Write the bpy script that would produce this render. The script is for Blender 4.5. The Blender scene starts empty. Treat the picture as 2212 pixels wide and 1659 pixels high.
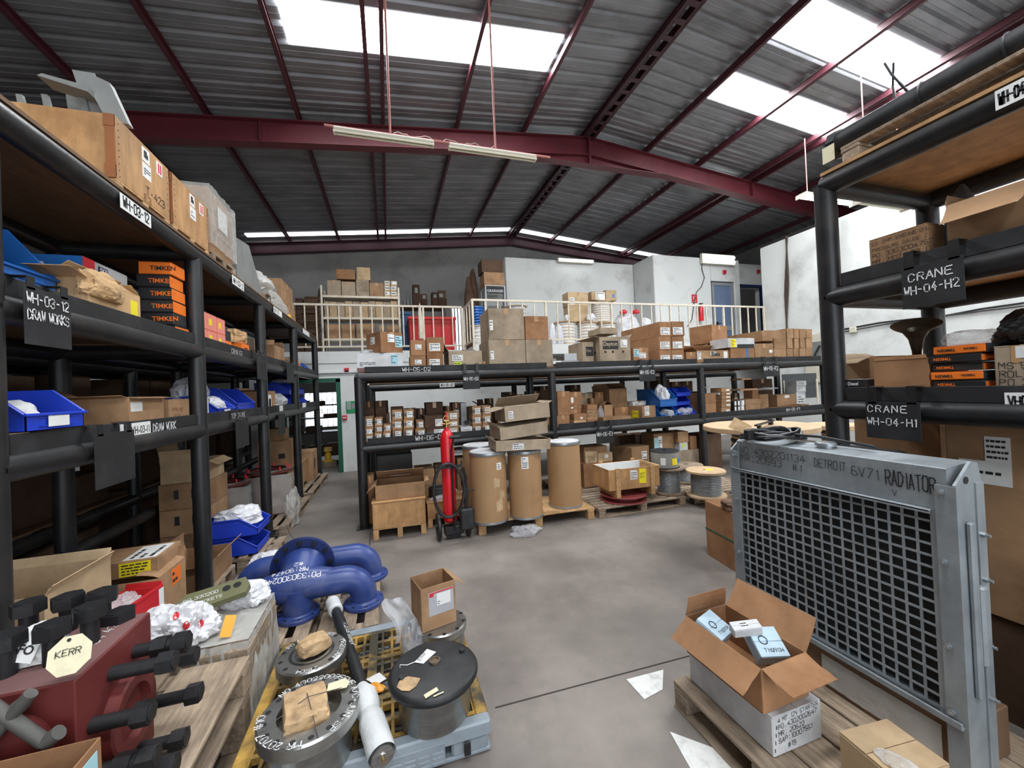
import bpy, bmesh, math, random
from mathutils import Vector, Matrix
R = math.radians
random.seed(7)
sc = bpy.context.scene
col = sc.collection
# ------------------------------------------------------------------ camera
FPX, YAW, PITCH, ROLL, EYE = 851.0, R(17.4), R(.575), R(-2.52), 1.7
IW, IH = 2212, 1659
_fw = Vector((math.sin(YAW)*math.cos(PITCH), math.cos(YAW)*math.cos(PITCH), math.sin(PITCH)))
_r0 = Vector((math.cos(YAW), -math.sin(YAW), 0)); _u0 = _r0.cross(_fw)
_rt = _r0*math.cos(ROLL) + _u0*math.sin(ROLL); _up = -_r0*math.sin(ROLL) + _u0*math.cos(ROLL)
EYEP = Vector((0, 0, EYE))
cd = bpy.data.cameras.new('camera'); cam = bpy.data.objects.new('camera', cd); col.objects.link(cam)
cam.matrix_world = Matrix(((_rt.x, _up.x, -_fw.x, 0), (_rt.y, _up.y, -_fw.y, 0), (_rt.z, _up.z, -_fw.z, EYE), (0, 0, 0, 1)))
cd.sensor_fit = 'HORIZONTAL'; cd.sensor_width = 36.0; cd.lens = FPX/IW*36.0; cd.clip_start = .02; cd.clip_end = 200
sc.camera = cam
# ------------------------------------------------------------------ world, daylight, exposure
w = bpy.data.worlds.new('overcast_sky'); sc.world = w; w.use_nodes = True
bg = w.node_tree.nodes['Background']; bg.inputs[0].default_value = (.86, .93, 1, 1); bg.inputs[1].default_value = 3.4
sc.view_settings.view_transform = 'Standard'; sc.view_settings.look = 'None'
sc.view_settings.exposure = 0.0; sc.view_settings.gamma = 1.0; sc.view_settings.use_curve_mapping = False
SKY_E = 34.0      # brightness of the translucent roof sheets
TUBE_E = 14.0     # brightness of a lit fluorescent tube
def area(name, loc, rot, sx, sy, power, colr=(1, 1, 1), portal=False):
    l = bpy.data.lights.new(name, 'AREA'); l.shape = 'RECTANGLE'; l.size = sx; l.size_y = sy; l.energy = power; l.color = colr
    o = bpy.data.objects.new(name, l); col.objects.link(o); o.location = loc; o.rotation_euler = rot
    if portal: l.cycles.is_portal = True
    return o
# daylight through the open loading door in the wall behind the camera
area('loading_door_daylight', (2.0, -4.9, 2.3), (R(90), 0, R(180)), 9.0, 4.4, 1.0, portal=True)

# ------------------------------------------------------------------ pixel helpers (a pixel of the 2212x1659 frame and a known plane give a point in the place)
def ray(px, py): return _fw + _rt*((px-IW/2)/FPX) - _up*((py-IH/2)/FPX)
def at(px, py, axis, val):
    d = ray(px, py); t = (val-EYEP[axis])/d[axis]; return EYEP + d*t
def atX(px, py, v): return at(px, py, 0, v)
def atY(px, py, v): return at(px, py, 1, v)
def atZ(px, py, v=0.0): return at(px, py, 2, v)
def crop(ox, oy, s): return lambda x, y: (ox+x/s, oy+y/s)
ID = lambda x, y: (x, y)

# ------------------------------------------------------------------ mesh builder
class MB:
    def __init__(s): s.v = []; s.f = []; s.mi = []; s.M = Matrix()
    def add(s, vs, fs, m=0):
        b = len(s.v); s.v.extend([tuple(s.M @ Vector(p)) for p in vs])
        for f in fs: s.f.append([b+i for i in f]); s.mi.append(m)
    def box(s, x0, x1, y0, y1, z0, z1, c=0, m=0, jit=0):
        if x0 > x1: x0, x1 = x1, x0
        if y0 > y1: y0, y1 = y1, y0
        if z0 > z1: z0, z1 = z1, z0
        c = min(c, (x1-x0)*.3, (y1-y0)*.3, (z1-z0)*.3)
        if c <= 0:
            vs = [(x, y, z) for z in (z0, z1) for y in (y0, y1) for x in (x0, x1)]
            s.add(vs, [(0, 2, 3, 1), (4, 5, 7, 6), (0, 1, 5, 4), (2, 6, 7, 3), (0, 4, 6, 2), (1, 3, 7, 5)], m); return
        V = []; I = {}
        for i, x in enumerate((x0, x1)):
            for j, y in enumerate((y0, y1)):
                for k, z in enumerate((z0, z1)):
                    q = [random.uniform(-jit, jit) for _ in range(3)] if jit else (0, 0, 0)
                    if k == 0 and jit: q[2] = 0
                    dx, dy, dz = (c if i == 0 else -c), (c if j == 0 else -c), (c if k == 0 else -c)
                    for a, p in enumerate(((x, y+dy, z+dz), (x+dx, y, z+dz), (x+dx, y+dy, z))):
                        I[(i, j, k, a)] = len(V); V.append((p[0]+q[0], p[1]+q[1], p[2]+q[2]))
        F = []
        for i in (0, 1):
            q = [I[(i, 0, 0, 0)], I[(i, 1, 0, 0)], I[(i, 1, 1, 0)], I[(i, 0, 1, 0)]]; F.append(q if i else q[::-1])
            q = [I[(0, i, 0, 1)], I[(1, i, 0, 1)], I[(1, i, 1, 1)], I[(0, i, 1, 1)]]; F.append(q[::-1] if i else q)
            q = [I[(0, 0, i, 2)], I[(1, 0, i, 2)], I[(1, 1, i, 2)], I[(0, 1, i, 2)]]; F.append(q if i else q[::-1])
        for a in (0, 1):
            for b in (0, 1):
                F.append([I[(a, b, 0, 0)], I[(a, b, 1, 0)], I[(a, b, 1, 1)], I[(a, b, 0, 1)]])
                F.append([I[(a, 0, b, 0)], I[(a, 1, b, 0)], I[(a, 1, b, 2)], I[(a, 0, b, 2)]])
                F.append([I[(0, a, b, 1)], I[(1, a, b, 1)], I[(1, a, b, 2)], I[(0, a, b, 2)]])
        for i in (0, 1):
            for j in (0, 1):
                for k in (0, 1): F.append([I[(i, j, k, 0)], I[(i, j, k, 1)], I[(i, j, k, 2)]])
        s.add(V, F, m)
    def cyl(s, p0, p1, r0, r1=None, n=20, caps=True, m=0, ph=0):
        r1 = r0 if r1 is None else r1; p0 = Vector(p0); p1 = Vector(p1); d = (p1-p0).normalized()
        a = d.orthogonal().normalized(); b = d.cross(a); V = []
        for p, r in ((p0, r0), (p1, r1)):
            for i in range(n):
                t = 2*math.pi*i/n+ph; V.append(p+a*(r*math.cos(t))+b*(r*math.sin(t)))
        F = [(i, (i+1) % n, n+(i+1) % n, n+i) for i in range(n)]
        if caps: F += [tuple(range(n-1, -1, -1)), tuple(range(n, 2*n))]
        s.add(V, F, m)
    def tube(s, pts, r, n=10, closed=False, m=0, caps=True):
        P = [Vector(p) for p in pts]; k = len(P); rr = r if isinstance(r, (list, tuple)) else [r]*k
        V = []; a = None
        for i in range(k):
            if closed: d = P[(i+1) % k]-P[i-1]
            else: d = P[min(i+1, k-1)]-P[max(i-1, 0)]
            d.normalize()
            if a is None: a = d.orthogonal().normalized()
            else:
                a = a-d*a.dot(d); a = a.normalized() if a.length > 1e-6 else d.orthogonal().normalized()
            b = d.cross(a)
            for j in range(n):
                t = 2*math.pi*j/n; V.append(P[i]+a*(rr[i]*math.cos(t))+b*(rr[i]*math.sin(t)))
        F = []
        for i in range(k if closed else k-1):
            i2 = (i+1) % k
            for j in range(n): F.append((i*n+j, i*n+(j+1) % n, i2*n+(j+1) % n, i2*n+j))
        if not closed and caps: F += [tuple(range(n-1, -1, -1)), tuple(range((k-1)*n, k*n))]
        s.add(V, F, m)
    def lathe(s, prof, n=40, m=0, ctr=(0, 0), sweep=None):
        V = []
        for r, z in prof:
            for i in range(n):
                t = 2*math.pi*i/n; V.append((ctr[0]+r*math.cos(t), ctr[1]+r*math.sin(t), z))
        F = []
        for k in range(len(prof)-1):
            for i in range(n): F.append((k*n+i, k*n+(i+1) % n, (k+1)*n+(i+1) % n, (k+1)*n+i))
        s.add(V, F, m)
    def prism(s, poly, z0, z1, m=0):
        n = len(poly); V = [(x, y, z0) for x, y in poly]+[(x, y, z1) for x, y in poly]
        s.add(V, [tuple(range(n-1, -1, -1)), tuple(range(n, 2*n))]+[(i, (i+1) % n, n+(i+1) % n, n+i) for i in range(n)], m)
    def sheet(s, fn, nu, nv, m=0, wrapu=False):
        V = [fn(i/(nu if wrapu else nu-1), j/(nv-1)) for j in range(nv) for i in range(nu)]
        F = []
        for j in range(nv-1):
            for i in range(nu if wrapu else nu-1):
                i2 = (i+1) % nu; F.append((j*nu+i, j*nu+i2, (j+1)*nu+i2, (j+1)*nu+i))
        s.add(V, F, m)
    def build(s, name, mats, parent=None, loc=None, rz=0, smooth=True, ang=32, rot=None):
        me = bpy.data.meshes.new(name); me.from_pydata(s.v, [], s.f)
        if not isinstance(mats, (list, tuple)): mats = [mats]
        for q in mats: me.materials.append(q)
        if len(mats) > 1: me.polygons.foreach_set('material_index', s.mi)
        if smooth:
            me.polygons.foreach_set('use_smooth', [True]*len(me.polygons)); me.set_sharp_from_angle(angle=R(ang))
        me.update()
        o = bpy.data.objects.new(name, me); col.objects.link(o)
        if parent is not None: o.parent = parent
        if loc is not None: o.location = loc
        if rot is not None: o.rotation_euler = rot
        elif rz: o.rotation_euler = (0, 0, rz)
        return o
def tag(o, label=None, cat=None, group=None, kind=None):
    if label: o['label'] = label
    if cat: o['category'] = cat
    if group: o['group'] = group
    if kind: o['kind'] = kind
    return o
def thing(name, label, cat, loc=(0, 0, 0), rz=0, group=None, rot=None):
    o = bpy.data.objects.new(name, None); col.objects.link(o); o.location = loc; o.rotation_euler = rot if rot else (0, 0, rz)
    o.empty_display_size = .05
    return tag(o, label, cat, group)
def struct(mb, name, mat, parent=None, smooth=False):
    o = mb.build(name, mat, parent, smooth=smooth)
    if parent is None: o['kind'] = 'structure'
    return o
def dup(root, loc, rz=None, label=None, group=None):
    c = root.copy(); col.objects.link(c); c.location = loc
    if rz is not None: c.rotation_euler = (0, 0, rz)
    if label: c['label'] = label
    if group: c['group'] = group
    for ch in list(root.children):
        d = ch.copy(); col.objects.link(d); d.parent = c
        for g in list(ch.children):
            e = g.copy(); col.objects.link(e); e.parent = d
    return c
def cut(o, cutter_mb, solver='EXACT'):
    """drills real holes: subtracts a temporary solid from o's mesh"""
    k = cutter_mb.build('temporary', bpy.data.materials[0], smooth=False)
    k.matrix_world = o.matrix_world
    md = o.modifiers.new('b', 'BOOLEAN'); md.operation = 'DIFFERENCE'; md.object = k; md.solver = solver
    bpy.context.view_layer.update()
    dg = bpy.context.evaluated_depsgraph_get()
    me = bpy.data.meshes.new_from_object(o.evaluated_get(dg)); o.modifiers.clear(); o.data = me
    bpy.data.objects.remove(k)
    me.set_sharp_from_angle(angle=R(32))
def smoothstep(a, b, x):
    t = max(0, min(1, (x-a)/(b-a))); return t*t*(3-2*t)

# ------------------------------------------------------------------ materials
def lin(c):
    c = c/255.0
    return c/12.92 if c <= .04045 else ((c+.055)/1.055)**2.4
def rgb(r, g, b): return (lin(r), lin(g), lin(b), 1)
MATS = {}
def mat(name, base, rough=.6, metal=0.0, var=.15, scale=6.0, bump=0.0, bscale=60.0, dark=None, darkamt=0.0, dscale=3.0, hue=0.0, spec=.5, alpha=1.0, trans=0.0, stretch=None, sheen=0, dthr=.58, grain=None, gamt=.3):
    """noise-mottled principled material; dark = colour of grime blotches, hue = value change from object to object"""
    if name in MATS: return MATS[name]
    m = bpy.data.materials.new(name); MATS[name] = m; m.use_nodes = True
    nt = m.node_tree; N = nt.nodes; Lk = nt.links; p = N['Principled BSDF']
    tc = N.new('ShaderNodeTexCoord'); src = tc.outputs['Object']
    if stretch:
        mp = N.new('ShaderNodeMapping'); mp.inputs['Scale'].default_value = stretch; Lk.new(src, mp.inputs['Vector']); src = mp.outputs[0]
    oi = N.new('ShaderNodeObjectInfo')
    ad = N.new('ShaderNodeVectorMath'); ad.operation = 'ADD'; Lk.new(src, ad.inputs[0])
    ml = N.new('ShaderNodeMath'); ml.operation = 'MULTIPLY'; ml.inputs[1].default_value = 37.0; Lk.new(oi.outputs['Random'], ml.inputs[0]); Lk.new(ml.outputs[0], ad.inputs[1])
    src = ad.outputs[0]
    n1 = N.new('ShaderNodeTexNoise'); n1.inputs['Scale'].default_value = scale; n1.inputs['Detail'].default_value = 5; Lk.new(src, n1.inputs['Vector'])
    mr = N.new('ShaderNodeMapRange'); mr.inputs[1].default_value = .3; mr.inputs[2].default_value = .7; mr.inputs[3].default_value = 1-var; mr.inputs[4].default_value = 1+var*.6
    Lk.new(n1.outputs['Fac'], mr.inputs[0])
    val = mr.outputs[0]
    if hue:
        h = N.new('ShaderNodeMapRange'); h.inputs[3].default_value = 1-hue; h.inputs[4].default_value = 1+hue; Lk.new(oi.outputs['Random'], h.inputs[0])
        mm = N.new('ShaderNodeMath'); mm.operation = 'MULTIPLY'; Lk.new(val, mm.inputs[0]); Lk.new(h.outputs[0], mm.inputs[1]); val = mm.outputs[0]
    mx = N.new('ShaderNodeVectorMath'); mx.operation = 'SCALE'; mx.inputs[0].default_value = base[:3]; Lk.new(val, mx.inputs['Scale'])
    out = mx.outputs[0]
    if grain:   # fine streaks along one axis (timber grain, brushed metal, fibres)
        gm = N.new('ShaderNodeMapping'); gm.inputs['Scale'].default_value = grain; Lk.new(src, gm.inputs['Vector'])
        gn = N.new('ShaderNodeTexNoise'); gn.inputs['Scale'].default_value = 1.0; gn.inputs['Detail'].default_value = 6; gn.inputs['Roughness'].default_value = .65; Lk.new(gm.outputs[0], gn.inputs['Vector'])
        gr = N.new('ShaderNodeMapRange'); gr.inputs[1].default_value = .32; gr.inputs[2].default_value = .68; gr.inputs[3].default_value = 1-gamt; gr.inputs[4].default_value = 1+gamt*.5; Lk.new(gn.outputs['Fac'], gr.inputs[0])
        gs = N.new('ShaderNodeVectorMath'); gs.operation = 'SCALE'; Lk.new(out, gs.inputs[0]); Lk.new(gr.outputs[0], gs.inputs['Scale']); out = gs.outputs[0]
    if dark:
        n2 = N.new('ShaderNodeTexNoise'); n2.inputs['Scale'].default_value = dscale; n2.inputs['Detail'].default_value = 8; n2.inputs['Roughness'].default_value = .65; Lk.new(src, n2.inputs['Vector'])
        r2 = N.new('ShaderNodeMapRange'); r2.inputs[1].default_value = dthr-.1; r2.inputs[2].default_value = dthr+.12; r2.inputs[4].default_value = darkamt; Lk.new(n2.outputs['Fac'], r2.inputs[0])
        mc = N.new('ShaderNodeMix'); mc.data_type = 'RGBA'; Lk.new(r2.outputs[0], mc.inputs['Factor']); Lk.new(out, mc.inputs['A']); mc.inputs['B'].default_value = dark; out = mc.outputs['Result']
    Lk.new(out, p.inputs['Base Color'])
    p.inputs['Roughness'].default_value = rough; p.inputs['Metallic'].default_value = metal
    p.inputs['Specular IOR Level'].default_value = spec
    if alpha < 1: p.inputs['Alpha'].default_value = alpha
    if trans: p.inputs['Transmission Weight'].default_value = trans
    if bump:
        n3 = N.new('ShaderNodeTexNoise'); n3.inputs['Scale'].default_value = bscale; n3.inputs['Detail'].default_value = 3; Lk.new(src, n3.inputs['Vector'])
        bp = N.new('ShaderNodeBump'); bp.inputs['Strength'].default_value = bump; bp.inputs['Distance'].default_value = .01; Lk.new(n3.outputs['Fac'], bp.inputs['Height']); Lk.new(bp.outputs[0], p.inputs['Normal'])
    return m
def emis(name, c, e):
    m = bpy.data.materials.new(name); m.use_nodes = True; p = m.node_tree.nodes['Principled BSDF']
    p.inputs['Base Color'].default_value = c; p.inputs['Emission Color'].default_value = c; p.inputs['Emission Strength'].default_value = e; return m
GR = rgb(60, 50, 42)
CARD = {
 'kraft': mat('kraft_card', rgb(164, 130, 98), .8, var=.17, scale=4, bump=.22, bscale=13, grain=(9, 9, 9), gamt=.13, dark=rgb(96, 66, 44), darkamt=.55, dscale=2.6, hue=.14, spec=.2),
 'light': mat('light_card', rgb(190, 164, 130), .8, var=.17, scale=4, bump=.22, bscale=13, grain=(9, 9, 9), gamt=.13, dark=rgb(130, 100, 72), darkamt=.45, dscale=2.4, hue=.1, spec=.2),
 'taupe': mat('taupe_card', rgb(164, 147, 126), .8, var=.17, scale=4, bump=.22, bscale=13, grain=(9, 9, 9), gamt=.13, dark=rgb(88, 76, 62), darkamt=.6, dscale=2.6, hue=.07, spec=.2),
 'orange': mat('ochre_card', rgb(156, 116, 84), .8, var=.17, scale=4, bump=.22, bscale=13, grain=(9, 9, 9), gamt=.13, dark=rgb(110, 70, 42), darkamt=.55, dscale=2.6, hue=.12, spec=.2),
 'dark': mat('dark_card', rgb(92, 71, 57), .85, var=.17, scale=4, bump=.22, bscale=13, grain=(9, 9, 9), gamt=.13, dark=rgb(58, 44, 36), darkamt=.6, dscale=2.6, hue=.2, spec=.2),
 'white': mat('white_card', rgb(205, 206, 208), .6, var=.17, scale=4, bump=.22, bscale=13, grain=(9, 9, 9), gamt=.13, dark=rgb(128, 122, 118), darkamt=.45, dscale=2.5, spec=.3),
 'pink': mat('salmon_card', rgb(233, 140, 122), .6, var=.05, scale=6, dark=rgb(200, 120, 100), darkamt=.3),
 'orangebox': mat('bright_orange_card', rgb(240, 122, 34), .5, var=.05, scale=6, dark=rgb(150, 70, 20), darkamt=.25),
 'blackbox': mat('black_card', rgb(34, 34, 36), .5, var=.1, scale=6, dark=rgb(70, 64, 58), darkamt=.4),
 'redbox': mat('red_card', rgb(196, 34, 40), .5, var=.05, scale=6),
 'paper_bag': mat('creased_kraft_paper', rgb(196, 160, 116), .75, var=.15, scale=8, bump=.5, bscale=24, dark=rgb(150, 116, 80), darkamt=.4),
}
M = dict(
 floor=mat('worn_concrete', rgb(132, 124, 118), .55, var=.16, scale=1.1, grain=(2.2, 2.2, 2.2), gamt=.16, bump=.12, bscale=40, dark=rgb(80, 73, 70), darkamt=.5, dscale=.75, spec=.25),
 wall=mat('scuffed_white_plaster', rgb(214, 216, 214), .8, var=.05, scale=1.2, bump=.15, bscale=18, dark=rgb(150, 148, 142), darkamt=.5, dscale=1.5, dthr=.62, spec=.2),
 gable=mat('grey_render', rgb(172, 169, 166), .9, var=.08, scale=1.2, dark=rgb(100, 96, 94), darkamt=.4, dscale=1, spec=.2),
 roof=mat('grey_roof_sheet', rgb(136, 136, 140), .38, .35, var=.16, scale=1.6, dark=rgb(60, 59, 60), darkamt=.5, dscale=.9, stretch=(1, 2.5, 1)),
 maroon=mat('maroon_paint', rgb(98, 36, 45), .5, var=.14, scale=3, dark=rgb(82, 28, 36), darkamt=.4, dscale=2),
 rose=mat('faded_rose_paint', rgb(196, 128, 120), .55, var=.1, scale=5),
 black=mat('black_pipe_paint', rgb(27, 28, 30), .4, .0, var=.22, scale=9, bump=.1, bscale=50, dark=rgb(58, 54, 50), darkamt=.5, dscale=5),
 blackflat=mat('black_board', rgb(24, 24, 26), .7, var=.2, scale=8, dark=rgb(70, 70, 70), darkamt=.35, dscale=4),
 deck=mat('shelf_plywood', rgb(112, 84, 60), .75, var=.2, scale=3, dark=rgb(84, 58, 38), darkamt=.5, dscale=1.6, grain=(4, 40, 40)),
 ply=mat('crate_plywood', rgb(188, 144, 96), .65, var=.16, scale=2.2, dark=rgb(126, 82, 46), darkamt=.6, dscale=2.6, grain=(14, 14, 3), gamt=.3, hue=.05, bump=.15, bscale=20),
 plydark=mat('crate_batten', rgb(140, 86, 48), .7, var=.2, scale=5, stretch=(1, 1, .4)),
 wood=mat('weathered_wood', rgb(160, 141, 120), .8, var=.22, scale=5, dark=rgb(78, 62, 50), darkamt=.65, dscale=3.4, hue=.12, bump=.3, bscale=40, grain=(60, 5, 60), gamt=.45),
 woodnew=mat('pale_pine', rgb(196, 156, 110), .75, var=.2, scale=5, dark=rgb(120, 84, 54), darkamt=.55, dscale=3, hue=.1, grain=(40, 6, 40), gamt=.35),
 paper=mat('white_paper', rgb(226, 226, 224), .7, var=.05, scale=9, dark=rgb(170, 168, 166), darkamt=.25, dscale=8),
 floorpaper=mat('trodden_paper', rgb(222, 222, 218), .75, var=.08, scale=9, dark=rgb(120, 116, 112), darkamt=.5, dscale=16, dthr=.6),
 tagpaper=mat('manila_tag', rgb(220, 212, 180), .7, var=.06, scale=12, dark=rgb(170, 156, 120), darkamt=.4, dscale=14),
 oiled=mat('oiled_kraft_wrap', rgb(190, 158, 118), .6, var=.2, scale=14, bump=.7, bscale=22, dark=rgb(96, 72, 48), darkamt=.6, dscale=16),
 bluetag=mat('pale_blue_label', rgb(160, 204, 214), .6, var=.03),
 yellow=mat('yellow_label', rgb(238, 220, 40), .5, var=.05),
 lime=mat('lime_label', rgb(200, 224, 60), .5, var=.03),
 greentag=mat('green_sign', rgb(20, 140, 84), .4, var=.05),
 redlab=mat('red_sign', rgb(204, 36, 50), .45, var=.05),
 bluestrap=mat('blue_tape', rgb(40, 116, 196), .4, var=.05),
 tape=mat('brown_tape', rgb(176, 138, 96), .3, var=.08, spec=.6),
 greytape=mat('grey_band', rgb(74, 68, 64), .5, var=.1),
 ink=mat('black_ink', rgb(38, 36, 38), .7, var=.1),
 chalk=mat('white_chalk', rgb(232, 232, 232), .9, var=.15, scale=60),
 orangeink=mat('orange_print', rgb(240, 116, 32), .6, var=.05),
 whiteink=mat('white_print', rgb(240, 240, 240), .6, var=.03),
 blue=mat('blue_plastic', rgb(28, 62, 190), .38, var=.07, scale=5, dark=rgb(60, 80, 150), darkamt=.3),
 skyblue=mat('mid_blue_plastic', rgb(20, 96, 176), .4, var=.07, scale=5, dark=rgb(60, 110, 160), darkamt=.3),
 pumpblue=mat('royal_blue_enamel', rgb(46, 66, 128), .36, .0, var=.12, scale=8, dark=rgb(96, 102, 128), darkamt=.6, dscale=4),
 pumpdark=mat('navy_enamel', rgb(30, 44, 92), .4, var=.12, scale=8),
 steel=mat('machined_steel', rgb(168, 168, 165), .3, .85, var=.14, scale=6, grain=(3, 3, 40), gamt=.25, dark=rgb(100, 96, 92), darkamt=.5, dscale=4),
 galv=mat('galvanised_steel', rgb(150, 157, 161), .5, .35, var=.1, scale=10, dark=rgb(112, 118, 124), darkamt=.6, dscale=3.2, bump=.08, bscale=120, grain=(18, 18, 5), gamt=.14),
 greymet=mat('grey_sheet_metal', rgb(140, 142, 140), .55, .3, var=.1, scale=4, dark=rgb(94, 92, 88), darkamt=.4),
 wirerope=mat('wire_rope', rgb(150, 154, 158), .4, .45, var=.2, scale=30),
 rubber=mat('black_rubber', rgb(27, 28, 30), .5, var=.12, scale=12, dark=rgb(70, 70, 72), darkamt=.35, dscale=6),
 stud=mat('black_oxide_steel', rgb(38, 38, 40), .45, .3, var=.15, scale=14, bump=.1, bscale=60),
 redprime=mat('red_oxide_primer', rgb(98, 34, 32), .55, var=.14, scale=6, dark=rgb(126, 78, 74), darkamt=.5, dscale=3),
 extred=mat('extinguisher_red', rgb(206, 22, 34), .3, var=.05, spec=.6),
 brass=mat('brass', rgb(176, 150, 96), .35, .9, var=.1),
 fibre=mat('fibre_drum_board', rgb(166, 130, 92), .6, var=.08, scale=2.5, dark=rgb(120, 86, 54), darkamt=.5, dscale=3, dthr=.66),
 zinc=mat('zinc_ring', rgb(170, 176, 180), .35, .8, var=.1),
 cream=mat('cream_railing_paint', rgb(214, 204, 186), .5, var=.08, scale=8, dark=rgb(150, 128, 104), darkamt=.35, dscale=6),
 greenframe=mat('dark_green_gloss', rgb(20, 86, 64), .4, var=.1),
 blueframe=mat('dark_blue_gloss', rgb(24, 40, 80), .4, var=.1),
 alu=mat('aluminium_frame', rgb(178, 180, 184), .4, .5, var=.05),
 glass=mat('blue_grey_door_glass', rgb(110, 126, 156), .12, var=.05, spec=.8),
 lampbody=mat('lamp_housing', rgb(206, 200, 184), .5, var=.06),
 tubeoff=mat('unlit_tube', rgb(226, 222, 200), .3, var=.03),
 plasticgrey=mat('grey_pallet_plastic', rgb(140, 150, 158), .5, var=.12, scale=6, dark=rgb(90, 90, 88), darkamt=.5, dscale=5),
 plasticyellow=mat('worn_yellow_plastic', rgb(198, 156, 72), .55, var=.15, scale=9, dark=rgb(46, 45, 38), darkamt=.97, dscale=4.2, dthr=.47),
 foam=mat('white_foam_wrap', rgb(206, 208, 208), .7, var=.08, scale=14, bump=.5, bscale=40, dark=rgb(160, 160, 158), darkamt=.3),
 bagwhite=mat('white_plastic_bag', rgb(214, 214, 218), .35, var=.1, scale=14, bump=.6, bscale=14, dark=rgb(150, 148, 150), darkamt=.4, dscale=9),
 khaki=mat('khaki_paint', rgb(104, 104, 72), .5, var=.1),
 pinewhite=mat('white_foam_liner', rgb(212, 216, 216), .8, var=.06, bump=.3, bscale=30),
 mdf=mat('pale_reel_board', rgb(206, 176, 140), .75, var=.12, scale=5, dark=rgb(140, 104, 74), darkamt=.4, dscale=4),
 redreel=mat('dull_red_reel', rgb(150, 66, 68), .5, var=.12, scale=5, dark=rgb(110, 80, 78), darkamt=.4),
 binred=mat('red_tub_plastic', rgb(196, 44, 40), .5, var=.1, scale=4),
 bintub=mat('blue_tub_plastic', rgb(28, 78, 122), .5, var=.1, scale=4),
 rope=mat('white_cable', rgb(214, 216, 216), .5, var=.08, scale=12),
 blackcable=mat('black_cable', rgb(30, 31, 34), .4, var=.1),
 horn=mat('tarnished_brass_horn', rgb(92, 82, 70), .4, .7, var=.2, scale=9),
 darkcore=mat('dark_radiator_core', rgb(28, 30, 30), .7, var=.3, scale=60),
 yellowval=mat('yellow_valve_paint', rgb(206, 160, 40), .5, var=.1),
 darkvoid=mat('hole_shade', rgb(26, 26, 28), .5, var=.1),  # dark marks standing for the shade inside holes and slots
 maroonlab=mat('maroon_print', rgb(124, 84, 88), .6, var=.05),
 skin=mat('beige_plastic', rgb(200, 190, 170), .5, var=.05),
)
def film(name, c, alpha, rough=.18):
    m = mat(name, c, rough, var=.1, scale=10, bump=.9, bscale=16, alpha=alpha, spec=.7); return m
M['film'] = film('clear_stretch_film', rgb(216, 214, 208), .42)
M['filmdusty'] = film('dusty_stretch_film', rgb(206, 205, 200), .66, .3)
M['bagclear'] = film('clear_plastic_bag', rgb(222, 222, 226), .38, .14)
M['skysheet'] = emis('translucent_roof_sheet', (.93, .97, 1, 1), SKY_E)
M['skydim'] = emis('dimmed_translucent_sheet', (.93, .97, 1, 1), 5.0)  # glow turned down to keep the gable rafter dark
M['tubeon'] = emis('lit_fluorescent_tube', (.9, .97, 1, 1), TUBE_E)
M['skypane'] = emis('bright_outdoor_pane', (.95, .98, 1, 1), 1.6)
# ------------------------------------------------------------------ lettering, labels, cartons
GLY = dict(A="002640|1232",B="00063645443303|3342413000",C="4536160501103041",D="00062644422000",E="46060040|0333",F="460600|0333",G="45361605011030414323",H="0006|4046|0343",I="2026",J="4641301001",K="0006|460340",L="060040",M="0006234640",N="00064046",O="160501103041453616",P="00063645443303",Q="160501103041453616|2240",R="00063645443303|2340",S="453616050413334241301001",T="0646|2620",U="060110304146",V="062046",W="0610243046",X="0046|0640",Y="062346|2320",Z="06460040")
GLY.update({'0':"160501103041453616",'1':"152620",'2':"05163645440040",'3':"05163645443323|334241301001",'4':"360242|3430",'5':"460603334241301001",'6':"36160401103041423303",'7':"064610",'8':"16050413334241301001021333444536 16".replace(' ',''),'9':"43130405163645413010",'-':"1333",'.':"2021",':':"2021|2425",'#':"1016|3036|0242|0444",'/':"0046",'v':"032046",'"':"1416|3436",'(':"36251120",')':"16253120"})
def hand(text, size, mt, parent, fn, u0, v0, wd=.1, slant=0.0, jit=.25, name='lettering', width=None, track=1.0, rise=0.0, lift=.0022, label=None):
    """hand-drawn strokes; u0,v0 = lower-left start on the face, size = letter height"""
    track = track if width is None else min(1.15, width/(size/6*sum(3.6 if c in ' I1' else 5.4 for c in text)))
    rnd = random.Random(text); V = []; F = []; u = u0; s = size/6.0
    for ch in text:
        if ch == ' ': u += s*3.6*track; continue
        g = GLY.get(ch)
        if g is None: continue
        oy = rnd.uniform(-.5, .5)*jit*s*2; oy += (u-u0)*rise
        for st in g.split('|'):
            P = [(int(st[i])+rnd.uniform(-jit, jit), int(st[i+1])+rnd.uniform(-jit, jit)) for i in range(0, len(st), 2)]
            P = [(u+(x*min(1, track)+y*slant)*s, v0+oy+y*s) for x, y in P]
            hw = size*wd*.5
            for (xa, ya), (xb, yb) in zip(P[:-1], P[1:]):
                dx, dy = xb-xa, yb-ya; L = math.hypot(dx, dy) or 1e-6; dx, dy = dx/L*hw, dy/L*hw
                b = len(V)
                for x, y in ((xa-dx-dy, ya-dy+dx), (xa-dx+dy, ya-dy-dx), (xb+dx+dy, yb+dy-dx), (xb+dx-dy, yb+dy+dx)): V.append(fn(x, y, lift))
                F.append((b, b+1, b+2, b+3))
        u += s*(5.4 if ch != 'I' and ch != '1' else 3.6)*track
    mb = MB(); mb.add(V, F); o = mb.build(name, mt, parent, smooth=False)
    if label: o['label'] = label
    return o
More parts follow.
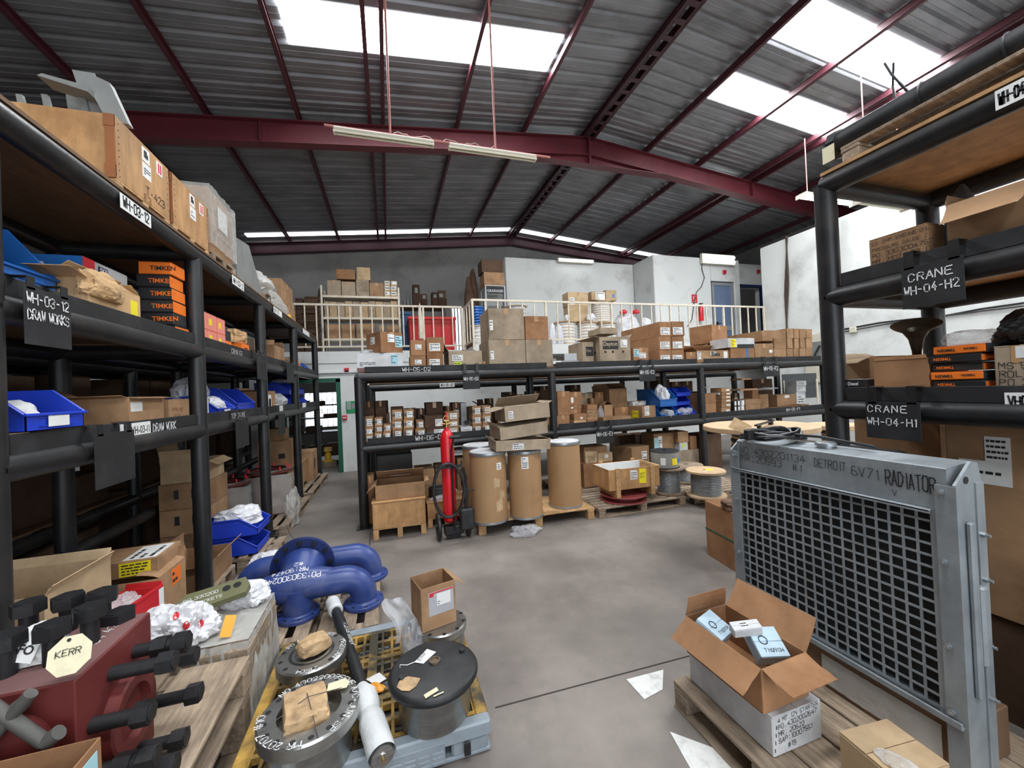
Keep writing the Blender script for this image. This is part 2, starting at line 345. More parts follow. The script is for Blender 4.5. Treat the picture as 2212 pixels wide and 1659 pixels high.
def printed(text, size, mt, parent, fn, u0, v0, bold=.0, name='lettering', flip=False, width=None, lift=.0022):
    c = bpy.data.curves.new('temporary_text', 'FONT'); c.body = text; c.size = 1; c.offset = bold; c.resolution_u = 3
    o = bpy.data.objects.new('temporary_text', c); col.objects.link(o); bpy.context.view_layer.update()
    me = bpy.data.meshes.new_from_object(o.evaluated_get(bpy.context.evaluated_depsgraph_get())); bpy.data.objects.remove(o)
    xs = [v.co.x for v in me.vertices] or [0, 1]; x0, x1 = min(xs), max(xs)
    k = size/.72; kx = (width/(x1-x0)) if width else k
    for v in me.vertices:
        x, y = (v.co.x-x0)*kx, v.co.y*k
        if flip: x, y = (x1-x0)*kx-x, size-y
        v.co = Vector(fn(u0+x, v0+y, lift))
    me.materials.clear(); me.materials.append(mt); me.name = name
    p = bpy.data.objects.new(name, me); col.objects.link(p); p.parent = parent; return p
def face(w, d, h, k, lean=0):
    if k == 'f': return lambda u, v, e=0: (-w/2+u, -e, v)
    if k == 's': return lambda u, v, e=0: (w/2+e, u, v)
    if k == 'l': return lambda u, v, e=0: (-w/2-e, d-u, v)
    if k == 't': return lambda u, v, e=0: (-w/2+u, v, h+e)
def fsize(w, d, h, k): return (w, h) if k == 'f' else (d, h) if k in 'sl' else (w, d)
def patch(name, mt, parent, fn, u0, v0, u1, v1, e=.0014, b=-.0006, label=None):
    mb = MB(); q = [(u0, v0), (u1, v0), (u1, v1), (u0, v1)]
    V = [fn(u, v, b) for u, v in q]+[fn(u, v, e) for u, v in q]
    mb.add(V, [(3, 2, 1, 0), (4, 5, 6, 7)]+[(i, (i+1) % 4, 4+(i+1) % 4, 4+i) for i in range(4)])
    o = mb.build(name, mt, parent, smooth=False)
    if label: o['label'] = label
    return o
def scribble(parent, fn, u0, v0, u1, v1, rows, mt=None, name='printed_lines', e=.0026):
    """rows of short dark dashes standing for small print"""
    rnd = random.Random(round(u1*1e4)+rows*7+len(bpy.data.objects)); mb = MB(); dv = (v1-v0)/rows
    for i in range(rows):
        u = u0; vb = v1-(i+.75)*dv
        while u < u1-.1*(u1-u0):
            L = min(rnd.uniform(.08, .3)*(u1-u0), u1-u)
            mb.add([fn(u, vb, e), fn(u+L, vb, e), fn(u+L, vb+dv*.42, e), fn(u, vb+dv*.42, e)], [(0, 1, 2, 3)]); u += L+.05*(u1-u0)
            if rnd.random() < .2: break
    return mb.build(name, mt or M['ink'], parent, smooth=False)
def carton(label, w, d, h, loc, rz=0, tone='kraft', name='cardboard_box', cat='box', group=None, labels=(), tape='f', flaps=None, jit=.0009, rot=None, fill=None):
    """a carton standing at loc (middle of its front bottom edge), front to local -y. flaps = {side: (angle from upright outwards, length)} makes it open"""
    mt = CARD[tone] if isinstance(tone, str) else tone
    mb = MB(); t = min(.006, w*.05, h*.05)
    if flaps is None:
        mb.box(-w/2, w/2, 0, d, 0, h-t, .004, jit=jit)
        g = .0015
        if w >= d: mb.box(-w/2+.001, w/2-.001, .001, d/2-g, h-t*1.02, h, .001); mb.box(-w/2+.001, w/2-.001, d/2+g, d-.001, h-t*1.02, h, .001)
        else: mb.box(-w/2+.001, -g, .001, d-.001, h-t*1.02, h, .001); mb.box(g, w/2-.001, .001, d-.001, h-t*1.02, h, .001)
        o = mb.build(name, mt, None, smooth=False)
    else:
        t = .005
        mb.box(-w/2, w/2, 0, d, 0, t); mb.box(-w/2, w/2, 0, t, 0, h, .001, jit=.0009); mb.box(-w/2, w/2, d-t, d, 0, h, .001, jit=.0009)
        mb.box(-w/2, -w/2+t, t, d-t, 0, h, .001); mb.box(w/2-t, w/2, t, d-t, 0, h, .001)
        o = mb.build(name, mt, None, smooth=False)
        for k, (ang, L) in flaps.items():
            A = R(ang); fm = MB(); n = 5; rr = random.Random(label+k); bend = rr.uniform(-.3, .3)
            hw = (w if k in 'fb' else d)/2-.004
            for half in (0,):
                V = []
                for i in range(n):
                    q = i/(n-1)*L; a2 = A+bend*i/(n-1); px, pz = q*math.sin(a2), q*math.cos(a2)
                    for sgn in (-1, 1):
                        for th in (0, t*.7):
                            c = sgn*(hw-.012*i/(n-1)*rr.random()); ox = px+th*math.cos(a2); oz = h+pz-th*math.sin(a2)
                            V.append({'f': (c, -ox+.0, oz), 'b': (c, d+ox, oz), 'l': (-w/2-ox, d/2+c, oz), 's': (w/2+ox, d/2+c, oz)}[k])
                F = []
                for i in range(n-1):
                    a = i*4; F += [(a, a+2, a+6, a+4), (a+1, a+5, a+7, a+3), (a, a+4, a+5, a+1), (a+2, a+3, a+7, a+6)]
                F += [(0, 1, 3, 2), (n*4-4, n*4-2, n*4-1, n*4-3)]
                fm.add(V, F)
            fm.build('flap', mt, o, smooth=False)
    o.location = loc
    o.rotation_euler = rot if rot else (0, 0, rz)
    tag(o, label, cat, group)
    if tape and flaps is None:
        tm = M['tape']; tw = min(.06, w*.2)
        mb = MB(); e = .0012
        if w >= d and 'h' in tape:
            pass
        if 'f' in tape:
            mb.box(-tw/2, tw/2, -e, d*1.0, h-.001, h+e); mb.box(-tw/2, tw/2, -e, .0005, h-min(.08, h*.35), h+e)
        if 'g' in tape:
            tm = M['greytape']; q = h*.36; mb = MB()
            mb.box(-w/2-e, w/2+e, -e, d+e, h*.5-q*.4, h*.5+q*.4)
        mb.build('packing_tape' if 'f' in tape else 'grey_band', tm, o, smooth=False)
    for L in labels:
        k, u0, v0, u1, v1, mk = L[:6]; fw_, fh_ = fsize(w, d, h, k); fn = face(w, d, h, k)
        p = patch('paper_label', M[mk], o, fn, u0*fw_, v0*fh_, u1*fw_, v1*fh_)
        if len(L) > 6 and L[6]:
            if isinstance(L[6], int): scribble(p, fn, (u0+.08*(u1-u0))*fw_, (v0+.08*(v1-v0))*fh_, (u1-.08*(u1-u0))*fw_, (v1-.06*(v1-v0))*fh_, L[6], name='print')
            else: printed(L[6], (v1-v0)*fh_*.45, M['ink'], p, fn, (u0+.12*(u1-u0))*fw_, (v0+.3*(v1-v0))*fh_, width=(u1-u0)*fw_*.76, lift=.003)
    return o
def drape(objs, org, du, dv, away):
    """a face function that lays lettering on the real surface of objs, found by rays cast from outside"""
    from mathutils.bvhtree import BVHTree
    vs = []; ps = []; bpy.context.view_layer.update()
    for q in objs:
        b = len(vs); vs += [q.matrix_world @ v.co for v in q.data.vertices]; ps += [tuple(b+i for i in p.vertices) for p in q.data.polygons]
    T_ = BVHTree.FromPolygons(vs, ps); rt = objs[0]
    while rt.parent: rt = rt.parent
    iv = rt.matrix_world.inverted(); org, du, dv, away = Vector(org), Vector(du), Vector(dv), Vector(away).normalized()
    def fn(u, v, e=0):
        p = org+du*u+dv*v; h = T_.ray_cast(p+away*.6, -away)
        q = h[0]+h[1]*e*(1 if h[1].dot(away) > 0 else -1) if h[0] else p
        return tuple(iv @ q)
    return fn
def pbox(T, r, Y):
    (xa, ya), (xb, yb) = T(r[0], r[1]), T(r[2], r[3]); xm, ym = (xa+xb)/2, (ya+yb)/2
    return atY(xa, ym, Y).x, atY(xb, ym, Y).x, atY(xm, yb, Y).z, atY(xm, ya, Y).z
def fbox(label, T, r, Y, d, zb=None, **k):
    """a carton whose front lies in the plane y = Y; r = its front in the photo"""
    x0, x1, z0, z1 = pbox(T, r, Y)
    if zb is not None: z0 = zb
    return carton(label, x1-x0-.004, d, max(.03, z1-z0), ((x0+x1)/2, Y, z0), **k)
def sbox(label, T, r, X, d, zb=None, **k):
    """a carton in the left rack: front in the plane x = X facing the aisle"""
    (xa, ya), (xb, yb) = T(r[0], r[1]), T(r[2], r[3]); xm, ym = (xa+xb)/2, (ya+yb)/2
    y0, y1 = atX(xa, ym, X).y, atX(xb, ym, X).y; z0, z1 = atX(xm, yb, X).z, atX(xm, ya, X).z
    if zb is not None: z0 = zb
    return carton(label, y1-y0-.004, d, max(.03, z1-z0), (X, (y0+y1)/2, z0), rz=R(90), **k)
ORD = ['lowest', 'second', 'third', 'fourth', 'fifth', 'sixth', 'seventh']
def stack(T, Y, d, zb, x0, x1, ys, what, where, rzs=None, **k):
    """cartons on top of each other: ys = their edges in the photo from the top down; returns the top height"""
    xm = T((x0+x1)/2, 0)[0]; z = zb; n = len(ys)-1; out = []
    zs = [atY(xm, T(0, y)[1], Y).z for y in ys]
    for i in range(n):
        a, b = zs[n-1-i], zs[n-i]; h = max(.03, a-b)
        ym = T(0, (ys[n-1-i]+ys[n-i])/2)[1]
        off = random.uniform(-.006, .006)
        X0, X1 = atY(T(x0, 0)[0], ym, Y).x, atY(T(x1, 0)[0], ym, Y).x
        pos = 'topmost' if i == n-1 and n > 1 else ORD[i]
        lb = f"{what}, {pos} {where}" if n > 1 else f"{what} {where}"
        out.append(carton(lb, X1-X0-.006, d, h, ((X0+X1)/2+off, Y, z), rz=R(random.uniform(-2, 2)), **k)); z += h+.0005
    return out
# ------------------------------------------------------------------ the setting
RX, RZ, SL = 4.55, 7.31, .1            # ridge line and roof slope
def rz_at(x): return RZ-SL*abs(x-RX)
WL, WR, GY = -7.3, 13.4, 14.0
mb = MB(); mb.box(WL, WR, -6, GY+.2, -.1, 0); struct(mb, 'floor', M['floor'])
# saw-cut joints in the slab
mb = MB()
a, b = atZ(1050, 1535), atZ(1480, 1420); d = (b-a).normalized()*6
def groove(p, q, wd=.0045):
    t = (q-p).normalized(); n = Vector((-t.y, t.x, 0))*wd
    mb.add([p-n+Vector((0, 0, .0015)), q-n+Vector((0, 0, .0015)), q+n+Vector((0, 0, .0015)), p+n+Vector((0, 0, .0015))], [(0, 1, 2, 3)])
groove(a+Vector((0.05, 0, 0)), a+d)
a2, b2 = atZ(795, 1215), atZ(800, 1160); groove(a2-(b2-a2)*.5, a2+(b2-a2)*1.2)
struct(mb, 'trim_1', mat('joint_filler', rgb(66, 61, 58), .9, spec=.1))
# roof sheets with ribs across the slope, translucent sheets left open and filled by their own panels
OFFZ = .16
def ribs(mb, x0, x1, y0, y1):
    if y1-y0 < .01: return
    p = .3; pts = {y0, y1}; k = math.floor(y0/p)-1
    prof = ((.0, 0), (.03, -.042), (.075, -.042), (.105, 0), (.2, 0), (.208, .008), (.216, 0))
    def hgt(y):
        f = (y/p-math.floor(y/p))*p
        for (a, za), (b, zb) in zip(prof[:-1], prof[1:]):
            if a <= f <= b: return za+(zb-za)*(f-a)/(b-a)
        return 0
    while k*p < y1:
        for f, _ in prof:
            if y0 < k*p+f < y1: pts.add(k*p+f)
        k += 1
    V = []; pts = sorted(pts)
    for y in pts:
        dz = hgt(min(max(y, y0+1e-7), y1-1e-7))
        for x in (x0, x1): V.append((x, y, rz_at(x)+OFFZ-dz))
    mb.add(V, [(2*i, 2*i+1, 2*i+3, 2*i+2) for i in range(len(pts)-1)])
def band(mb, x0, x1, y0, y1, holes):
    ys = sorted({y0, y1}|{q for h in holes for q in h[2:4]})
    for a, b in zip(ys[:-1], ys[1:]):
        hs = sorted([h for h in holes if h[2] <= a+1e-6 and h[3] >= b-1e-6]); x = x0
        for h in hs: ribs(mb, x, h[0], a, b); x = h[1]
        ribs(mb, x, x1, a, b)
SKYL = [(-1.2, 2.9, 5.65, 6.36), (-1.2, 2.9, .4, 1.1), (-1.2, 2.9, -3.2, -2.5), (-3.9, 4.4, 13.4, 13.68)]  # middle two are out of view, added for more light
SKYR = [(6.25, 9.75, 4.1, 4.8), (6.25, 9.75, 5.55, 6.18), (6.25, 9.6, -.4, .3), (6.25, 9.6, -3.4, -2.7), (4.7, 11.5, 13.4, 13.68)]  # the two before the gable strip are unseen, added for light
mb = MB(); band(mb, WL, RX, -6, GY, SKYL); band(mb, RX, WR, -6, GY, SKYR)
ce = struct(mb, 'ceiling', M['roof'])
for i, h in enumerate(SKYL+SKYR):
    mb = MB(); V = []
    for y in (h[2], h[3]):
        for x in (h[0], h[1]): V.append((x, y, rz_at(x)+OFFZ-.01))
    mb.add(V, [(0, 1, 3, 2)])
    struct(mb, f'window_{i+1}', M['skysheet' if h[3] < 13 else 'skydim'])  # includes the unseen sheets added for light
def beam_box(mb, x0, x1, y0, y1, dz0, dz1):
    V = []
    for x in (x0, x1):
        for y in (y0, y1): V += [(x, y, rz_at(x)+dz0), (x, y, rz_at(x)+dz1)]
    mb.add(V, [(0, 1, 3, 2), (4, 6, 7, 5), (0, 4, 5, 1), (2, 3, 7, 6), (0, 2, 6, 4), (1, 5, 7, 3)])
# purlins: cold-formed channels, a lattice pair under the ridge
mb = MB()
for x in (-7.1, -5.65, -4.2, -2.78, -1.36, -.14, .1, 1.53, 2.98, 6.08, 7.58, 9.16, 9.42, 10.9, 12.6):
    beam_box(mb, x-.03, x-.024, -6, GY, .0, OFFZ-.036); beam_box(mb, x-.03, x+.03, -6, GY, 0, .008); beam_box(mb, x-.03, x+.03, -6, GY, OFFZ-.046, OFFZ-.037)
struct(mb, 'beam_1', mat('shaded_maroon', rgb(78, 32, 42), .5, var=.15, scale=4))  # shade under the roof put into the maroon of the purlins
mb = MB()
for s in (-1, 1):
    x = RX+s*.11
    beam_box(mb, x-.035, x+.035, -6, GY, -.02, .0); beam_box(mb, x-.006, x+.006, -6, GY, -.02, .12); beam_box(mb, x-.03, x+.03, -6, GY, .1, .12)
y = -2
while y < GY:
    mb.box(RX-.1, RX+.1, y, y+.09, RZ-.03, RZ-.02); y += .3
struct(mb, 'beam_2', mat('deep_shaded_maroon', rgb(62, 28, 38), .5, var=.15))  # ridge pair darker still, roof shade put into the colour
def rafter(name, Y, dep, hau, m):
    mb = MB()
    for xa, xb in ((WL, RX), (RX, WR)):
        beam_box(mb, xa, xb, Y-.1, Y+.1, -.016, 0); beam_box(mb, xa, xb, Y-.1, Y+.1, -dep, -dep+.016); beam_box(mb, xa, xb, Y-.006, Y+.006, -dep+.01, -.01)
    if hau:
        for s in (-1, 1):   # apex haunch
            V = []
            for y in (Y-.006, Y+.006): V += [(RX, y, RZ-dep), (RX+s*1.9, y, rz_at(RX+s*1.9)-dep), (RX, y, RZ-dep-hau)]
            mb.add(V, [(0, 1, 2), (3, 5, 4), (1, 4, 5, 2)])
            V = []
            for y in (Y-.1, Y+.1): V += [(RX, y, RZ-dep-hau), (RX+s*1.9, y, rz_at(RX+s*1.9)-dep), (RX, y, RZ-dep-hau-.016), (RX+s*1.9, y, rz_at(RX+s*1.9)-dep-.016)]
            mb.add(V, [(0, 1, 5, 4), (2, 6, 7, 3), (0, 4, 6, 2), (1, 3, 7, 5), (0, 2, 3, 1), (4, 5, 7, 6)])
        mb.box(RX-.02, RX+.02, Y-.1, Y+.1, RZ-dep-hau, RZ)
        mb.box(9.3, 9.32, Y-.1, Y+.1, rz_at(9.3)-dep, rz_at(9.3)); mb.box(-2.0, -1.98, Y-.1, Y+.1, rz_at(-2)-dep, rz_at(-2))
    struct(mb, name, m)
rafter('beam_3', 7.95, .42, .2, M['maroon'])
rafter('beam_4', 13.8, .34, 0, MATS['deep_shaded_maroon'])  # gable rafter shares the maroon darkened for shade
rafter('beam_5', 1.95, .42, .2, M['maroon'])
# portal legs
mb = MB()
for Y in (1.95, 7.95):
    mb.box(WL+.02, WL+.22, Y-.1, Y+.1, 0, rz_at(WL)-.3); mb.box(WR-.22, WR-.02, Y-.1, Y+.1, 0, rz_at(WR)-.3)
struct(mb, 'column_1', M['maroon'])
# outer walls
mb = MB(); mb.box(WL-.2, WL, -6, GY+.2, 0, 6.9); struct(mb, 'wall_left', mat('shade_toned_render', rgb(84, 80, 80), .9))  # gloom of this side put into the wall colour
mb = MB(); mb.box(WR, WR+.2, -6, GY+.2, 0, 6.9); struct(mb, 'wall_right', M['gable'])
# gable wall with a grilled window below the mezzanine and one above it
g0, g1 = atY(684, 885, GY), atY(733, 885, GY); GWZ = (atY(705, 922, GY).z, atY(705, 848, GY).z)
m0, m1 = atY(976, 690, GY), atY(1003, 690, GY); MWZ = (3.05, atY(965, 664, GY).z)
def wall_holes(x0, x1, z0, z1, y0, y1, holes, name, m):
    mb = MB(); xs = sorted({x0, x1}|{q for h in holes for q in h[:2]})
    for a, b in zip(xs[:-1], xs[1:]):
        zz = z0
        for h in sorted([h for h in holes if h[0] <= a+1e-6 and h[1] >= b-1e-6], key=lambda h: h[2]):
            if h[2] > zz: mb.box(a, b, y0, y1, zz, h[2])
            zz = h[3]
        mb.box(a, b, y0, y1, zz, z1)
    return struct(mb, name, m)
wall_holes(WL, WR, 0, 7.6, GY, GY+.2, [(g0.x-.35, g1.x+.3, GWZ[0], GWZ[1]), (m0.x, m1.x, MWZ[0], MWZ[1])], 'wall_back', M['gable'])
mb = MB()
for i in range(9):
    x = g0.x-.35+(g1.x-g0.x+.65)*i/8; mb.cyl((x, GY+.05, GWZ[0]), (x, GY+.05, GWZ[1]), .008, n=6)
for k in range(2):
    for i in range(4):
        c = Vector((g0.x-.2+(g1.x-g0.x+.4)*i/3.2, GY+.05, GWZ[0]+(GWZ[1]-GWZ[0])*(.35+.35*k)))
        mb.tube([c+Vector((.1*math.cos(t*math.pi/6), 0, .1*math.sin(t*math.pi/6))) for t in range(12)], .008, 6, True)
for z in (GWZ[0]+.03, GWZ[1]-.03, (GWZ[0]+GWZ[1])/2): mb.cyl((g0.x-.35, GY+.05, z), (g1.x+.3, GY+.05, z), .008, n=6)
struct(mb, 'window_20', M['blackflat'])
mb = MB()
for i in range(5): x = m0.x+(m1.x-m0.x)*i/4; mb.box(x-.02, x+.02, GY+.02, GY+.06, MWZ[0], MWZ[1])
struct(mb, 'window_21', M['greymet'])
# front wall behind the camera with its wide open loading door
wall_holes(WL, WR, 0, 7.4, -5.2, -5.0, [(-2.5, 6.5, 0, 4.5)], 'wall_front', M['wall'])
# lower wall under the mezzanine, with the doorway
LW = 9.5; DX0, DX1, DZ = -2.16, -1.05, 2.0; SLZ = 2.68; SL2 = 8.45
wall_holes(WL, WR, 0, 2.45, LW, LW+.15, [(DX0, DX1, 0, DZ)], 'wall_under_mezzanine', M['wall'])
mb = MB()
mb.box(DX0-.02, DX0+.06, LW-.03, LW+.17, 0, DZ+.07); mb.box(DX1-.06, DX1+.03, LW-.03, LW+.17, 0, DZ+.07); mb.box(DX0-.02, DX1+.03, LW-.03, LW+.17, DZ, DZ+.09)
struct(mb, 'door_1', M['greenframe'])
mb = MB(); mb.box(WL, 1.84, LW-.02, GY, 2.42, SLZ); mb.box(1.84, WR, SL2, GY, 2.45, SLZ); struct(mb, 'floor_mezzanine', M['wall'])
# white plaster rooms on the mezzanine and the partition on the other side
BT = 5.55
mb = MB(); mb.box(3.4, 7.76, 11, GY-.2, SLZ, BT, .02); struct(mb, 'wall_room', M['wall'])
mb = MB(); mb.box(7.77, 9.92, 10, 13.5, SLZ, BT, .02); mb.box(9.92, 10.86, 10, 13.5, 4.83, BT); mb.box(10.86, 11.1, 10, 13.5, SLZ, BT, .02); mb.box(9.92, 10.86, 10.4, 10.5, SLZ, 4.83); struct(mb, 'wall_office', M['wall'])
wall_holes(11.1, 13.3, SLZ, BT, 10.3, 10.5, [(11.3, 12.3, SLZ, 4.75)], 'wall_recess', M['wall'])
mb = MB(); mb.box(11.24, 11.32, 10.2, 10.32, SLZ, 4.83); mb.box(12.28, 12.36, 10.2, 10.32, SLZ, 4.83); mb.box(11.24, 12.36, 10.2, 10.32, 4.75, 4.83); struct(mb, 'door_2', M['blueframe'])
mb = MB(); mb.box(9.96, 10.04, 10.02, 10.1, SLZ, 4.79); mb.box(10.74, 10.82, 10.02, 10.1, SLZ, 4.79); mb.box(10.04, 10.74, 10.02, 10.1, 4.7, 4.79); mb.box(10.04, 10.74, 10.02, 10.1, 3.25, 3.4); mb.box(10.04, 10.74, 10.02, 10.1, SLZ, 2.8)
dr = struct(mb, 'door_3', M['alu'])
mb = MB(); mb.box(10.04, 10.74, 10.05, 10.06, 3.4, 4.7); mb.box(10.04, 10.74, 10.05, 10.06, 2.8, 3.25); mb.build('pane', M['glass'], dr, smooth=False)
mb = MB(); mb.box(10.07, 10.1, 9.97, 10.03, 3.4, 3.52); mb.box(10.07, 10.2, 9.95, 9.975, 3.46, 3.48); mb.build('handle', M['stud'], dr, smooth=False)
PX, PY1 = 10.2, 8.5
mb = MB(); mb.box(PX, PX+.2, -5, PY1, 0, 5.35, .03); mb.box(PX+.05, WR, PY1-.2, PY1, 0, 5.35); struct(mb, 'wall_partition', M['wall'])
# door leaf opening and skirting conduit on the lower wall
mb = MB(); a = atY(700, 866, LW)
zc = atY(700, 863, LW).z
mb.box(-1.9, 1.8, LW-.05, LW, 2.2, 2.24); mb.cyl((-.62, LW-.03, 0.9), (-.62, LW-.03, 2.2), .014, n=8); struct(mb, 'trim_2', M['wall'])
# ------------------------------------------------------------------ pipe racks
def pipe_rack(label, loc, rz, xs, depth, levels, r=.058, deck_top=None, fascia=None, base=None, back_levels=None, over=.0, deckmat=None, boards=True):
    """welded pipe rack: local x along its front, y into it; levels = tube heights"""
    o = thing('storage_rack', label, 'rack', loc, rz)
    top = levels[-1]
    for x in xs:
        for y in (0, depth):
            mb = MB(); mb.cyl((x, y, .012), (x, y, top), r, n=20)
            mb.box(x-.09, x+.09, y-.09, y+.09, 0, .014); mb.build('post', M['black'], o)
    for i, z in enumerate(levels):
        for k, y in enumerate((0, depth)):
            mb = MB(); mb.cyl((xs[0]-over, y, z), (xs[-1]+over, y, z), r, n=20); mb.build('rail', M['black'], o)
        for x in xs: mb = MB(); mb.cyl((x, 0, z), (x, depth, z), r*.95, n=14); mb.build('cross_tube', M['black'], o)
        for a, b in zip(xs[:-1], xs[1:]):
            mb = MB(); f = 0.0
            zt = z+r
            last = (i == len(levels)-1)
            mb.box(a+(.0 if last else .06), b-(.002 if last else .06), -.035 if (last and not fascia[i]) else .02, depth+.03, zt+.001, zt+.02)
            mb.build('shelf_board', deckmat or M['deck'], o, smooth=False)
            if fascia[i]:
                mb = MB(); mb.box(a+.075, b-.075, -.022, -.008, zt-.025, zt+.075, .002); mb.box(a+.075, b-.075, -.022, .03, zt-.012, zt-.002)
                mb.build('fascia_bar', M['blackflat'], o, smooth=False)
    return o
XL = -1.45
LY = [2.0, 3.74, 5.42, 7.17, 9.1]
lev_l = [1.47, 2.10, 2.87]
RK_L = pipe_rack('long black pipe rack along the aisle by the doorway, three decks high', (XL, 0, 0), R(90), LY, .84, lev_l, fascia=[1, 1, 0])
# low beam at the back of the bottom level
mb = MB(); mb.cyl((LY[0], .84, .62), (LY[-1], .84, .62), .05, n=12); mb.build('rail', M['black'], RK_L)
pipe_rack('black pipe rack standing in the dark behind the long aisle rack', (-2.72, 0, 0), R(90), [1.6, 3.74, 5.42, 7.17, 9.1], .8, [.66, 1.47, 2.1, 2.6], fascia=[0, 0, 0, 0])
CY = 5.4
CX = [-.36, 2.31, 5.03, 7.93]
lev_c = [1.0, 1.92]
RK_C = pipe_rack('black pipe rack facing across the floor, in front of the mezzanine', (0, CY, 0), 0, CX, .95, lev_c, fascia=[1, 1])
for a, b in ((.2, 1), (.2, 1)): pass
RK_B = pipe_rack('black pipe rack standing back to back behind the front pipe rack', (0, 6.95, 0), 0, [-.3, 2.5, 5.1, 7.4], .9, [.95, 1.80], fascia=[0, 0])
RXR = 2.65
RK_R = pipe_rack('tall black pipe rack beside the radiator', (RXR, 0, 0), R(-90), [-1.74, -.1, 1.6], 1.0, [1.48, 2.17, 2.87], fascia=[1, 1, 0], deckmat=M['ply'])
LT, LM, LB = 2.87+.078, 2.10+.079, 1.47+.079     # deck heights of the left rack
CM, CT = 1.0+.079, 1.92+.079
R1, R2, R3 = 1.48+.079, 2.17+.079, 2.87+.079
# labels stuck on the rails and chalk on the fascias
def railfn_L(y0, x, z, tilt=0):   # along the left rack, facing the aisle; returned in the rack's own axes
    return lambda u, v, e=0: (y0+u, -(x+e), z+v)
def rack_label(rack, x0, x1, z, h, text, yoff=.066, size=None, mt='paper', hw=True, name='shelf_label'):
    fn = lambda u, v, e=0: (x0+u, -(yoff+e), z+v)
    p = patch(name, M[mt], rack, fn, 0, 0, x1-x0, h)
    s = size or h*.55
    if text: hand(text, s, M['ink'], p, fn, (x1-x0)*.08, h*.22, wd=.16, jit=.2, width=(x1-x0)*.86) if hw else printed(text, s, M['ink'], p, fn, (x1-x0)*.08, h*.25, bold=.01, width=(x1-x0)*.86)
    return p
def ly(px, py): return atX(px, py, XL+.07).y
def lf(px, py): return atX(px, py, XL+.026).y
rack_label(RK_L, ly(262, 450), ly(328, 494), 2.80, .085, 'WH-03-12', size=.055)
rack_label(RK_L, ly(503, 615), ly(528, 633), 2.815, .085, 'WH-03-2')
rack_label(RK_L, ly(592, 677), ly(610, 690), 2.82, .08, 'WH-03')
rack_label(RK_L, ly(655, 722), ly(669, 732), 2.82, .08, None)
def chalk(rack, x0, z, text, size, yoff=.024, wd=.12, width=None): return hand(text, size, M['chalk'], rack, lambda u, v, e=0: (x0+u, -(yoff+e), z+v), 0, 0, wd=wd, jit=.3, width=width)
fz = 1.47+.058-.02
rack_label(RK_L, lf(273, 938), lf(325, 930), fz+.0, .085, 'WH-03-I1', yoff=.026, hw=False, size=.045)
rack_label(RK_L, lf(259, 940), lf(267, 938), fz+.0, .085, None, yoff=.026)
chalk(RK_L, lf(331, 925), fz+.015, 'DRAW WORK', .05, width=lf(381, 917)-lf(331, 925))
chalk(RK_L, lf(500, 745), 2.15, 'CRYR 63', .045, width=lf(524, 755)-lf(500, 745))
chalk(RK_L, lf(500, 903), fz+.02, 'TOP DRIVE', .045, width=lf(545, 900)-lf(500, 903))
rack_label(RK_L, ly(612, 895), ly(619, 893), fz, .09, None, yoff=.026); rack_label(RK_L, ly(660, 886), ly(667, 885), fz, .09, None, yoff=.026)
def cx(px, py): return atY(px, py, CY-.03).x
chalk(RK_C, cx(870, 813), CT-.022, 'WH-05-D2', .052); chalk(RK_C, cx(898, 958), CM-.022, 'WH-05-D1', .055)
chalk(RK_C, cx(1700, 905), CM-.022, 'WH-05-F1', .05)
rack_label(RK_B, atY(950, 840, 6.9).x, atY(982, 840, 6.9).x, 1.765, .075, 'WH-05-A2')
def plate(label, rack_loc, rz, w, h, lines, size, tilt=0, thick=.004, zf=None):
    """black board hung by two hooks on a shelf bar; loc = middle of its top edge"""
    o = thing('hanging_sign', label, 'sign', rack_loc, rz, group=None, rot=(R(tilt), 0, rz))
    mb = MB(); mb.box(-w/2, w/2, -.004, 0, -h, 0, .0008)
    mb.build('board', M['blackflat'], o, smooth=False)
    for s in (-1, 1):
        mb = MB(); top = (zf-rack_loc[2]+.003) if zf else .035; mb.box(s*w*.36-.02, s*w*.36+.02, -.004, -.001, -.01, top); mb.box(s*w*.36-.02, s*w*.36+.02, -.004, .068, top, top+.003); mb.build('hook', M['black'], o, smooth=False)
    for t, v, u in lines: hand(t, size, M['chalk'], o, lambda a, b, e=0: (-w/2+a, -.004-e, -h+b), u, v, wd=.13, jit=.3, width=w-2*u)
    return o
def plate_L(label, px0, px1, py, w, h, lines, size):
    y0, y1 = atX(px0, py, XL+.075).y, atX(px1, py, XL+.075).y
    z = atX(px0, py, XL+.075).z
    zf = min((q for q in (LM+.054, LB+.054) if q > z-.06), default=None)
    return plate(label, (XL+.078, (y0+y1)/2, min(z, zf-.005)), R(90), y1-y0 if w is None else w, h, lines, size, zf=zf)
plate_L('black hanging sign chalked WH-03-12 DRAW WORKS on the long rack', 46, 147, 615, None, .235, [('WH-03-12', .17, .01), ('DRAW WORKS', .105, .012)], .04)
plate_L('blank black hanging sign on the lower shelf bar, close to the red steel block', 200, 287, 940, None, .27, [], .04)
plate_L('blank black hanging sign on the middle shelf, at the third post of the long rack', 553, 573, 766, None, .27, [], .04)
plate_L('blank black hanging sign on the lower shelf under the tilted blue bins', 507, 535, 908, None, .27, [], .04)
plate_L('narrow blank black sign on the middle shelf beside the fourth post', 618, 633, 785, None, .27, [], .04)
plate_L('narrow blank black sign on the lower shelf below the pale plastic bag', 600, 614, 895, None, .27, [], .04)
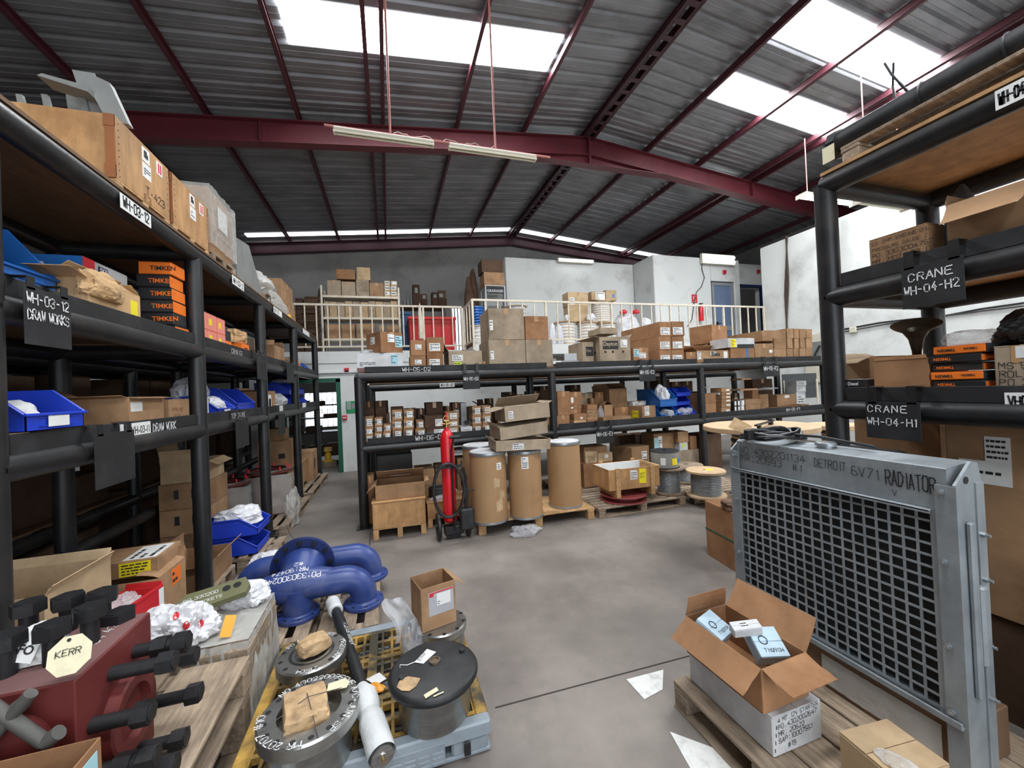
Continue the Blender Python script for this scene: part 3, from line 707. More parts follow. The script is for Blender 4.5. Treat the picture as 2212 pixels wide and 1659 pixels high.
def plate_C(label, px0, px1, py, h, text):
    x0, x1 = atY(px0, py, CY-.075).x, atY(px1, py, CY-.075).x
    z = atY((px0+px1)/2, py, CY-.075).z; zf = CT+.054 if z > 1.5 else CM+.054
    plate(label, ((x0+x1)/2, CY-.075, min(z, zf-.005)), 0, x1-x0, h, [(text, h*.55, .015)] if text else [], (x1-x0)/5.6, zf=zf)
plate_C('black hanging sign chalked WH-05-D2 on the top shelf of the facing rack', 999, 1036, 806, .22, 'WH-05-D2')
plate_C('black hanging sign chalked WH-05-E2 under the grey cartons with black print', 1380, 1415, 795, .21, 'WH-05-E2')
plate_C('black hanging sign chalked WH-05-F2 below the stacked long cartons', 1648, 1682, 789, .2, 'WH-05-F2')
plate_C('black hanging sign chalked WH-05-E1 above the small wooden crate', 1287, 1325, 928, .21, 'WH-05-E1')
def plate_R(label, px0, py0, px1, py1, h, lines, size, tilt=0):
    a, b = atX(px0, py0, RXR-.07), atX(px1, py1, RXR-.07)
    z = (a.z+b.z)/2; zf = R2+.054 if z > 1.9 else R1+.054
    o = plate(label, (RXR-.078, (a.y+b.y)/2, min(z, zf-.005)), R(-90), a.y-b.y, h, lines, size, tilt=tilt, zf=zf)
    return o
plate_R('black hanging sign chalked CRANE WH-04-H2 on the upper shelf bar beside the radiator', 1949, 584, 2084, 548, .21, [('CRANE', .135, .03), ('WH-04-H2', .07, .012)], .038)
plate_R('black hanging sign chalked CRANE WH-04-H1 on the lower shelf bar above the radiator', 1872, 867, 1990, 870, .2, [('CRANE', .145, .012), ('WH-04-H1', .075, .008)], .036)
a, b = atX(2150, 200, RXR-.06), atX(2230, 165, RXR-.06)
rack_label(RK_R, -a.y, -a.y+.14, 2.82, .085, 'WH-04-H3', yoff=.064)
a = atX(2172, 860, RXR-.02); rack_label(RK_R, -a.y, -a.y+.14, a.z-.05, .075, 'VHC-04', yoff=.026)
# ------------------------------------------------------------------ mezzanine railing
def railing(label, pts, z0, z1, zb, sp, group):
    o = thing('railing', label, 'railing', (pts[0][0], pts[0][1], z0), group=group); P = [Vector((x-pts[0][0], y-pts[0][1], 0)) for x, y in pts]
    for nm, z, r in (('top_rail', z1-z0, .022), ('bottom_rail', zb-z0, .018)):
        mb = MB()
        for a, b in zip(P[:-1], P[1:]):
            d = (b-a).normalized(); n = Vector((-d.y, d.x, 0))*r
            V = [a-n-d*.0, a+n, b+n, b-n]; mb.add([(v.x, v.y, z-r) for v in V]+[(v.x, v.y, z+r) for v in V], [(3, 2, 1, 0), (4, 5, 6, 7), (0, 1, 5, 4), (1, 2, 6, 5), (2, 3, 7, 6), (3, 0, 4, 7)])
        mb.build(nm, M['cream'], o, smooth=False)
    for a, b in zip(P[:-1], P[1:]):
        L = (b-a).length; n = max(1, round(L/sp))
        for i in range(n):
            p = a.lerp(b, i/n); big = (i % 6 == 0)
            mb = MB(); q = .022 if big else .013
            mb.box(p.x-q, p.x+q, p.y-q, p.y+q, (-.12 if big else zb-z0), z1-z0-.02); mb.build('railing_post' if big else 'baluster', M['cream'], o, smooth=False)
    p = P[-1]; mb = MB(); mb.box(p.x-.022, p.x+.022, p.y-.022, p.y+.022, 0, z1-z0-.02); mb.build('railing_post', M['cream'], o, smooth=False)
railing('cream railing on the mezzanine edge in front of the red tub and white shelving', [(-1.9, 9.45), (1.76, 9.45)], SLZ, 3.71, 2.78, .235, None)
railing('cream railing on the stepped-out mezzanine edge above the stacked cartons', [(1.81, 9.43), (1.81, 8.42), (10.15, 8.42)], SLZ, 3.66, 2.78, .29, None)
# ------------------------------------------------------------------ lamps, alarm boxes, signs on walls
lp = thing('hanging_light_fixture', 'unlit twin tube light hung on faded red rods under the skylight', 'lamp', (0, 5.05, 0))
a, b = atY(700, 270, 5.05), atY(1188, 340, 5.05)
zr_ = (a.z+b.z)/2
mb = MB(); mb.box(a.x, b.x, -.012, .012, zr_-.012, zr_+.012); mb.build('mounting_rail', M['rose'], lp, smooth=False)
for (xa, xb) in ((720, 938), (968, 1157)):
    p, q = atY(xa, 287, 5.05), atY(xb, 333, 5.05)
    mb = MB(); z = zr_-.055; mb.box(p.x, q.x, -.045, .045, z, z+.042, .012); mb.build('lamp_housing', M['lampbody'], lp)
    mb = MB(); mb.cyl((p.x+.02, -.028, z-.012), (q.x-.02, -.028, z-.012), .014, n=12); mb.cyl((p.x+.02, .028, z-.012), (q.x-.02, .028, z-.012), .014, n=12)
    mb.box(p.x, p.x+.022, -.04, .04, z-.026, z); mb.box(q.x-.022, q.x, -.04, .04, z-.026, z); mb.build('tube', M['tubeoff'], lp)
for px, py in ((843, 288), (1070, 318)):
    p = atY(px, py, 5.05); mb = MB(); mb.cyl((p.x, 0, zr_), (p.x, 0, rz_at(p.x)+.1), .014, n=8); mb.build('suspension_rod', M['rose'], lp)
mb = MB(); p, q = atY(850, 289, 5.05), atY(1070, 316, 5.05)
mb.tube([(p.x+(q.x-p.x)*i/24, .01, zr_+.03+.02*math.sin(i*1.1)+.012*math.sin(i*2.7)) for i in range(25)], .004, 6); mb.build('wire', M['lampbody'], lp)
def wall_lamp(label, px0, px1, py, Y, tubes=2, back=None):
    p, q = atY(px0, py, Y), atY(px1, py, Y); z = (p.z+q.z)/2; x0, x1 = p.x, q.x
    o = thing('fluorescent_light', label, 'lamp', ((x0+x1)/2, Y, z)); w = (x1-x0)/2
    mb = MB(); h = .16 if tubes > 1 else .06
    mb.box(-w, w, 0, .1, -h, h, .01); mb.build('lamp_housing', M['lampbody'], o)
    for i in range(tubes):
        zz = (i-(tubes-1)/2)*.15; mb = MB(); mb.cyl((-w+.04, -.03, zz), (w-.04, -.03, zz), .02, n=10); mb.build('tube', M['tubeon'], o)
    return o
wall_lamp('lit tube light on the top edge of the plain white mezzanine wall', 1206, 1283, 563, 10.88, 1)
wall_lamp('lit double tube light above the aluminium framed glass door', 1517, 1588, 560, 9.88, 2)
def hung_lamp(label, px0, px1, py0, py1, Y, lit):
    p, q = atY(px0, py0, Y), atY(px1, py1, Y); z = (p.z+q.z)/2; L = q.x-p.x
    o = thing('hanging_light_fixture', label, 'lamp', (p.x, Y, z))
    mb = MB(); mb.box(0, L, -.12, .12, 0, .03, .01); mb.box(0, .03, -.12, .12, -.06, .0); mb.box(L-.03, L, -.12, .12, -.06, 0); mb.build('lamp_housing', M['lampbody'], o, smooth=False)
    for y in (-.06, .06): mb = MB(); mb.cyl((.03, y, -.03), (L-.03, y, -.03), .018, n=10); mb.build('tube', M['tubeon'] if lit else M['tubeoff'], o)
    for x in (.2, L-.2): mb = MB(); mb.cyl((x, 0, .03), (x, 0, rz_at(p.x+x)-z), .01, n=6); mb.build('suspension_rod', M['rose'], o)
hung_lamp('lit twin tube light hanging behind the corner post of the rack beside the radiator', 1730, 1848, 424, 436, 6.2, True)
hung_lamp('switched off twin tube light hanging above the white partition', 1857, 1962, 434, 444, 4.6, False)
def alarm(label, px, py, Y, s=.1):
    p = atY(px, py, Y); o = thing('alarm_box', label, 'alarm', (p.x, Y, p.z)); mb = MB(); mb.box(-s/2, s/2, -.05, 0, -s/2, s/2, .006); mb.build('case', M['redlab'], o, smooth=False)
    mb = MB(); mb.cyl((0, -.055, 0), (0, -.05, 0), s*.25, n=16); mb.build('button', M['maroon'], o)
    return o
alarm('small red alarm sounder on the wall above the green sign', 749, 800, LW-.0)
o = alarm('small red break-glass alarm box below the green sign', 745, 902, LW-.0)
patch('white_label', M['paper'], o, lambda u, v, e=0: (-.035+u, -.056-e, -.012+v), 0, 0, .07, .024)
alarm('small red alarm sounder above the aluminium framed glass door', 1564, 588, 9.99, .12); alarm('small red alarm sounder above the blue framed doorway', 1637, 587, 10.29, .12)
p, q = atY(747, 867, LW-.002), atY(769, 892, LW-.002)
o = thing('sign_board', 'green wall sign beside the green doorway', 'sign', (p.x, LW-.002, q.z)); mb = MB(); mb.box(0, q.x-p.x, -.008, 0, 0, p.z-q.z); mb.build('board', M['greentag'], o, smooth=False)
mb = MB(); mb.box(.02, .1, -.05, -.008, .08, .26, .01); mb.build('call_point', M['bagclear'], o); mb = MB(); mb.box(.12, .2, -.011, -.008, .1, .22); mb.build('print', M['greymet'], o, smooth=False)
p, q = atY(1494, 636, 9.99), atY(1506, 654, 9.99)
o = thing('fire_sign', 'small red and white fire extinguisher sign on the white office wall', 'sign', (p.x, 9.99, q.z)); mb = MB(); mb.box(0, q.x-p.x, -.008, 0, 0, p.z-q.z); mb.build('board', M['redlab'], o, smooth=False)
fnn = lambda u, v, e=0: (u, -.009-e, v)
patch('print', M['whiteink'], o, fnn, .05, .1, .07, .2); patch('print', M['whiteink'], o, fnn, .11, .09, .125, .22); patch('print', M['whiteink'], o, fnn, .04, .03, .14, .045)
def ext_small(label, px, pyt, pyb, Y):
    t, b = atY(px, pyt, Y), atY(px, pyb, Y); H = .55; o = thing('fire_extinguisher', label, 'fire extinguisher', (t.x, Y, t.z-H))
    mb = MB(); mb.lathe([(0, 0), (.07, 0), (.075, .02), (.075, H*.72), (.05, H*.82), (.02, H*.86), (.02, H*.92), (0, H*.92)], 20); mb.build('cylinder', M['extred'], o)
    mb = MB(); mb.box(-.02, .02, -.02, .02, H*.9, H); mb.box(-.02, .1, -.012, .012, H*.96, H); mb.build('valve', M['stud'], o)
    mb = MB(); mb.tube([(.0, -.03, H*.92), (-.08, -.03, H*.95), (-.11, -.04, H*.7), (-.1, -.05, H*.3)], .012, 8); mb.build('hose', M['rubber'], o)
    mb = MB(); mb.box(-.08, .08, .07, .1, H*.5, H*.56); mb.build('wall_bracket', M['stud'], o)
ext_small('red fire extinguisher hung on the white office wall below its sign', 1513, 655, 700, 9.9)
# loose wire running down the office wall
mb = MB(); mb.tube([atY(x, y, 9.97) for x, y in ((1518, 560), (1516, 580), (1522, 600), (1515, 620), (1505, 630), (1500, 650), (1495, 690), (1485, 705))], .012, 6)
tag(mb.build('electric_wire', M['greytape']), 'loose grey wire hanging from the double tube light down the office wall', 'wire')
# cable bundle and conduit on the partition
mb = MB()
for i in range(5): mb.tube([atX(1697+i*1.2+2*math.sin(i+k), 510+k*26, PX-.03-.01*i) for k in range(9)], .014, 6)
tag(mb.build('cable_bundle', mat('brown_cables', rgb(74, 56, 50), .6)), 'brown cable bundle running down the white partition', 'cable')
mb = MB(); mb.tube([atX(x, y, PX-.02) for x, y in ((1762, 722), (1818, 712), (1900, 697), (1960, 690), (2040, 682), (2120, 667), (2212, 654))], .016, 6); mb.tube([atX(x, y, PX-.03) for x, y in ((1762, 727), (1830, 716), (1960, 692), (2120, 672), (2212, 661))], .01, 6)
tag(mb.build('cable', M['rubber']), 'black cable run along the white partition behind the horn', 'cable')
p = atX(1845, 712, PX); mb = MB(); mb.box(PX-.06, PX, p.y-.07, p.y+.07, p.z-.07, p.z+.06, .01); tag(mb.build('junction_box', M['lampbody']), 'small white junction box on the partition cable', 'box')
p = atX(1772, 760, PX); o = thing('electric_cabinet', 'grey white electric panel on the partition past the end of the facing rack', 'panel', (PX-.006, p.y, p.z-.45))
mb = MB(); mb.box(-.12, 0, -.35, .3, -.3, .9, .01); mb.build('case', M['lampbody'], o, smooth=False)
mb = MB(); mb.box(-.125, -.12, -.2, .1, .2, .7); mb.build('door', M['greymet'], o, smooth=False)
mb = MB(); mb.tube([(-.15, -.1, .6), (-.18, .0, .4), (-.15, .05, .2)], .02, 6); mb.build('flex', M['rubber'], o)
# ------------------------------------------------------------------ shared builders: bins, bags, reels, pallets
from mathutils import noise
c1, c2, c3, c4 = crop(640, 540, 3.687), crop(1200, 540, 3.687), crop(760, 820, 4.424), crop(1180, 820, 4.424)
def hopper_bin(label, loc, rz, w, d, h, mt, group=None, tag_=None, rot=None):
    """open-fronted plastic storage bin; front to local -y"""
    t = .004; mb = MB(); lo = h*.42; c = d*.34
    prof = [(0, 0), (d, 0), (d, h), (c, h), (0, lo)]
    for s in (-1, 1):
        x = s*w/2; V = [(x, y, z) for y, z in prof]+[(x-s*t, y, z) for y, z in prof]
        mb.add(V, [(0, 1, 2, 3, 4), (9, 8, 7, 6, 5)]+[(i, 5+i, 5+(i+1) % 5, (i+1) % 5) for i in range(5)])
        ex = x+s*.008    # rolled rim along the side
        mb.tube([(ex, d, h-.004), (ex, c, h-.004), (ex, 0, lo-.004)], .006, 6)
    mb.box(-w/2, w/2, 0, d, 0, t); mb.box(-w/2, w/2, d-t, d, 0, h); mb.box(-w/2, w/2, 0, t, 0, lo); mb.box(-w/2-.01, w/2+.01, -.012, .006, lo-.012, lo, .002); mb.box(-w/2, w/2, d-.004, d+.012, h-.014, h)
    mb.box(-w*.3, w*.3, -.006, 0, lo*.25, lo*.3); mb.box(-w*.3, w*.3, -.006, 0, lo*.72, lo*.77)
    o = mb.build('storage_bin', mt, None, smooth=False); o.location = loc; o.rotation_euler = rot if rot else (0, 0, rz)
    if tag_: patch('paper_label', M['paper'], o, lambda u, v, e=0: (u, -.007-e, v), -w*.18, lo*.2, w*.18, lo*.82)
    return tag(o, label, 'bin', group)
def fbin(label, T, r, Y, d, zb=None, mt='blue', rz=0, **k):
    x0, x1, z0, z1 = pbox(T, r, Y)
    if zb is not None: z0 = zb
    return hopper_bin(label, ((x0+x1)/2, Y, z0), rz, x1-x0-.02, d, z1-z0, M[mt], **k), z1
def lump(name, label, cat, loc, size, mt, seed=0, rough=.35, freq=3.0, fl=.0, group=None, rz=0, sub=4, parent=None, sharp=.5, boxy=0.0):
    """crumpled bag or wad: a creased, folded body that sits flat; boxy > 0 squares it up into a parcel"""
    bm = bmesh.new(); bmesh.ops.create_icosphere(bm, subdivisions=sub if sub != 4 else (5 if max(size) > .22 else 4), radius=1)
    sd = Vector((seed*3.7, seed*1.3, seed*7.1))
    def ridge(q): return 1-2*abs(noise.noise(q))
    for v in bm.verts:
        p = v.co.normalized(); q = p.copy()
        if boxy: k = max(abs(p.x), abs(p.y), abs(p.z)); q = p.lerp(p/k, boxy)
        wv = Vector((noise.noise(p*1.7+sd), noise.noise(p*1.7+sd+Vector((9, 0, 0))), noise.noise(p*1.7+sd+Vector((0, 9, 0)))))*.5
        n = noise.noise(p*1.25+sd)*1.1+.45*ridge(p*freq*.55+wv+sd)+.24*ridge(p*freq*1.25+wv*2+sd)+.13*ridge(p*freq*2.7+wv*3+sd)
        r = 1+rough*(n-.25)
        q = q*r; z = q.z
        if z < -.5: z = -.5+(z+.5)*.08
        v.co = Vector((q.x*size[0]/2, q.y*size[1]/2, (z+.6)*size[2]/1.6))
    me = bpy.data.meshes.new(name); bm.to_mesh(me); bm.free(); me.materials.append(mt if not isinstance(mt, str) else M[mt])
    zmin = min(v.co.z for v in me.vertices)
    for v in me.vertices: v.co.z -= zmin
    me.polygons.foreach_set('use_smooth', [True]*len(me.polygons)); me.set_sharp_from_angle(angle=R(38))
    o = bpy.data.objects.new(name, me); col.objects.link(o); o.location = loc; o.rotation_euler = (0, 0, rz)
    if parent is not None: o.parent = parent; return o
    return tag(o, label, cat, group)
def plump(name, label, cat, T, r, Y, dy, mt, zb=None, **k):
    x0, x1, z0, z1 = pbox(T, r, Y)
    if zb is not None: z0 = zb
    return lump(name, label, cat, ((x0+x1)/2, Y, z0), (x1-x0, dy, max(.04, z1-z0)), mt, **k)
# ------------------------------------------------------------------ facing rack, top deck
YF = 5.47
zt = CT
o = fbox('long white carton with maroon base band at the doorway end of the facing rack', c1, (480, 820, 852, 990), YF, .5, zt, tone='white', labels=[('f', .73, .35, .89, .9, 'bluetag', 4), ('f', .0, .0, 1.0, .2, 'maroonlab')], tape=None)
w0 = o.dimensions.x; hh = o.dimensions.z
scribble(o, face(w0, .5, hh, 'f'), .06*w0, .28*hh, .4*w0, .52*hh, 3, M['ink'])
printed('SPRINGS AND BLOCKS', .022, M['whiteink'], o, face(w0, .5, hh, 'f'), w0*.33, hh*.06, lift=.004)
zw = zt+hh
plump('plastic_wrap', 'crumpled clear plastic on the long white carton', 'wrap', c1, (520, 795, 625, 825), YF+.15, .2, 'bagclear', zw, seed=3)
fbox('brown carton with blue label turned cornerwise on the long white carton', c1, (655, 655, 865, 815), YF+.05, .36, zw+.002, tone='orange', rz=R(32), labels=[('f', .32, .52, .62, .9, 'paper', 3), ('f', .66, .3, .98, .85, 'bluetag', 4), ('l', .3, .45, .6, .8, 'paper', 3)])
K = dict(tone='orange', group=None)
stack(c1, YF, .42, zt, 905, 1035, [752, 876, 990], 'creased brown carton with white label', 'of the pair next to the long white carton', tone='orange', tape=None, labels=[('f', .3, .4, .72, .72, 'paper', 3)])
stack(c1, YF-.01, .42, zt, 1040, 1180, [733, 852, 990], 'brown carton with large white delivery label', 'of the pair beside the open flap carton', tone='orange', tape=None, labels=[('f', .15, .08, .78, .6, 'paper', 4)])
fbox('taupe carton with lime label and one raised flap on the facing rack', c1, (1215, 803, 1482, 975), YF, .5, zt, tone='taupe', flaps={'l': (35, .2), 'b': (160, .05)}, labels=[('f', .1, .45, .42, .78, 'paper', 3), ('f', .15, .24, .36, .4, 'lime', 1)])
fbox('narrow brown carton squeezed beside the tall taupe stack', c1, (1484, 885, 1512, 970), YF, .3, zt, tone='orange')
A = fbox('large taupe carton at the bottom of the tall stack, doorway side', c1, (1535, 714, 1828, 965), YF-.02, .62, zt, tone='taupe', labels=[('f', .04, .3, .13, .6, 'paper', 3)])
B = fbox('large taupe carton at the bottom of the tall stack, under the brown carton', c1, (1830, 713, 2045, 965), YF-.01, .62, zt, tone='taupe')
za = zt+A.dimensions.z; zb_ = zt+B.dimensions.z
fbox('large taupe carton on top of the tall stack', c1, (1530, 465, 1815, 712), YF-.02, .62, za+.002, tone='taupe', labels=[('f', .03, .3, .12, .62, 'paper', 3)], rz=R(-2))
o = fbox('brown carton with faint handwriting on the two large taupe cartons', c1, (1822, 527, 2008, 711), YF, .5, zb_+.002, tone='orange')
for i, tx in enumerate(('PO 33030', 'MR 2058', '(N 07)')): hand(tx, .035, M['plydark'] if 'plydark' in M else M['ink'], o, face(o.dimensions.x, .5, o.dimensions.z, 'f'), .08, .3-.07*i, wd=.1)
# grey goods between the taupe stack and the Dayton carton
g = thing('light_fitting', 'grey metal light fitting with mounting bracket lying on the facing rack', 'lamp', (atY(1215, 790, YF+.1).x, YF+.1, zt))
mb = MB(); mb.box(-.24, .3, 0, .3, .03, .09, .02); mb.build('housing', M['greymet'], g); mb = MB(); mb.cyl((-.1, .12, .09), (-.1, .12, .13), .05, n=14); mb.build('knob', M['greymet'], g)
mb = MB(); mb.box(-.24, -.2, .05, .25, 0, .03); mb.box(.2, .24, .05, .25, 0, .03); mb.build('foot', M['greymet'], g)
mb = MB(); mb.box(.05, .26, .02, .04, .09, .2); mb.build('bracket', M['alu'], g); mb = MB(); mb.box(-.2, -.02, -.002, 0, .04, .085); mb.build('paper_label', M['paper'], g)
# grey-brown cartons with bold black print
x0, x1, z0, z1 = pbox(c2, (350, 692, 602, 940), YF-.03)
def dayton(label, x0, x1, Y, z0, z1, d, rz=0):
    o = carton(label, x1-x0, d, z1-z0, ((x0+x1)/2, Y, z0), rz, 'taupe', flaps={'b': (10, .05), 's': (60, .06), 'l': (75, .08)}, labels=[('f', .68, .62, .9, .9, 'paper', 4)])
    w, h = x1-x0, z1-z0
    for k, (ww, a, b) in (('f', (w, .1, .6)), ('l', (d, .12, .62))):
        f = face(w, d, h, k); p = patch('print', M['ink'], o, f, ww*a, h*.55, ww*b, h*.86); printed('Dayton', h*.15, M['taupep'], p, f, ww*a+.01, h*.68, bold=.01, width=ww*(b-a)-.03, lift=.004)
        for q in (.14, .38, .72): patch('print', M['ink'], o, f, ww*q, h*.42, ww*q+.04, h*.5)
    return o
M['taupep'] = mat('card_coloured_print', rgb(186, 168, 142), .8)
o = dayton('taupe carton with black print, in front of the railing of the mezzanine', x0, x1, YF-.03, zt, z1, .62, R(0))
o2 = carton('taupe carton standing beside the black printed carton, printed on its side', .2, .5, (z1-zt)*.86, (x0-.125, YF+.1, zt), 0, 'taupe', tape=None)
f = face(.2, .5, (z1-zt)*.86, 'f'); p = patch('print', M['ink'], o2, f, .06, .15, .19, .3); printed('Day', .04, M['taupep'], p, f, .07, .22, lift=.004)
x0_, x1_, z0_, z1_ = pbox(c2, (372, 645, 512, 692), YF)
carton('flattened carton lying on the black printed carton', x1_-x0_, .4, .1, ((x0_+x1_)/2, YF+.06, z1+.06), 0, 'taupe', tape=None)
fbox('brown carton with pale blue slip beside the black printed carton', c2, (612, 778, 750, 935), YF-.04, .4, zt, tone='orange', rz=R(4), labels=[('f', .05, .45, .38, .9, 'bluetag', 3), ('f', .4, .35, .82, .68, 'paper', 4)])
for x0, x1, nm in ((828, 926, 'nearer the black printed carton'), (928, 1028, 'on the far side')):
    stack(c2, YF, 1.1, zt, x0, x1, [606, 720, 830, 935], 'long brown carton with white label', 'of the column '+nm, tone='orange', tape=None, labels=[('f', .08, .1, .85, .6, 'paper', 4)])
fbox('brown carton between the long cartons and the carton marked Beta'.replace(' marked Beta', ' with bold black logo'), c2, (1042, 812, 1122, 935), YF, .4, zt, tone='orange')
o = fbox('brown carton with bold black logo and taped raised lid', c2, (1128, 800, 1380, 920), YF-.02, .5, zt, tone='kraft', flaps={'f': (170, .02), 'b': (-70, .22), 'l': (40, .1)}, labels=[('f', .0, .25, .12, .95, 'paper', 4), ('f', .42, .6, .6, .92, 'paper', 2), ('f', .84, .3, .96, .9, 'paper', 0)])
w0, h0 = o.dimensions.x, atY(*c2(1250, 800), YF).z-zt
printed('Beta', .075, M['ink'], o, face(.66, .5, .3, 'f'), .3, .1, bold=.03); 
x0, x1, z0, z1 = pbox(c2, (1212, 600, 1402, 745), YF+.5)
zsup = zt+.28
carton('brown carton used as a support behind the bold logo carton', .6, .4, z0-zt, ((x0+x1)/2, YF+.51, zt), 0, 'kraft', tape=None)
carton('clean brown carton raised above the bold logo carton, taped twice', x1-x0, .44, z1-z0, ((x0+x1)/2+.0, YF+.5, z0+.001), R(18), 'orange')
o = fbox('brown carton with a blue tape strip under the white and red box', c2, (1395, 778, 1588, 920), YF, .46, zt, tone='orange', tape=None)
mb = MB(); d = o.dimensions; mb.box(.08, .12, -.003, d.y, 0, d.z+.003); mb.build('blue_tape', M['bluestrap'], o, smooth=False)
zq = zt+d.z
o = fbox('flat white box with yellow label and dark print on the blue taped carton', c2, (1372, 702, 1586, 780), YF-.02, .4, zq+.002, tone='white', tape=None, labels=[('f', .1, .05, .3, .9, 'yellow', 5), ('f', .34, .0, .98, .35, 'ink')])
fbox('brown carton with a tiny white label beside the block of long cartons', c2, (1590, 745, 1738, 910), YF, .42, zt, tone='kraft', labels=[('f', .76, .45, .93, .62, 'paper')])
for i, (x0, x1, dd) in enumerate(((1742, 1842, .5), (1844, 1898, .9), (1900, 1944, .9), (1946, 1996, .9), (1998, 2048, .9))):
    nm = ['first', 'second', 'third', 'fourth', 'last'][i]
    ys = [740, 822, 912] if i == 0 else [660+i*3, 742, 822, 912]
    stack(c2, YF+.01*i, dd, zt, x0, x1, ys, 'plain long brown carton', f'of the {nm} column in the block at the far end', tone='kraft', tape=None)
x0, x1, z0, z1 = pbox(c2, (1640, 656, 1842, 740), YF+.02)
carton('plain brown carton lying across the first column of the end block', x1-x0-.01, .9, z1-z0, ((x0+x1)/2, YF+.02, z0+.035), 0, 'kraft', tape=None)
# ------------------------------------------------------------------ facing rack, middle deck, first bay: small cartons in columns
zm = CM; G1 = None
W1 = 'small grey banded carton with white label'
LBL = [('f', .3, .2, .86, .82, 'paper', 3)]
cols = [('first', 120, 212, [395, 500, 567, 632], .0), ('second', 216, 298, [410, 488, 550, 632], .0), ('third', 300, 384, [475, 545, 628], 0), ('fourth', 386, 490, [340, 436, 524, 622], .0), ('fifth', 494, 596, [335, 428, 515, 614], 0), ('sixth', 606, 710, [440, 520, 606], 0)]
for nm, x0, x1, ys, dy in cols: stack(c3, YF, .3, zm, x0, x1, ys, W1, f'of the {nm} column from the doorway end', tone='kraft', tape='g', labels=LBL)
for x0, x1, ys, wh in ((714, 890, [455, 590], ''),):
    a = fbox('wide brown carton with large white label at the bottom, beyond the sixth small column', c3, (712, 458, 890, 590), YF-.01, .5, zm, tone='dark', tape='g', labels=[('f', .42, .12, .96, .8, 'paper', 4)])
    fbox('wide brown carton with large white label resting on its twin', c3, (685, 346, 882, 458), YF, .5, zm+a.dimensions.z, tone='dark', tape=None, labels=[('f', .58, .1, .98, .7, 'paper', 4)])
stack(c3, YF, .32, zm, 905, 1025, [345, 428, 490, 570], 'small brown carton with white label and orange dot', 'of the column behind the extinguisher', tone='kraft', tape=None, labels=LBL)
o = fbox('white plastic box with printed label carrying a glass jar', c3, (1040, 450, 1155, 562), YF, .3, zm, tone='white', tape=None, labels=[('f', .1, .1, .9, .8, 'paper', 4)])
x0, x1, z0, z1 = pbox(c3, (1078, 396, 1140, 450), YF+.02); zj = zm+o.dimensions.z
j = thing('jar', 'glass jar lying on its side on the white plastic box', 'jar', ((x0+x1)/2, YF+.05, zj+.001)); r = (x1-x0)/2
mb = MB(); mb.cyl((0, 0, r), (0, .14, r), r, n=20, caps=False); mb.build('glass', M['bagclear'], j); mb = MB(); mb.cyl((0, .1, r), (0, .13, r), r*.7, n=16); mb.build('contents', M['stud'], j)
stack(c3, YF, .3, zm, 1152, 1244, [300, 390, 475, 558], W1, 'of the seventh column, next to the jar', tone='kraft', tape='g', labels=LBL)
stack(c3, YF, .3, zm, 1248, 1340, [298, 386, 474, 556], W1, 'of the eighth column, behind the crushed cartons', tone='kraft', tape='g', labels=LBL)
stack(c3, YF, .3, zm, 1800, 1906, [388, 432, 515], 'plain small brown carton', 'of the pair beside the second post', tone='kraft', tape=None)
# darker toned cartons behind them
YB = 5.95
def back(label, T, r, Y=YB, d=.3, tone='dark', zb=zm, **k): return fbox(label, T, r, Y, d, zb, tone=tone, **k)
o = back('dark carton leaning at the doorway end behind the first column', c3, (118, 210, 215, 400), rz=R(-8)); 
back('dark carton leaning behind the second column of small cartons', c3, (222, 203, 330, 400), rz=R(-9), d=.2)
back('flat carton peeping out behind the third column', c3, (270, 325, 362, 400), tone='kraft')
back('dark brown carton with dark straps behind the fourth column', c3, (372, 262, 498, 400), tape='g')
back('plain dark carton behind the fifth column', c3, (505, 278, 622, 400)); back('plain dark carton behind the sixth column', c3, (626, 280, 700, 400))
back('large dark carton standing up behind the wide labelled pair', c3, (703, 218, 880, 400))
back('slim dark carton tilted beside the large dark carton', c3, (888, 256, 958, 400), rz=R(6))
back('dark carton with a white slip above the extinguisher valve', c3, (962, 220, 1038, 400), labels=[('f', .2, .5, .8, .75, 'paper', 2)])
back('pale grey white carton among the dark ones', c3, (1042, 220, 1100, 400), tone='white', tape=None)
back('dark brown carton behind the jar', c3, (1104, 262, 1200, 400)); back('low dark carton behind the seventh column', c3, (1204, 280, 1290, 400))
back('dark carton with its flap thrown open against the white wall', c3, (1222, 235, 1292, 400), Y=6.2, d=.2, flaps={'l': (60, .1), 'b': (10, .08)})
back('tall dark carton standing against the white wall', c3, (1296, 180, 1358, 400), Y=6.2, d=.2)
fbox('small carton with orange dot on top of the eighth column row', c3, (1392, 262, 1480, 400), YB, .25, zm, tone='kraft', labels=LBL)
for i, (r, nm) in enumerate((((1548, 142, 1648, 330), 'dark carton behind the crushed cartons, doorway side'), ((1655, 165, 1720, 330), 'dark carton behind the crushed cartons, middle one'), ((1735, 180, 1835, 400), 'brown carton with open flap behind the crushed cartons'))):
    fbox(nm, c3, r, 6.0, .2, zm, tone='dark', flaps={'f': (120, .12)} if i == 2 else None)
# second rack row behind: dark cartons seen through the bays
for i, (r, nm) in enumerate((((1480, 118, 1560, 200), 'first'), ((1712, 110, 1800, 180), 'second'), ((1800, 60, 1885, 180), 'third'))):
    fbox(f'dark carton on the rear rack behind the second post, {nm} from the doorway end', c3, r, 7.1, .4, .95+.079, tone='dark')
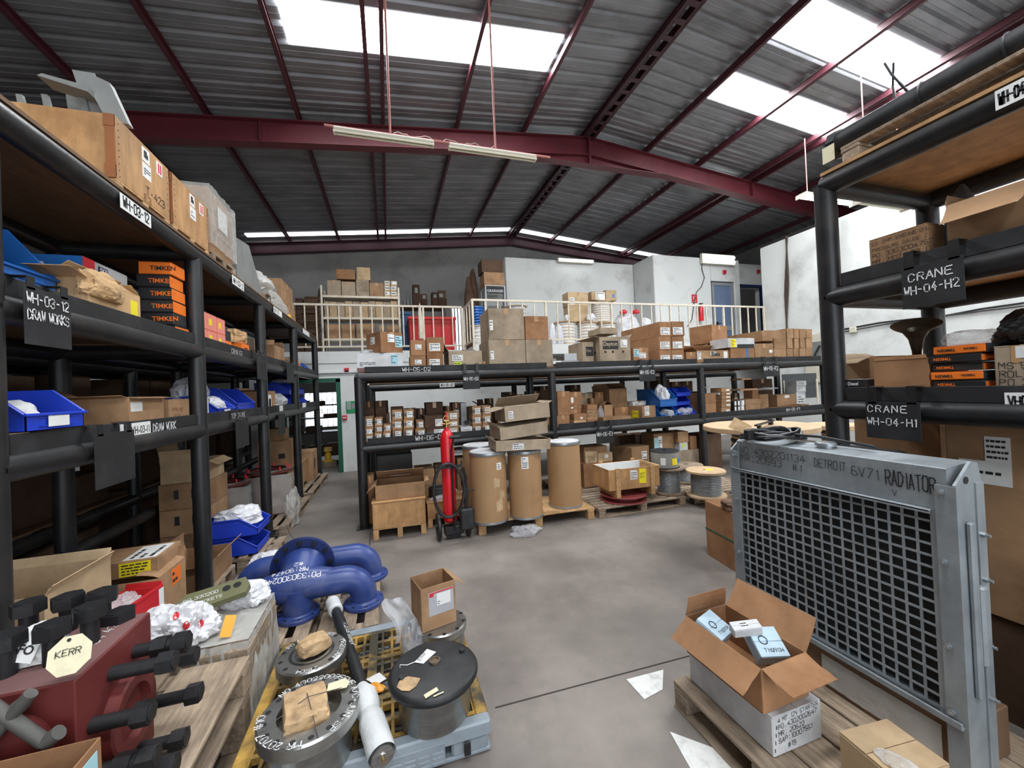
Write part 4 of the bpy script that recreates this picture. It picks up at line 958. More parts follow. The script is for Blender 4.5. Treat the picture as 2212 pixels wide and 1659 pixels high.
# second bay
o = stack(c4, YF, .3, zm, 98, 222, [0, 228, 338], 'brown carton with black handwriting', 'of the tall pile right beside the second post', tone='orange')
stack(c4, YF-.02, .28, zm, 102, 244, [336, 392, 496], 'flat ochre carton with faint writing', 'in front of the tall pile beside the second post', tone='orange', tape=None) if False else None
Y2 = YF+.12
stack(c4, Y2, .28, zm, 226, 345, [165, 292, 330, 480], 'handwritten brown carton', 'of the second pile from the second post', tone='orange', labels=[('f', .1, .2, .3, .6, 'paper')])
a = fbox('flat ochre carton with a tiny label, on the crumpled paper parcel', c4, (265, 390, 385, 490), YF-.03, .2, zm, tone='paper_bag', tape=None)
a['label'] = 'small carton wrapped in crumpled brown paper at the deck edge'
fbox('flat ochre carton with a tiny white label on the paper wrapped carton', c4, (264, 326, 392, 392), YF-.02, .22, zm+a.dimensions.z, tone='orange', tape=None, labels=[('f', .48, .2, .66, .5, 'paper')])
a = fbox('plain ochre carton at the deck edge under the handwritten one', c4, (388, 386, 492, 480), YF-.03, .25, zm, tone='orange', tape=None)
a2 = fbox('ochre carton with handwriting on the plain ochre carton', c4, (390, 286, 492, 388), YF-.02, .25, zm+a.dimensions.z, tone='kraft', tape=None)
for i in range(2): hand('VALVE BODY'[i*5:i*5+5], .022, M['ink'], a2, face(.27, .25, .2, 'f'), .03, .1-.05*i, wd=.12)
fbox('thin ochre carton lying on the handwritten ochre carton', c4, (392, 240, 490, 288), YF, .25, zm+a.dimensions.z+a2.dimensions.z, tone='orange', tape=None)
fbox('pale brown carton in the back row of the second bay', c4, (335, 130, 448, 400), YB, .3, zm, tone='taupe'); fbox('small ochre carton in the back row, low', c4, (424, 178, 470, 400), YB-.1, .15, zm, tone='orange')
fbox('brown taped carton next to the big tilted carton', c4, (452, 120, 570, 400), YB, .3, zm, tone='orange'); 
x0, x1, z0, z1 = pbox(c4, (600, 85, 832, 400), YB-.1)
carton('big brown carton with torn open top in the second bay', x1-x0, .5, z1-zm, ((x0+x1)/2-.05, YB-.1, zm), R(5), 'kraft', flaps={'b': (-20, .1), 'l': (30, .06), 's': (-60, .15)})
a = fbox('long low brown carton at the deck edge of the second bay', c4, (545, 355, 818, 460), YF-.02, .22, zm, tone='kraft', tape=None, labels=[('f', .0, .05, .04, .3, 'paper')])
fbox('small gabled brown carton behind the long low carton', c4, (548, 240, 646, 455), YF+.22, .2, zm, tone='kraft', flaps={'l': (-50, .09), 's': (-50, .09)})
fbox('brown carton with corner tear behind the long low carton', c4, (655, 262, 828, 455), YF+.22, .24, zm, tone='orange')
plump('plastic_bag', 'clear plastic bag wedged beside the gabled carton', 'bag', c4, (500, 250, 540, 370), YF+.2, .12, 'bagclear', zm, seed=5)
fbox('white carton with blue print behind the yellow labelled carton', c4, (830, 205, 960, 440), YB-.2, .2, zm, tone='white', labels=[('f', .1, .6, .9, .9, 'paper', 3)])
o = fbox('brown carton with a yellow label and hanging papers in the second bay', c4, (900, 250, 1068, 440), YF-.02, .3, zm, tone='kraft', rz=R(14), labels=[('l', .3, .1, .75, .7, 'yellow', 5), ('f', .18, .35, .5, .98, 'paper', 5)], tape=None)
(b1, zb1) = fbin('mid blue storage bin under the large blue bin', c4, (1085, 258, 1262, 425), YF-.03, .42, zm, 'skyblue')
lump('plastic_bag', 'clear bag of fittings in the lower mid blue bin', 'bag', (b1.location.x, YF+.03, zm+.01), (.2, .2, .15), 'bagclear', seed=4)
(b2, _) = fbin('large mid blue storage bin on top with a white bag inside', c4, (1080, 88, 1252, 258), YF-.05, .62, zb1+.003, 'skyblue')
lump('plastic_bag', 'white bag bulging from the top blue bin', 'bag', (b2.location.x-.01, YF+.1, zb1+.015), (.2, .24, .33), 'bagwhite', seed=6)
(b3, zb3) = fbin('wide royal blue storage bin beside the third post', c4, (1255, 250, 1440, 412), YF-.03, .4, zm, 'blue')
lump('plastic_bag', 'clear bags heaped in the wide royal blue bin', 'bag', (b3.location.x, YF+.04, zm+.01), (.26, .2, .15), 'bagclear', seed=8)
(b4, zb4) = fbin('royal blue storage bin, middle of the trio by the third post', c4, (1238, 160, 1378, 250), YF+.12, .3, zb3+.003, 'blue')
(b5, _) = fbin('royal blue storage bin, top of the trio by the third post', c4, (1240, 72, 1384, 160), YF+.12, .3, zb4+.003, 'blue')
fbox('dark cartons row on the rear rack above the blue bins, first'.replace('cartons row', 'carton'), c4, (1060, 0, 1180, 80), 7.1, .3, 1.03, tone='dark'); fbox('dark carton on the rear rack above the blue bins, second', c4, (1200, 20, 1290, 75), 7.1, .3, 1.03, tone='dark'); fbox('dark carton on the rear rack above the blue bins, third', c4, (1300, 15, 1400, 110), 7.1, .3, 1.03, tone='dark')
fbox('dark carton on the rear rack behind the tall handwritten pile', c4, (235, 50, 330, 165), 7.1, .3, 1.03, tone='dark')
# third bay
stack(c2, YF, .3, zm, 1170, 1282, [1200, 1276, 1375], 'brown carton', 'of the pair just past the third post', tone='orange', tape=None)
fbox('small brown carton standing up behind the pair past the third post', c2, (1156, 1125, 1196, 1375), YB, .2, zm, tone='kraft')
plump('plastic_bag', 'grey plastic bag on the pair of cartons past the third post', 'bag', c2, (1210, 1115, 1290, 1190), YF+.12, .15, 'bagclear', zm+.47, seed=9)
stack(c2, YF+.02, .25, zm, 1325, 1400, [1155, 1190, 1215, 1243, 1272, 1312, 1362], 'flat brown carton with tiny label', 'of the slim pile in the third bay', tone='kraft', tape=None, labels=[('f', .5, .3, .9, .7, 'paper')])
x0, x1, z0, z1 = pbox(c2, (1310, 1130, 1372, 1155), YF+.04); carton('small white carton on the slim pile in the third bay', x1-x0, .2, z1-z0, ((x0+x1)/2, YF+.06, atY(*c2(1360, 1155), YF+.02).z+.004), 0, 'white', tape=None)
plump('plastic_bag', 'white bag at the foot of the slim pile', 'bag', c2, (1282, 1295, 1345, 1355), YF-.01, .12, 'bagwhite', zm, seed=11)
for i, x in enumerate((1422, 1448, 1482)):
    stack(c2, YF, .1, zm, x, x+25, [1248, 1290, 1348], 'small black and white carton', ['of the first pair of the trio', 'of the second pair of the trio', 'of the third pair of the trio'][i], tone='blackbox' if i < 2 else 'white', tape=None, labels=[('f', .3, .1, .9, .9, 'paper')])
fbox('dark brown carton with a white slip behind the black and white cartons', c2, (1408, 1140, 1472, 1350), YB-.1, .2, zm, tone='dark', labels=[('f', .3, .55, .7, .75, 'paper')])
stack(c2, YF, .3, zm, 1515, 1640, [1250, 1290, 1352], 'pale brown carton', 'of the wide pair in the third bay', tone='kraft', tape=None)
fbox('brown carton on the wide pair in the third bay', c2, (1478, 1202, 1620, 1250), YF+.02, .3, zm+.39, tone='kraft', tape=None)
fbox('ochre carton, upper of the heap in the third bay', c2, (1490, 1155, 1570, 1203), YF+.03, .25, zm+.58, tone='orange', tape=None)
fbox('dark leather case with handles on top of the heap'.replace('leather case with handles', 'brown carton'), c2, (1476, 1103, 1570, 1152), YF+.03, .25, zm+.76, tone='dark', tape=None)
fbox('ochre carton standing up beside the grey plastic bag', c2, (1572, 1115, 1622, 1350), YF+.32, .2, zm, tone='orange', tape=None)
fbox('brown carton behind the grey plastic bag', c2, (1625, 1150, 1700, 1350), YF+.35, .2, zm, tone='kraft', tape=None)
plump('plastic_bag', 'long grey plastic bag slumped across the cartons of the third bay', 'bag', c2, (1630, 1100, 1765, 1235), YF+.12, .2, 'bagclear', zm+.38, seed=12, rough=.5)
fbox('dark carton on the rear rack in the third bay', c2, (1570, 1025, 1735, 1115), 7.1, .4, 1.03, tone='dark', zb=None) if False else back('large dark carton high in the back of the third bay', c2, (1575, 1028, 1735, 1350), Y=6.2, d=.2)
a = fbox('brown carton with a white slip near the end post', c2, (1768, 1150, 1918, 1350), YF+.3, .25, zm, tone='kraft', labels=[('f', .4, .75, .65, .93, 'paper')])
for r, nm in (((1762, 1256, 1830, 1352), 'first'), ((1834, 1250, 1886, 1352), 'second'), ((1890, 1242, 1956, 1352), 'third'), ((1960, 1230, 2022, 1352), 'last')): fbox(f'small ochre carton at the deck edge by the end post, {nm} of four', c2, r, YF, .22, zm, tone='orange', tape=None)
stack(c2, YF+.35, .2, zm, 1925, 2002, [1150, 1190, 1240, 1352], 'white printed carton', 'of the white pile by the end post', tone='white', tape=None, labels=[('f', .1, .2, .9, .8, 'paper', 3)])
fbox('white carton leaning at the back of the white pile', c2, (1884, 1088, 1956, 1352), YF+.6, .1, zm, tone='white', tape=None, labels=[('f', .1, .6, .9, .9, 'paper', 4)])
fbox('flat black carton with two white labels at the deck edge of the third bay', c2, (1645, 1285, 1766, 1352), YF-.03, .2, zm, tone='dark', tape=None, labels=[('f', .55, .3, .75, .85, 'paper', 1), ('f', .78, .3, .98, .85, 'paper', 1)])
# grey mesh panel at the far end of the rack
x0, x1, z0, z1 = pbox(c2, (1812, 985, 2085, 1290), 6.28)
o = thing('wire_mesh_panel', 'dark smoked panel with pale posts closing the end of the facing rack', 'panel', (x0, 6.28, zm))
mb = MB(); mb.box(0, x1-x0, 0, .01, .12, z1-zm); mb.build('sheet', mat('smoked_panel', rgb(60, 63, 66), .4, alpha=.8), o, smooth=False)
for x in (0, (x1-x0)*.97): mb = MB(); mb.box(x, x+.035, -.02, 0, 0, (z1-zm)*.8); mb.build('upright', M['cream'], o, smooth=False)
# ------------------------------------------------------------------ in front of and under the facing rack
def slat_pallet(label, loc, rz, w, d, h, n, mt='wood', along='x', solid=False, group=None, gap=.35):
    """wooden pallet: deck boards along x (or y), stringers and blocks below; loc = centre on the floor"""
    o = thing('wooden_pallet', label, 'pallet', loc, rz, group)
    t = .02
    def bx(name, x0, x1, y0, y1, z0, z1):
        mb = MB()
        if along == 'y': x0, x1, y0, y1 = -y1, -y0, x0, x1
        mb.box(x0, x1, y0, y1, z0, z1, .003, jit=.002); return mb.build(name, M[mt], o, smooth=False)
    W, D = (w, d) if along == 'x' else (d, w)
    if solid: bx('deck_board', -W/2, W/2, -D/2, D/2, h-t, h)
    else:
        p = D/(n-(gap if n > 1 else 0)); b = p*(1-gap)
        for i in range(n): bx('deck_board', -W/2, W/2, -D/2+i*p, -D/2+i*p+b, h-t, h)
    for x in (-W/2+.05, 0, W/2-.05):
        bx('stringer_board', x-.05, x+.05, -D/2, D/2, h-2*t-.001, h-t-.001)
        for y in (-D/2+.05, 0, D/2-.05): bx('block', x-.045, x+.045, y-.05, y+.05, t if not solid else 0, h-2*t-.002)
    if not solid:
        for y in (-D/2+.05, 0, D/2-.05): bx('bottom_board', -W/2, W/2, y-.05, y+.05, 0, t-.001)
    return o
def ply_crate(label, w, d, h, loc, rz, feet=.09, mt='ply', cat='crate', name='plywood_crate', battens=True, lid=True, group=None):
    o = thing(name, label, cat, loc, rz, group)
    mb = MB(); mb.box(-w/2, w/2, 0, d, feet+.012, h, .003); mb.build('body', M[mt], o, smooth=False)
    if lid: mb = MB(); mb.box(-w/2-.008, w/2+.008, -.008, d+.008, h+.001, h+.016, .002); mb.build('lid', M[mt], o, smooth=False)
    for x in (-w/2+.03, 0, w/2-.03): mb = MB(); mb.box(x-.03, x+.03, 0, d, 0, feet, .002); mb.build('skid', M['woodnew'], o, smooth=False)
    mb = MB(); mb.box(-w/2, w/2, 0, .09, feet+.001, feet+.011); mb.build('base_board', M['woodnew'], o, smooth=False)
    return o
p, q = atY(*c3(205, 1480), 4.9), atY(*c3(712, 1470), 4.9); hz = atY(*c3(450, 1160), 4.9).z
cr = ply_crate('plywood crate on skids in front of the facing rack, beside the extinguisher trolley', q.x-p.x, .55, hz, ((p.x+q.x)/2, 4.88, 0), R(-2), .11)
x0, x1, z0, z1 = pbox(c3, (215, 1010, 692, 1150), 4.95)
o = carton('worn open carton with a torn lid lying on the plywood crate', x1-x0, .4, z1-z0, ((x0+x1)/2+.01, 4.95, hz+.018), R(-3), 'kraft', flaps={'b': (-76, .37), 'l': (115, .13), 's': (70, .05)})
patch('paper_label', M['paper'], o, lambda u, v, e=0: (u, .18+v*.6, z1-z0+.07-.2*v+e), -.12, .0, .12, .06)
fbox('dark carton standing at the rack post behind the plywood crate', c3, (140, 925, 215, 1290), 5.5, .3, .0, tone='orange')
for x0, x1, ys, nm in ((600, 785, [660, 740, 815, 930, 1100], 'of the wide pile behind the plywood crate'), (788, 880, [655, 735, 808, 930, 1100], 'of the narrow pile behind the extinguisher')):
    L = stack(c3, 5.55, .4, .0, x0, x1, ys, 'brown carton', nm, tone='kraft', tape=None)
o = L[0]; hand('IV XV XV', .06, M['ink'], bpy.data.objects[L[1].name], face(.3, .4, .2, 'f'), .02, .06, wd=.08)
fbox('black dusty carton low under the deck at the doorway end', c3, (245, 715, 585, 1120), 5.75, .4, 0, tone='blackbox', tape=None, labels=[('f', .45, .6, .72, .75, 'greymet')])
fbox('small pale carton on the black dusty carton', c3, (215, 705, 330, 735), 5.8, .3, .98-.13, tone='light') if False else None
p = atY(*c3(722, 1300), 5.1); q = atY(*c3(1085, 1300), 5.1); h2 = atY(*c3(850, 1160), 5.1).z
ply_crate('second plywood crate behind the extinguisher trolley', q.x-p.x, .42, h2, ((p.x+q.x)/2, 5.04, 0), 0, .1)
lump('plastic_wrap', 'crumpled clear plastic on the second plywood crate', 'wrap', (p.x+.2, 5.1, h2+.018), (.3, .12, .05), 'bagclear', seed=14)
o = thing('wire_coil', 'dark wire coil standing on the second plywood crate', 'coil', (p.x+.2, 5.27, h2+.03)); mb = MB()
for i in range(7): mb.tube([(.15*math.cos(t*math.pi/12), .1*math.sin(t*math.pi/12), i*.018) for t in range(24)], .011, 6, True)
mb.build('winding', M['rubber'], o); mb = MB(); mb.box(.1, .19, -.012, .012, -.015, .13); mb.build('tie', M['paper'], o)
stack(c3, 5.5, .3, .3, 1008, 1118, [705, 788, 862, 1010], 'brown carton with up arrows', 'of the pile between extinguisher and drums', tone='kraft', tape=None, labels=[('f', .3, .3, .4, .75, 'ink'), ('f', .55, .3, .65, .75, 'ink'), ('f', .78, .3, .88, .75, 'ink')])
x0, x1, z0, z1 = pbox(c3, (1000, 650, 1115, 705), 5.5); carton('flat white carton on the pile with up arrows', .32, .3, .05, ((x0+x1)/2, 5.5, atY(*c3(1060, 705), 5.5).z+.004), R(4), 'white', tape=None)
# fibre drums on the plywood topped pallet
slat_pallet('plywood topped pallet carrying the fibre drums', (1.69, 4.88, 0), R(-1.5), 1.5, .75, .145, 1, 'woodnew', solid=True)
def curved(parent, name, mt, r, a0, a1, z0, z1, n=8, jag=0):
    mb = MB(); rr = random.Random(z0*1000+a0)
    mb.sheet(lambda u, v: ((r+.0015)*math.sin(a0+(a1-a0)*u), -(r+.0015)*math.cos(a0+(a1-a0)*u), z0+(z1-z0)*v+(rr.uniform(-jag, jag) if jag else 0)), n, 2)
    return mb.build(name, mt, parent, smooth=False)
def drum(label, loc, r, h, labels=()):
    o = thing('fibre_drum', label, 'drum', loc)
    mb = MB(); mb.lathe([(0, .002), (r-.004, .002), (r-.002, .02), (r-.001, h*.4), (r, h*.7), (r-.002, h-.03), (0, h-.03)], 48); mb.build('body', M['fibre'], o)
    mb = MB(); mb.lathe([(r-.01, 0), (r+.004, 0), (r+.006, .012), (r+.004, .026), (r-.004, .028)], 48); mb.build('base_ring', M['zinc'], o)
    mb = MB(); mb.lathe([(r-.004, h-.042), (r+.007, h-.04), (r+.01, h-.024), (r+.007, h-.008), (r-.004, h-.004)], 48); mb.build('closing_ring', M['zinc'], o)
    mb = MB(); mb.lathe([(r-.002, h-.012), (r-.008, h), (r-.03, h-.006), (r-.035, h-.01), (0, h-.006)], 48); mb.build('lid', M['paper'] if 0 else MATS['white_card'], o)
    for a0, a1, z0, z1, m, rows in labels:
        c = curved(o, 'paper_label' if m != 'light' else 'bare_patch', M[m] if m in M else CARD[m], r, a0, a1, z0, z1, jag=.0 if m != 'light' else .02)
        if rows: scribble(c, lambda u, v, e=0: ((r+.003)*math.sin(u), -(r+.003)*math.cos(u), v), a0+.05, z0+.01, a1-.05, z1-.01, rows)
    return o
def drum_at(label, T, xl, xr, yt, yb, zb, labels=()):
    f = atZ(*T((xl+xr)/2, yb), zb); zc = (f-EYEP).dot(_fw); r = (T(xr, 0)[0]-T(xl, 0)[0])/2/FPX*(zc+.2)*.985
    d = Vector((f.x, f.y, 0)).normalized(); c = f+d*r
    top = atY(*T((xl+xr)/2, yt), c.y-r)
    # rear rim of the lid is what shows highest
    dist = math.hypot(c.x, c.y)+r*.9; px = T((xl+xr)/2, yt); rr = ray(*px); tt = dist/math.hypot(rr.x, rr.y); h = EYE+rr.z*tt-zb
    return drum(label, (c.x, c.y, zb), r, h, labels), c, r, zb+h
D1, cA, rA, hA = drum_at('fibre drum beside the extinguisher trolley, patched with torn label scars', c3, 1150, 1500, 650, 1395, .147, [(.25, .55, .62, .7, 'paper', 3), (.05, .4, .42, .52, 'light', 0), (.15, .55, .15, .28, 'light', 0), (.4, .75, .28, .38, 'light', 0)])
D2, cB, rB, hB = drum_at('fibre drum in the middle, topped by crushed cartons, with a text label', c3, 1512, 1832, 640, 1345, .147, [(-.5, -.08, .6, .74, 'paper', 5)])
D3, cC, rC, hC = drum_at('tall plain fibre drum standing apart at the end of its pallet', c3, 1885, 2205, 562, 1240, .147)
D4 = drum('fibre drum half hidden behind the patched drum', (cA.x+.0, cA.y+.46, .147), rA, hA-.13)
# crushed cartons on the middle drum
zc_ = hB+.004; cxm, cym = cB.x, cB.y
carton('crushed flat carton with a white label, lowest on the middle drum', .66, .42, .12, (cxm-.08, cym-.24, zc_+.02), 0, 'taupe', rot=(R(0), R(2), R(-2)), flaps={'l': (70, .05), 's': (100, .06), 'b': (-80, .2)}, labels=[('f', .3, .1, .5, .7, 'paper', 3), ('f', .3, .5, .5, .72, 'maroonlab')])
carton('crushed taped carton, middle of the three on the drum', .6, .4, .14, (cxm-.05, cym-.22, zc_+.175), 0, 'taupe', rot=(R(1), R(-4), R(3)), flaps={'b': (-80, .3), 'l': (30, .06), 's': (30, .04)})
carton('open topped crushed carton with pale flaps, highest on the drum', .56, .42, .17, (cxm+.0, cym-.22, zc_+.37), 0, 'taupe', rot=(R(0), R(-3), R(1)), flaps={'f': (-75, .05), 'b': (-60, .2), 'l': (110, .16), 's': (80, .05)}, labels=[('f', .08, .2, .18, .7, 'paper', 3)])
lump('plastic_wrap', 'crumpled clear plastic lying on the floor before the drum pallet', 'wrap', (atZ(*c3(1650, 1480)).x, atZ(*c3(1650, 1480)).y, .0), (.3, .22, .09), 'bagclear', seed=21, rough=.5)
# wheeled extinguisher
g0_ = atZ(*c3(845, 1560)); g1_ = atZ(*c3(1125, 1515)); mid = (g0_+g1_)/2
ex = thing('fire_extinguisher_trolley', 'tall red extinguisher on a two wheeled trolley with a looped black hose', 'fire extinguisher', (mid.x, mid.y+.1, 0), math.atan2(g1_.y-g0_.y, g1_.x-g0_.x))
half = (g1_-g0_).length/2; wr = .15
for s in (-1, 1):
    mb = MB(); mb.M = Matrix.Translation((s*half, 0, wr)) @ Matrix.Rotation(R(90), 4, 'Y')
    mb.lathe([(.03, -.012), (wr-.045, -.008), (wr-.04, -.022), (wr-.012, -.022), (wr, -.012), (wr, .012), (wr-.012, .022), (wr-.04, .022), (wr-.045, .008), (.03, .012), (.03, -.012)], 36)
    wv = mb.build('wheel', M['rubber'], ex)
    mb = MB(); mb.cyl((s*half-.03, 0, wr), (s*half+.03, 0, wr), .03, n=16); mb.build('hub', M['stud'], wv)
mb = MB(); mb.cyl((-half, 0, wr), (half, 0, wr), .012, n=10); mb.box(-.11, .11, -.09, .02, .06, .16, .01); mb.box(-.08, .08, -.06, .05, .02, .06); mb.build('axle_frame', M['stud'], ex)
H = 1.3; r = .077
mb = MB(); mb.lathe([(0, .19), (r-.02, .19), (r, .21), (r, H-.16), (r*.92, H-.11), (r*.6, H-.065), (.026, H-.045), (.024, H-.02), (0, H-.02)], 36); cy = mb.build('cylinder', M['extred'], ex); cy.location = (-.03, 0, 0)
mb = MB(); mb.cyl((-.03, 0, H-.03), (-.03, 0, H+.06), .02, n=14); mb.cyl((-.09, 0, H+.02), (.03, 0, H+.02), .013, n=10); mb.box(-.06, 0, -.03, .03, H+.05, H+.065); mb.cyl((-.03, -.05, H+.02), (-.03, .04, H+.02), .011, n=10)
mb.tube([(-.075+.045+.03*math.cos(t*math.pi/8), 0, H+.08+.03*math.sin(t*math.pi/8)) for t in range(16)], .006, 6, True); mb.build('valve', M['brass'], ex)
mb = MB(); mb.cyl((-.03, 0, H+.06), (-.03, 0, H+.15), .008, n=8); mb.build('safety_pin', M['extred'], ex)
mb = MB(); mb.tube([(.0, -.1, .12), (.0, -.1, .8), (.0, -.1, H-.28), (.03, -.13, H-.12)], .012, 10); mb.cyl((-.02, -.14, H-.125), (.09, -.15, H-.125), .018, n=12); mb.build('handle_bar', M['stud'], ex)
for z in (.82,): mb = MB(); mb.lathe([(r+.001, z), (r+.006, z), (r+.006, z+.03), (r+.001, z+.03)], 32); mb.box(-.15, .15, -.085, -.075, z, z+.03); mb.box(-.02, .02, -.11, -.075, z, z+.03); k = mb.build('clamp_band', M['stud'], ex); k.location = (-.03, 0, 0)
mb = MB(); P = []
for i in range(40):
    t = i/39*math.pi*2*1.9; P.append((-.05+.17*math.cos(t+1.3), -.12-.0009*i, .58+.3*math.sin(t+1.3)*(1+.04*math.sin(t))))
mb.tube(P, .016, 10); mb.build('hose', M['rubber'], ex)
mb = MB(); mb.tube([(.12, -.12, .82), (.15, -.12, .7), (.145, -.12, .62)], .016, 10); mb.cyl((.145, -.12, .62), (.14, -.12, .4), .022, n=14); mb.box(.11, .17, -.14, -.1, .5, .58, .008); mb.cyl((.17, -.12, .55), (.24, -.12, .55), .009, n=8); mb.cyl((.14, -.12, .4), (.14, -.12, .3), .02, n=12); mb.build('discharge_gun', M['stud'], ex)
mb = MB(); mb.box(.06, .22, -.18, -.07, .12, .36, .018); mb.build('horn', M['rubber'], ex)
# slatted pallets, red reel, small crate, wire rope spools
f = atZ(*c4(480, 1300), .1); 
slat_pallet('weathered pallet with narrow slats under the red reel and small crate', (3.14, 4.92, 0), R(-1), 1.32, .95, .125, 9, along='x', gap=.3)
slat_pallet('weathered pallet under the wire rope spools, partly behind the radiator', (4.5, 4.86, 0), R(1), 1.15, .82, .12, 9, along='x', gap=.3)
def reel(label, ctr, rf, rc, z0, h, fl='mdf', wind='wirerope', t=.025, name='cable_reel', turns=0, rw=.013, cat='reel', hole=.03, rot=None, rlow=None):
    o = thing(name, label, cat, (ctr[0], ctr[1], z0), rot=rot)
    for k, z in enumerate((0, h-t)):
        rk = rf; rf = rlow if (rlow and k == 0) else rf
        mb = MB(); mb.lathe([(hole, z), (rf-.004, z), (rf, z+.004), (rf, z+t-.004), (rf-.004, z+t), (hole, z+t), (hole, z)], 56); mb.build('flange', M[fl], o); rf = rk
    mb = MB(); mb.cyl((0, 0, t), (0, 0, h-t), rc-rw if turns else rc, n=40, caps=False); mb.build('core', M[fl], o)
    if turns:
        mb = MB(); n = turns; dz = (h-2*t)/n; prof = []
        for i in range(n):
            for q in range(5): a = -math.pi/2+math.pi*q/4; prof.append((rc-dz*.5+dz*.5*math.cos(a), t+dz*(i+.5)+dz*.49*math.sin(a)))
        mb.lathe(prof, 48); mb.build('wound_cable', M[wind], o)
    return o
c = atZ(*c4(735, 1100), .18); zr0 = .127
reel('empty dull red steel reel lying flat under the small crate', (c.x, c.y), .31, .2, zr0, .085, 'redreel', t=.014)
x0, x1, z0, z1 = pbox(c4, (600, 870, 1070, 1040), c.y-.22)
sc_ = thing('small_wooden_crate', 'open pine crate on tall feet with white liner, standing on the red reel', 'crate', ((x0+x1)/2, c.y-.23, zr0+.087), R(-3))
w_, d_ = x1-x0, .46; f0 = .1; hh = .27
def q_(name, a, b, c_, d, e, f_, m): mb = MB(); mb.box(a, b, c_, d, e, f_, .002); return mb.build(name, M[m], sc_, smooth=False)
q_('side_board', -w_/2, w_/2, 0, .015, f0, f0+hh, 'ply'); q_('side_board', -w_/2, w_/2, d_-.015, d_, f0, f0+hh, 'ply'); q_('side_board', -w_/2, -w_/2+.015, .016, d_-.016, f0, f0+hh, 'ply'); q_('side_board', w_/2-.015, w_/2, .016, d_-.016, f0, f0+hh, 'ply'); q_('bottom_board', -w_/2+.016, w_/2-.016, .016, d_-.016, f0, f0+.012, 'ply')
for x in (-w_*.33, w_*.35):
    q_('batten', x-.03, x+.03, -.02, -.001, 0, f0+hh+.012, 'woodnew'); q_('batten', x-.03, x+.03, d_+.001, d_+.02, 0, f0+hh+.03, 'woodnew')
    q_('foot', x-.03, x+.03, .0, d_, 0, f0-.002, 'woodnew')
for s in (-1, 1): q_('rail', s*(w_/2-.01)-.01, s*(w_/2-.01)+.01+.012*s, 0, d_, f0+hh-.03, f0+hh+.003, 'woodnew')
q_('foam_liner', -w_/2+.017, w_/2-.017, .017, .03, f0+.014, f0+hh-.004, 'pinewhite'); q_('foam_liner', -w_/2+.017, w_/2-.017, d_-.03, d_-.017, f0+.014, f0+hh-.002, 'pinewhite'); q_('foam_liner', -w_/2+.017, w_/2-.017, .032, d_-.032, f0+.014, f0+.05, 'pinewhite')
ff = lambda u, v, e=0: (u, -.001-e, v)
p = patch('paper_label', M['yellow'], sc_, lambda u, v, e=0: (u+.03*(v-.2), -.001-e, v-.1*(u-.1)), .07, f0+.06, .17, f0+.25); scribble(p, ff, .08, f0+.12, .16, f0+.2, 5)
p = patch('paper_label', M['paper'], sc_, ff, -.06, f0+.12, .04, f0+.24); scribble(p, ff, -.05, f0+.13, .03, f0+.22, 4)
c = atZ(*c4(1175, 1078), .127); cy_ = c.y+.0
hA_ = atY(*c4(1170, 845), cy_-.1).z
sp1 = reel('wire rope spool with wooden flanges under the black film wrapped spool', (c.x, cy_), .215, .155, .127, hA_-.127, 'wood', turns=15, t=.03)
hB_ = atY(*c4(1120, 690), cy_-.1).z
sp2 = reel('black plastic spool wrapped in clear film with a yellow label', (c.x-.05, cy_, ), .195, .17, hA_+.003, hB_-hA_, 'rubber', 'blackcable', t=.012, turns=8)
mb = MB(); mb.cyl((0, 0, .012), (0, 0, hB_-hA_-.014), .188, n=32, caps=False); mb.build('film_wrap', M['film'], sp2)
curved(sp2, 'paper_label', M['yellow'], .19, -.15, .32, .05, .14); curved(sp2, 'paper_label', M['paper'], .189, -.95, -.6, .05, .15); curved(sp2, 'blue_label', M['bluestrap'], .189, .35, .75, .07, .13)
c = atZ(*c4(1525, 1115), .122); sp3 = reel('wire rope spool with broad pale flanges and a yellow slip, beside the radiator', (c.x+.03, c.y+.02), .25, .19, .122, atY(*c4(1520, 885), c.y-.1).z-.122, 'mdf', turns=14, t=.03)
mb = MB(); zt3 = atY(*c4(1520, 885), c.y-.1).z-.122; mb.box(-.02, .1, -.06, -.0, zt3, zt3+.003); mb.build('paper_label', M['yellow'], sp3, smooth=False); mb = MB(); mb.box(-.15, -.06, -.12, -.1, zt3, zt3+.006); mb.build('torn_tape', M['foam'], sp3, smooth=False)
c = atZ(*c4(1430, 1000), .122); reel('wire rope spool with a weathered flange behind the other two', (c.x+.02, c.y+.22), .25, .18, .122, atY(*c4(1430, 815), c.y+.1).z-.122, 'wood', turns=13, t=.03)
# cartons under the second bay
YU = 5.52
def under(label, r, zb=None, Y=YU, d=.35, tone='kraft', **k): return fbox(label, c4, r, Y, d, zb, tone=tone, tape=k.pop('tape', None), **k)
slat_pallet('dark low pallet under the cartons of the second bay', (3.6, 5.95, 0), 0, 2.3, .8, .1, 7)
a = under('big brown carton low behind the small crate, left of it'.replace(', left of it', ' and the tall drum'), (358, 792, 640, 1010), .102, tone='orange')
b = under('brown carton on the big low carton behind the tall drum', (360, 640, 584, 795), .102+a.dimensions.z+.002, tone='kraft', d=.3, Y=YU+.06); 
c_ = under('small carton covered in handwriting behind the tall drum', (372, 688, 490, 795), .102+a.dimensions.z+.002, Y=YU-.0, d=.058, tone='light')
for i in range(4): hand(['PIPE 2IN', 'PO 3303', 'MR 2109', 'QTY 4'][i], .02, M['ink'], c_, face(.13, .05, .12, 'f'), .01, .095-.027*i, wd=.12)
under('small tilted carton with a white slip above the small crate', (494, 700, 636, 795), .102+a.dimensions.z+.002, Y=YU-.001, d=.058, tone='light', labels=[('f', .45, .4, .7, .8, 'paper')])
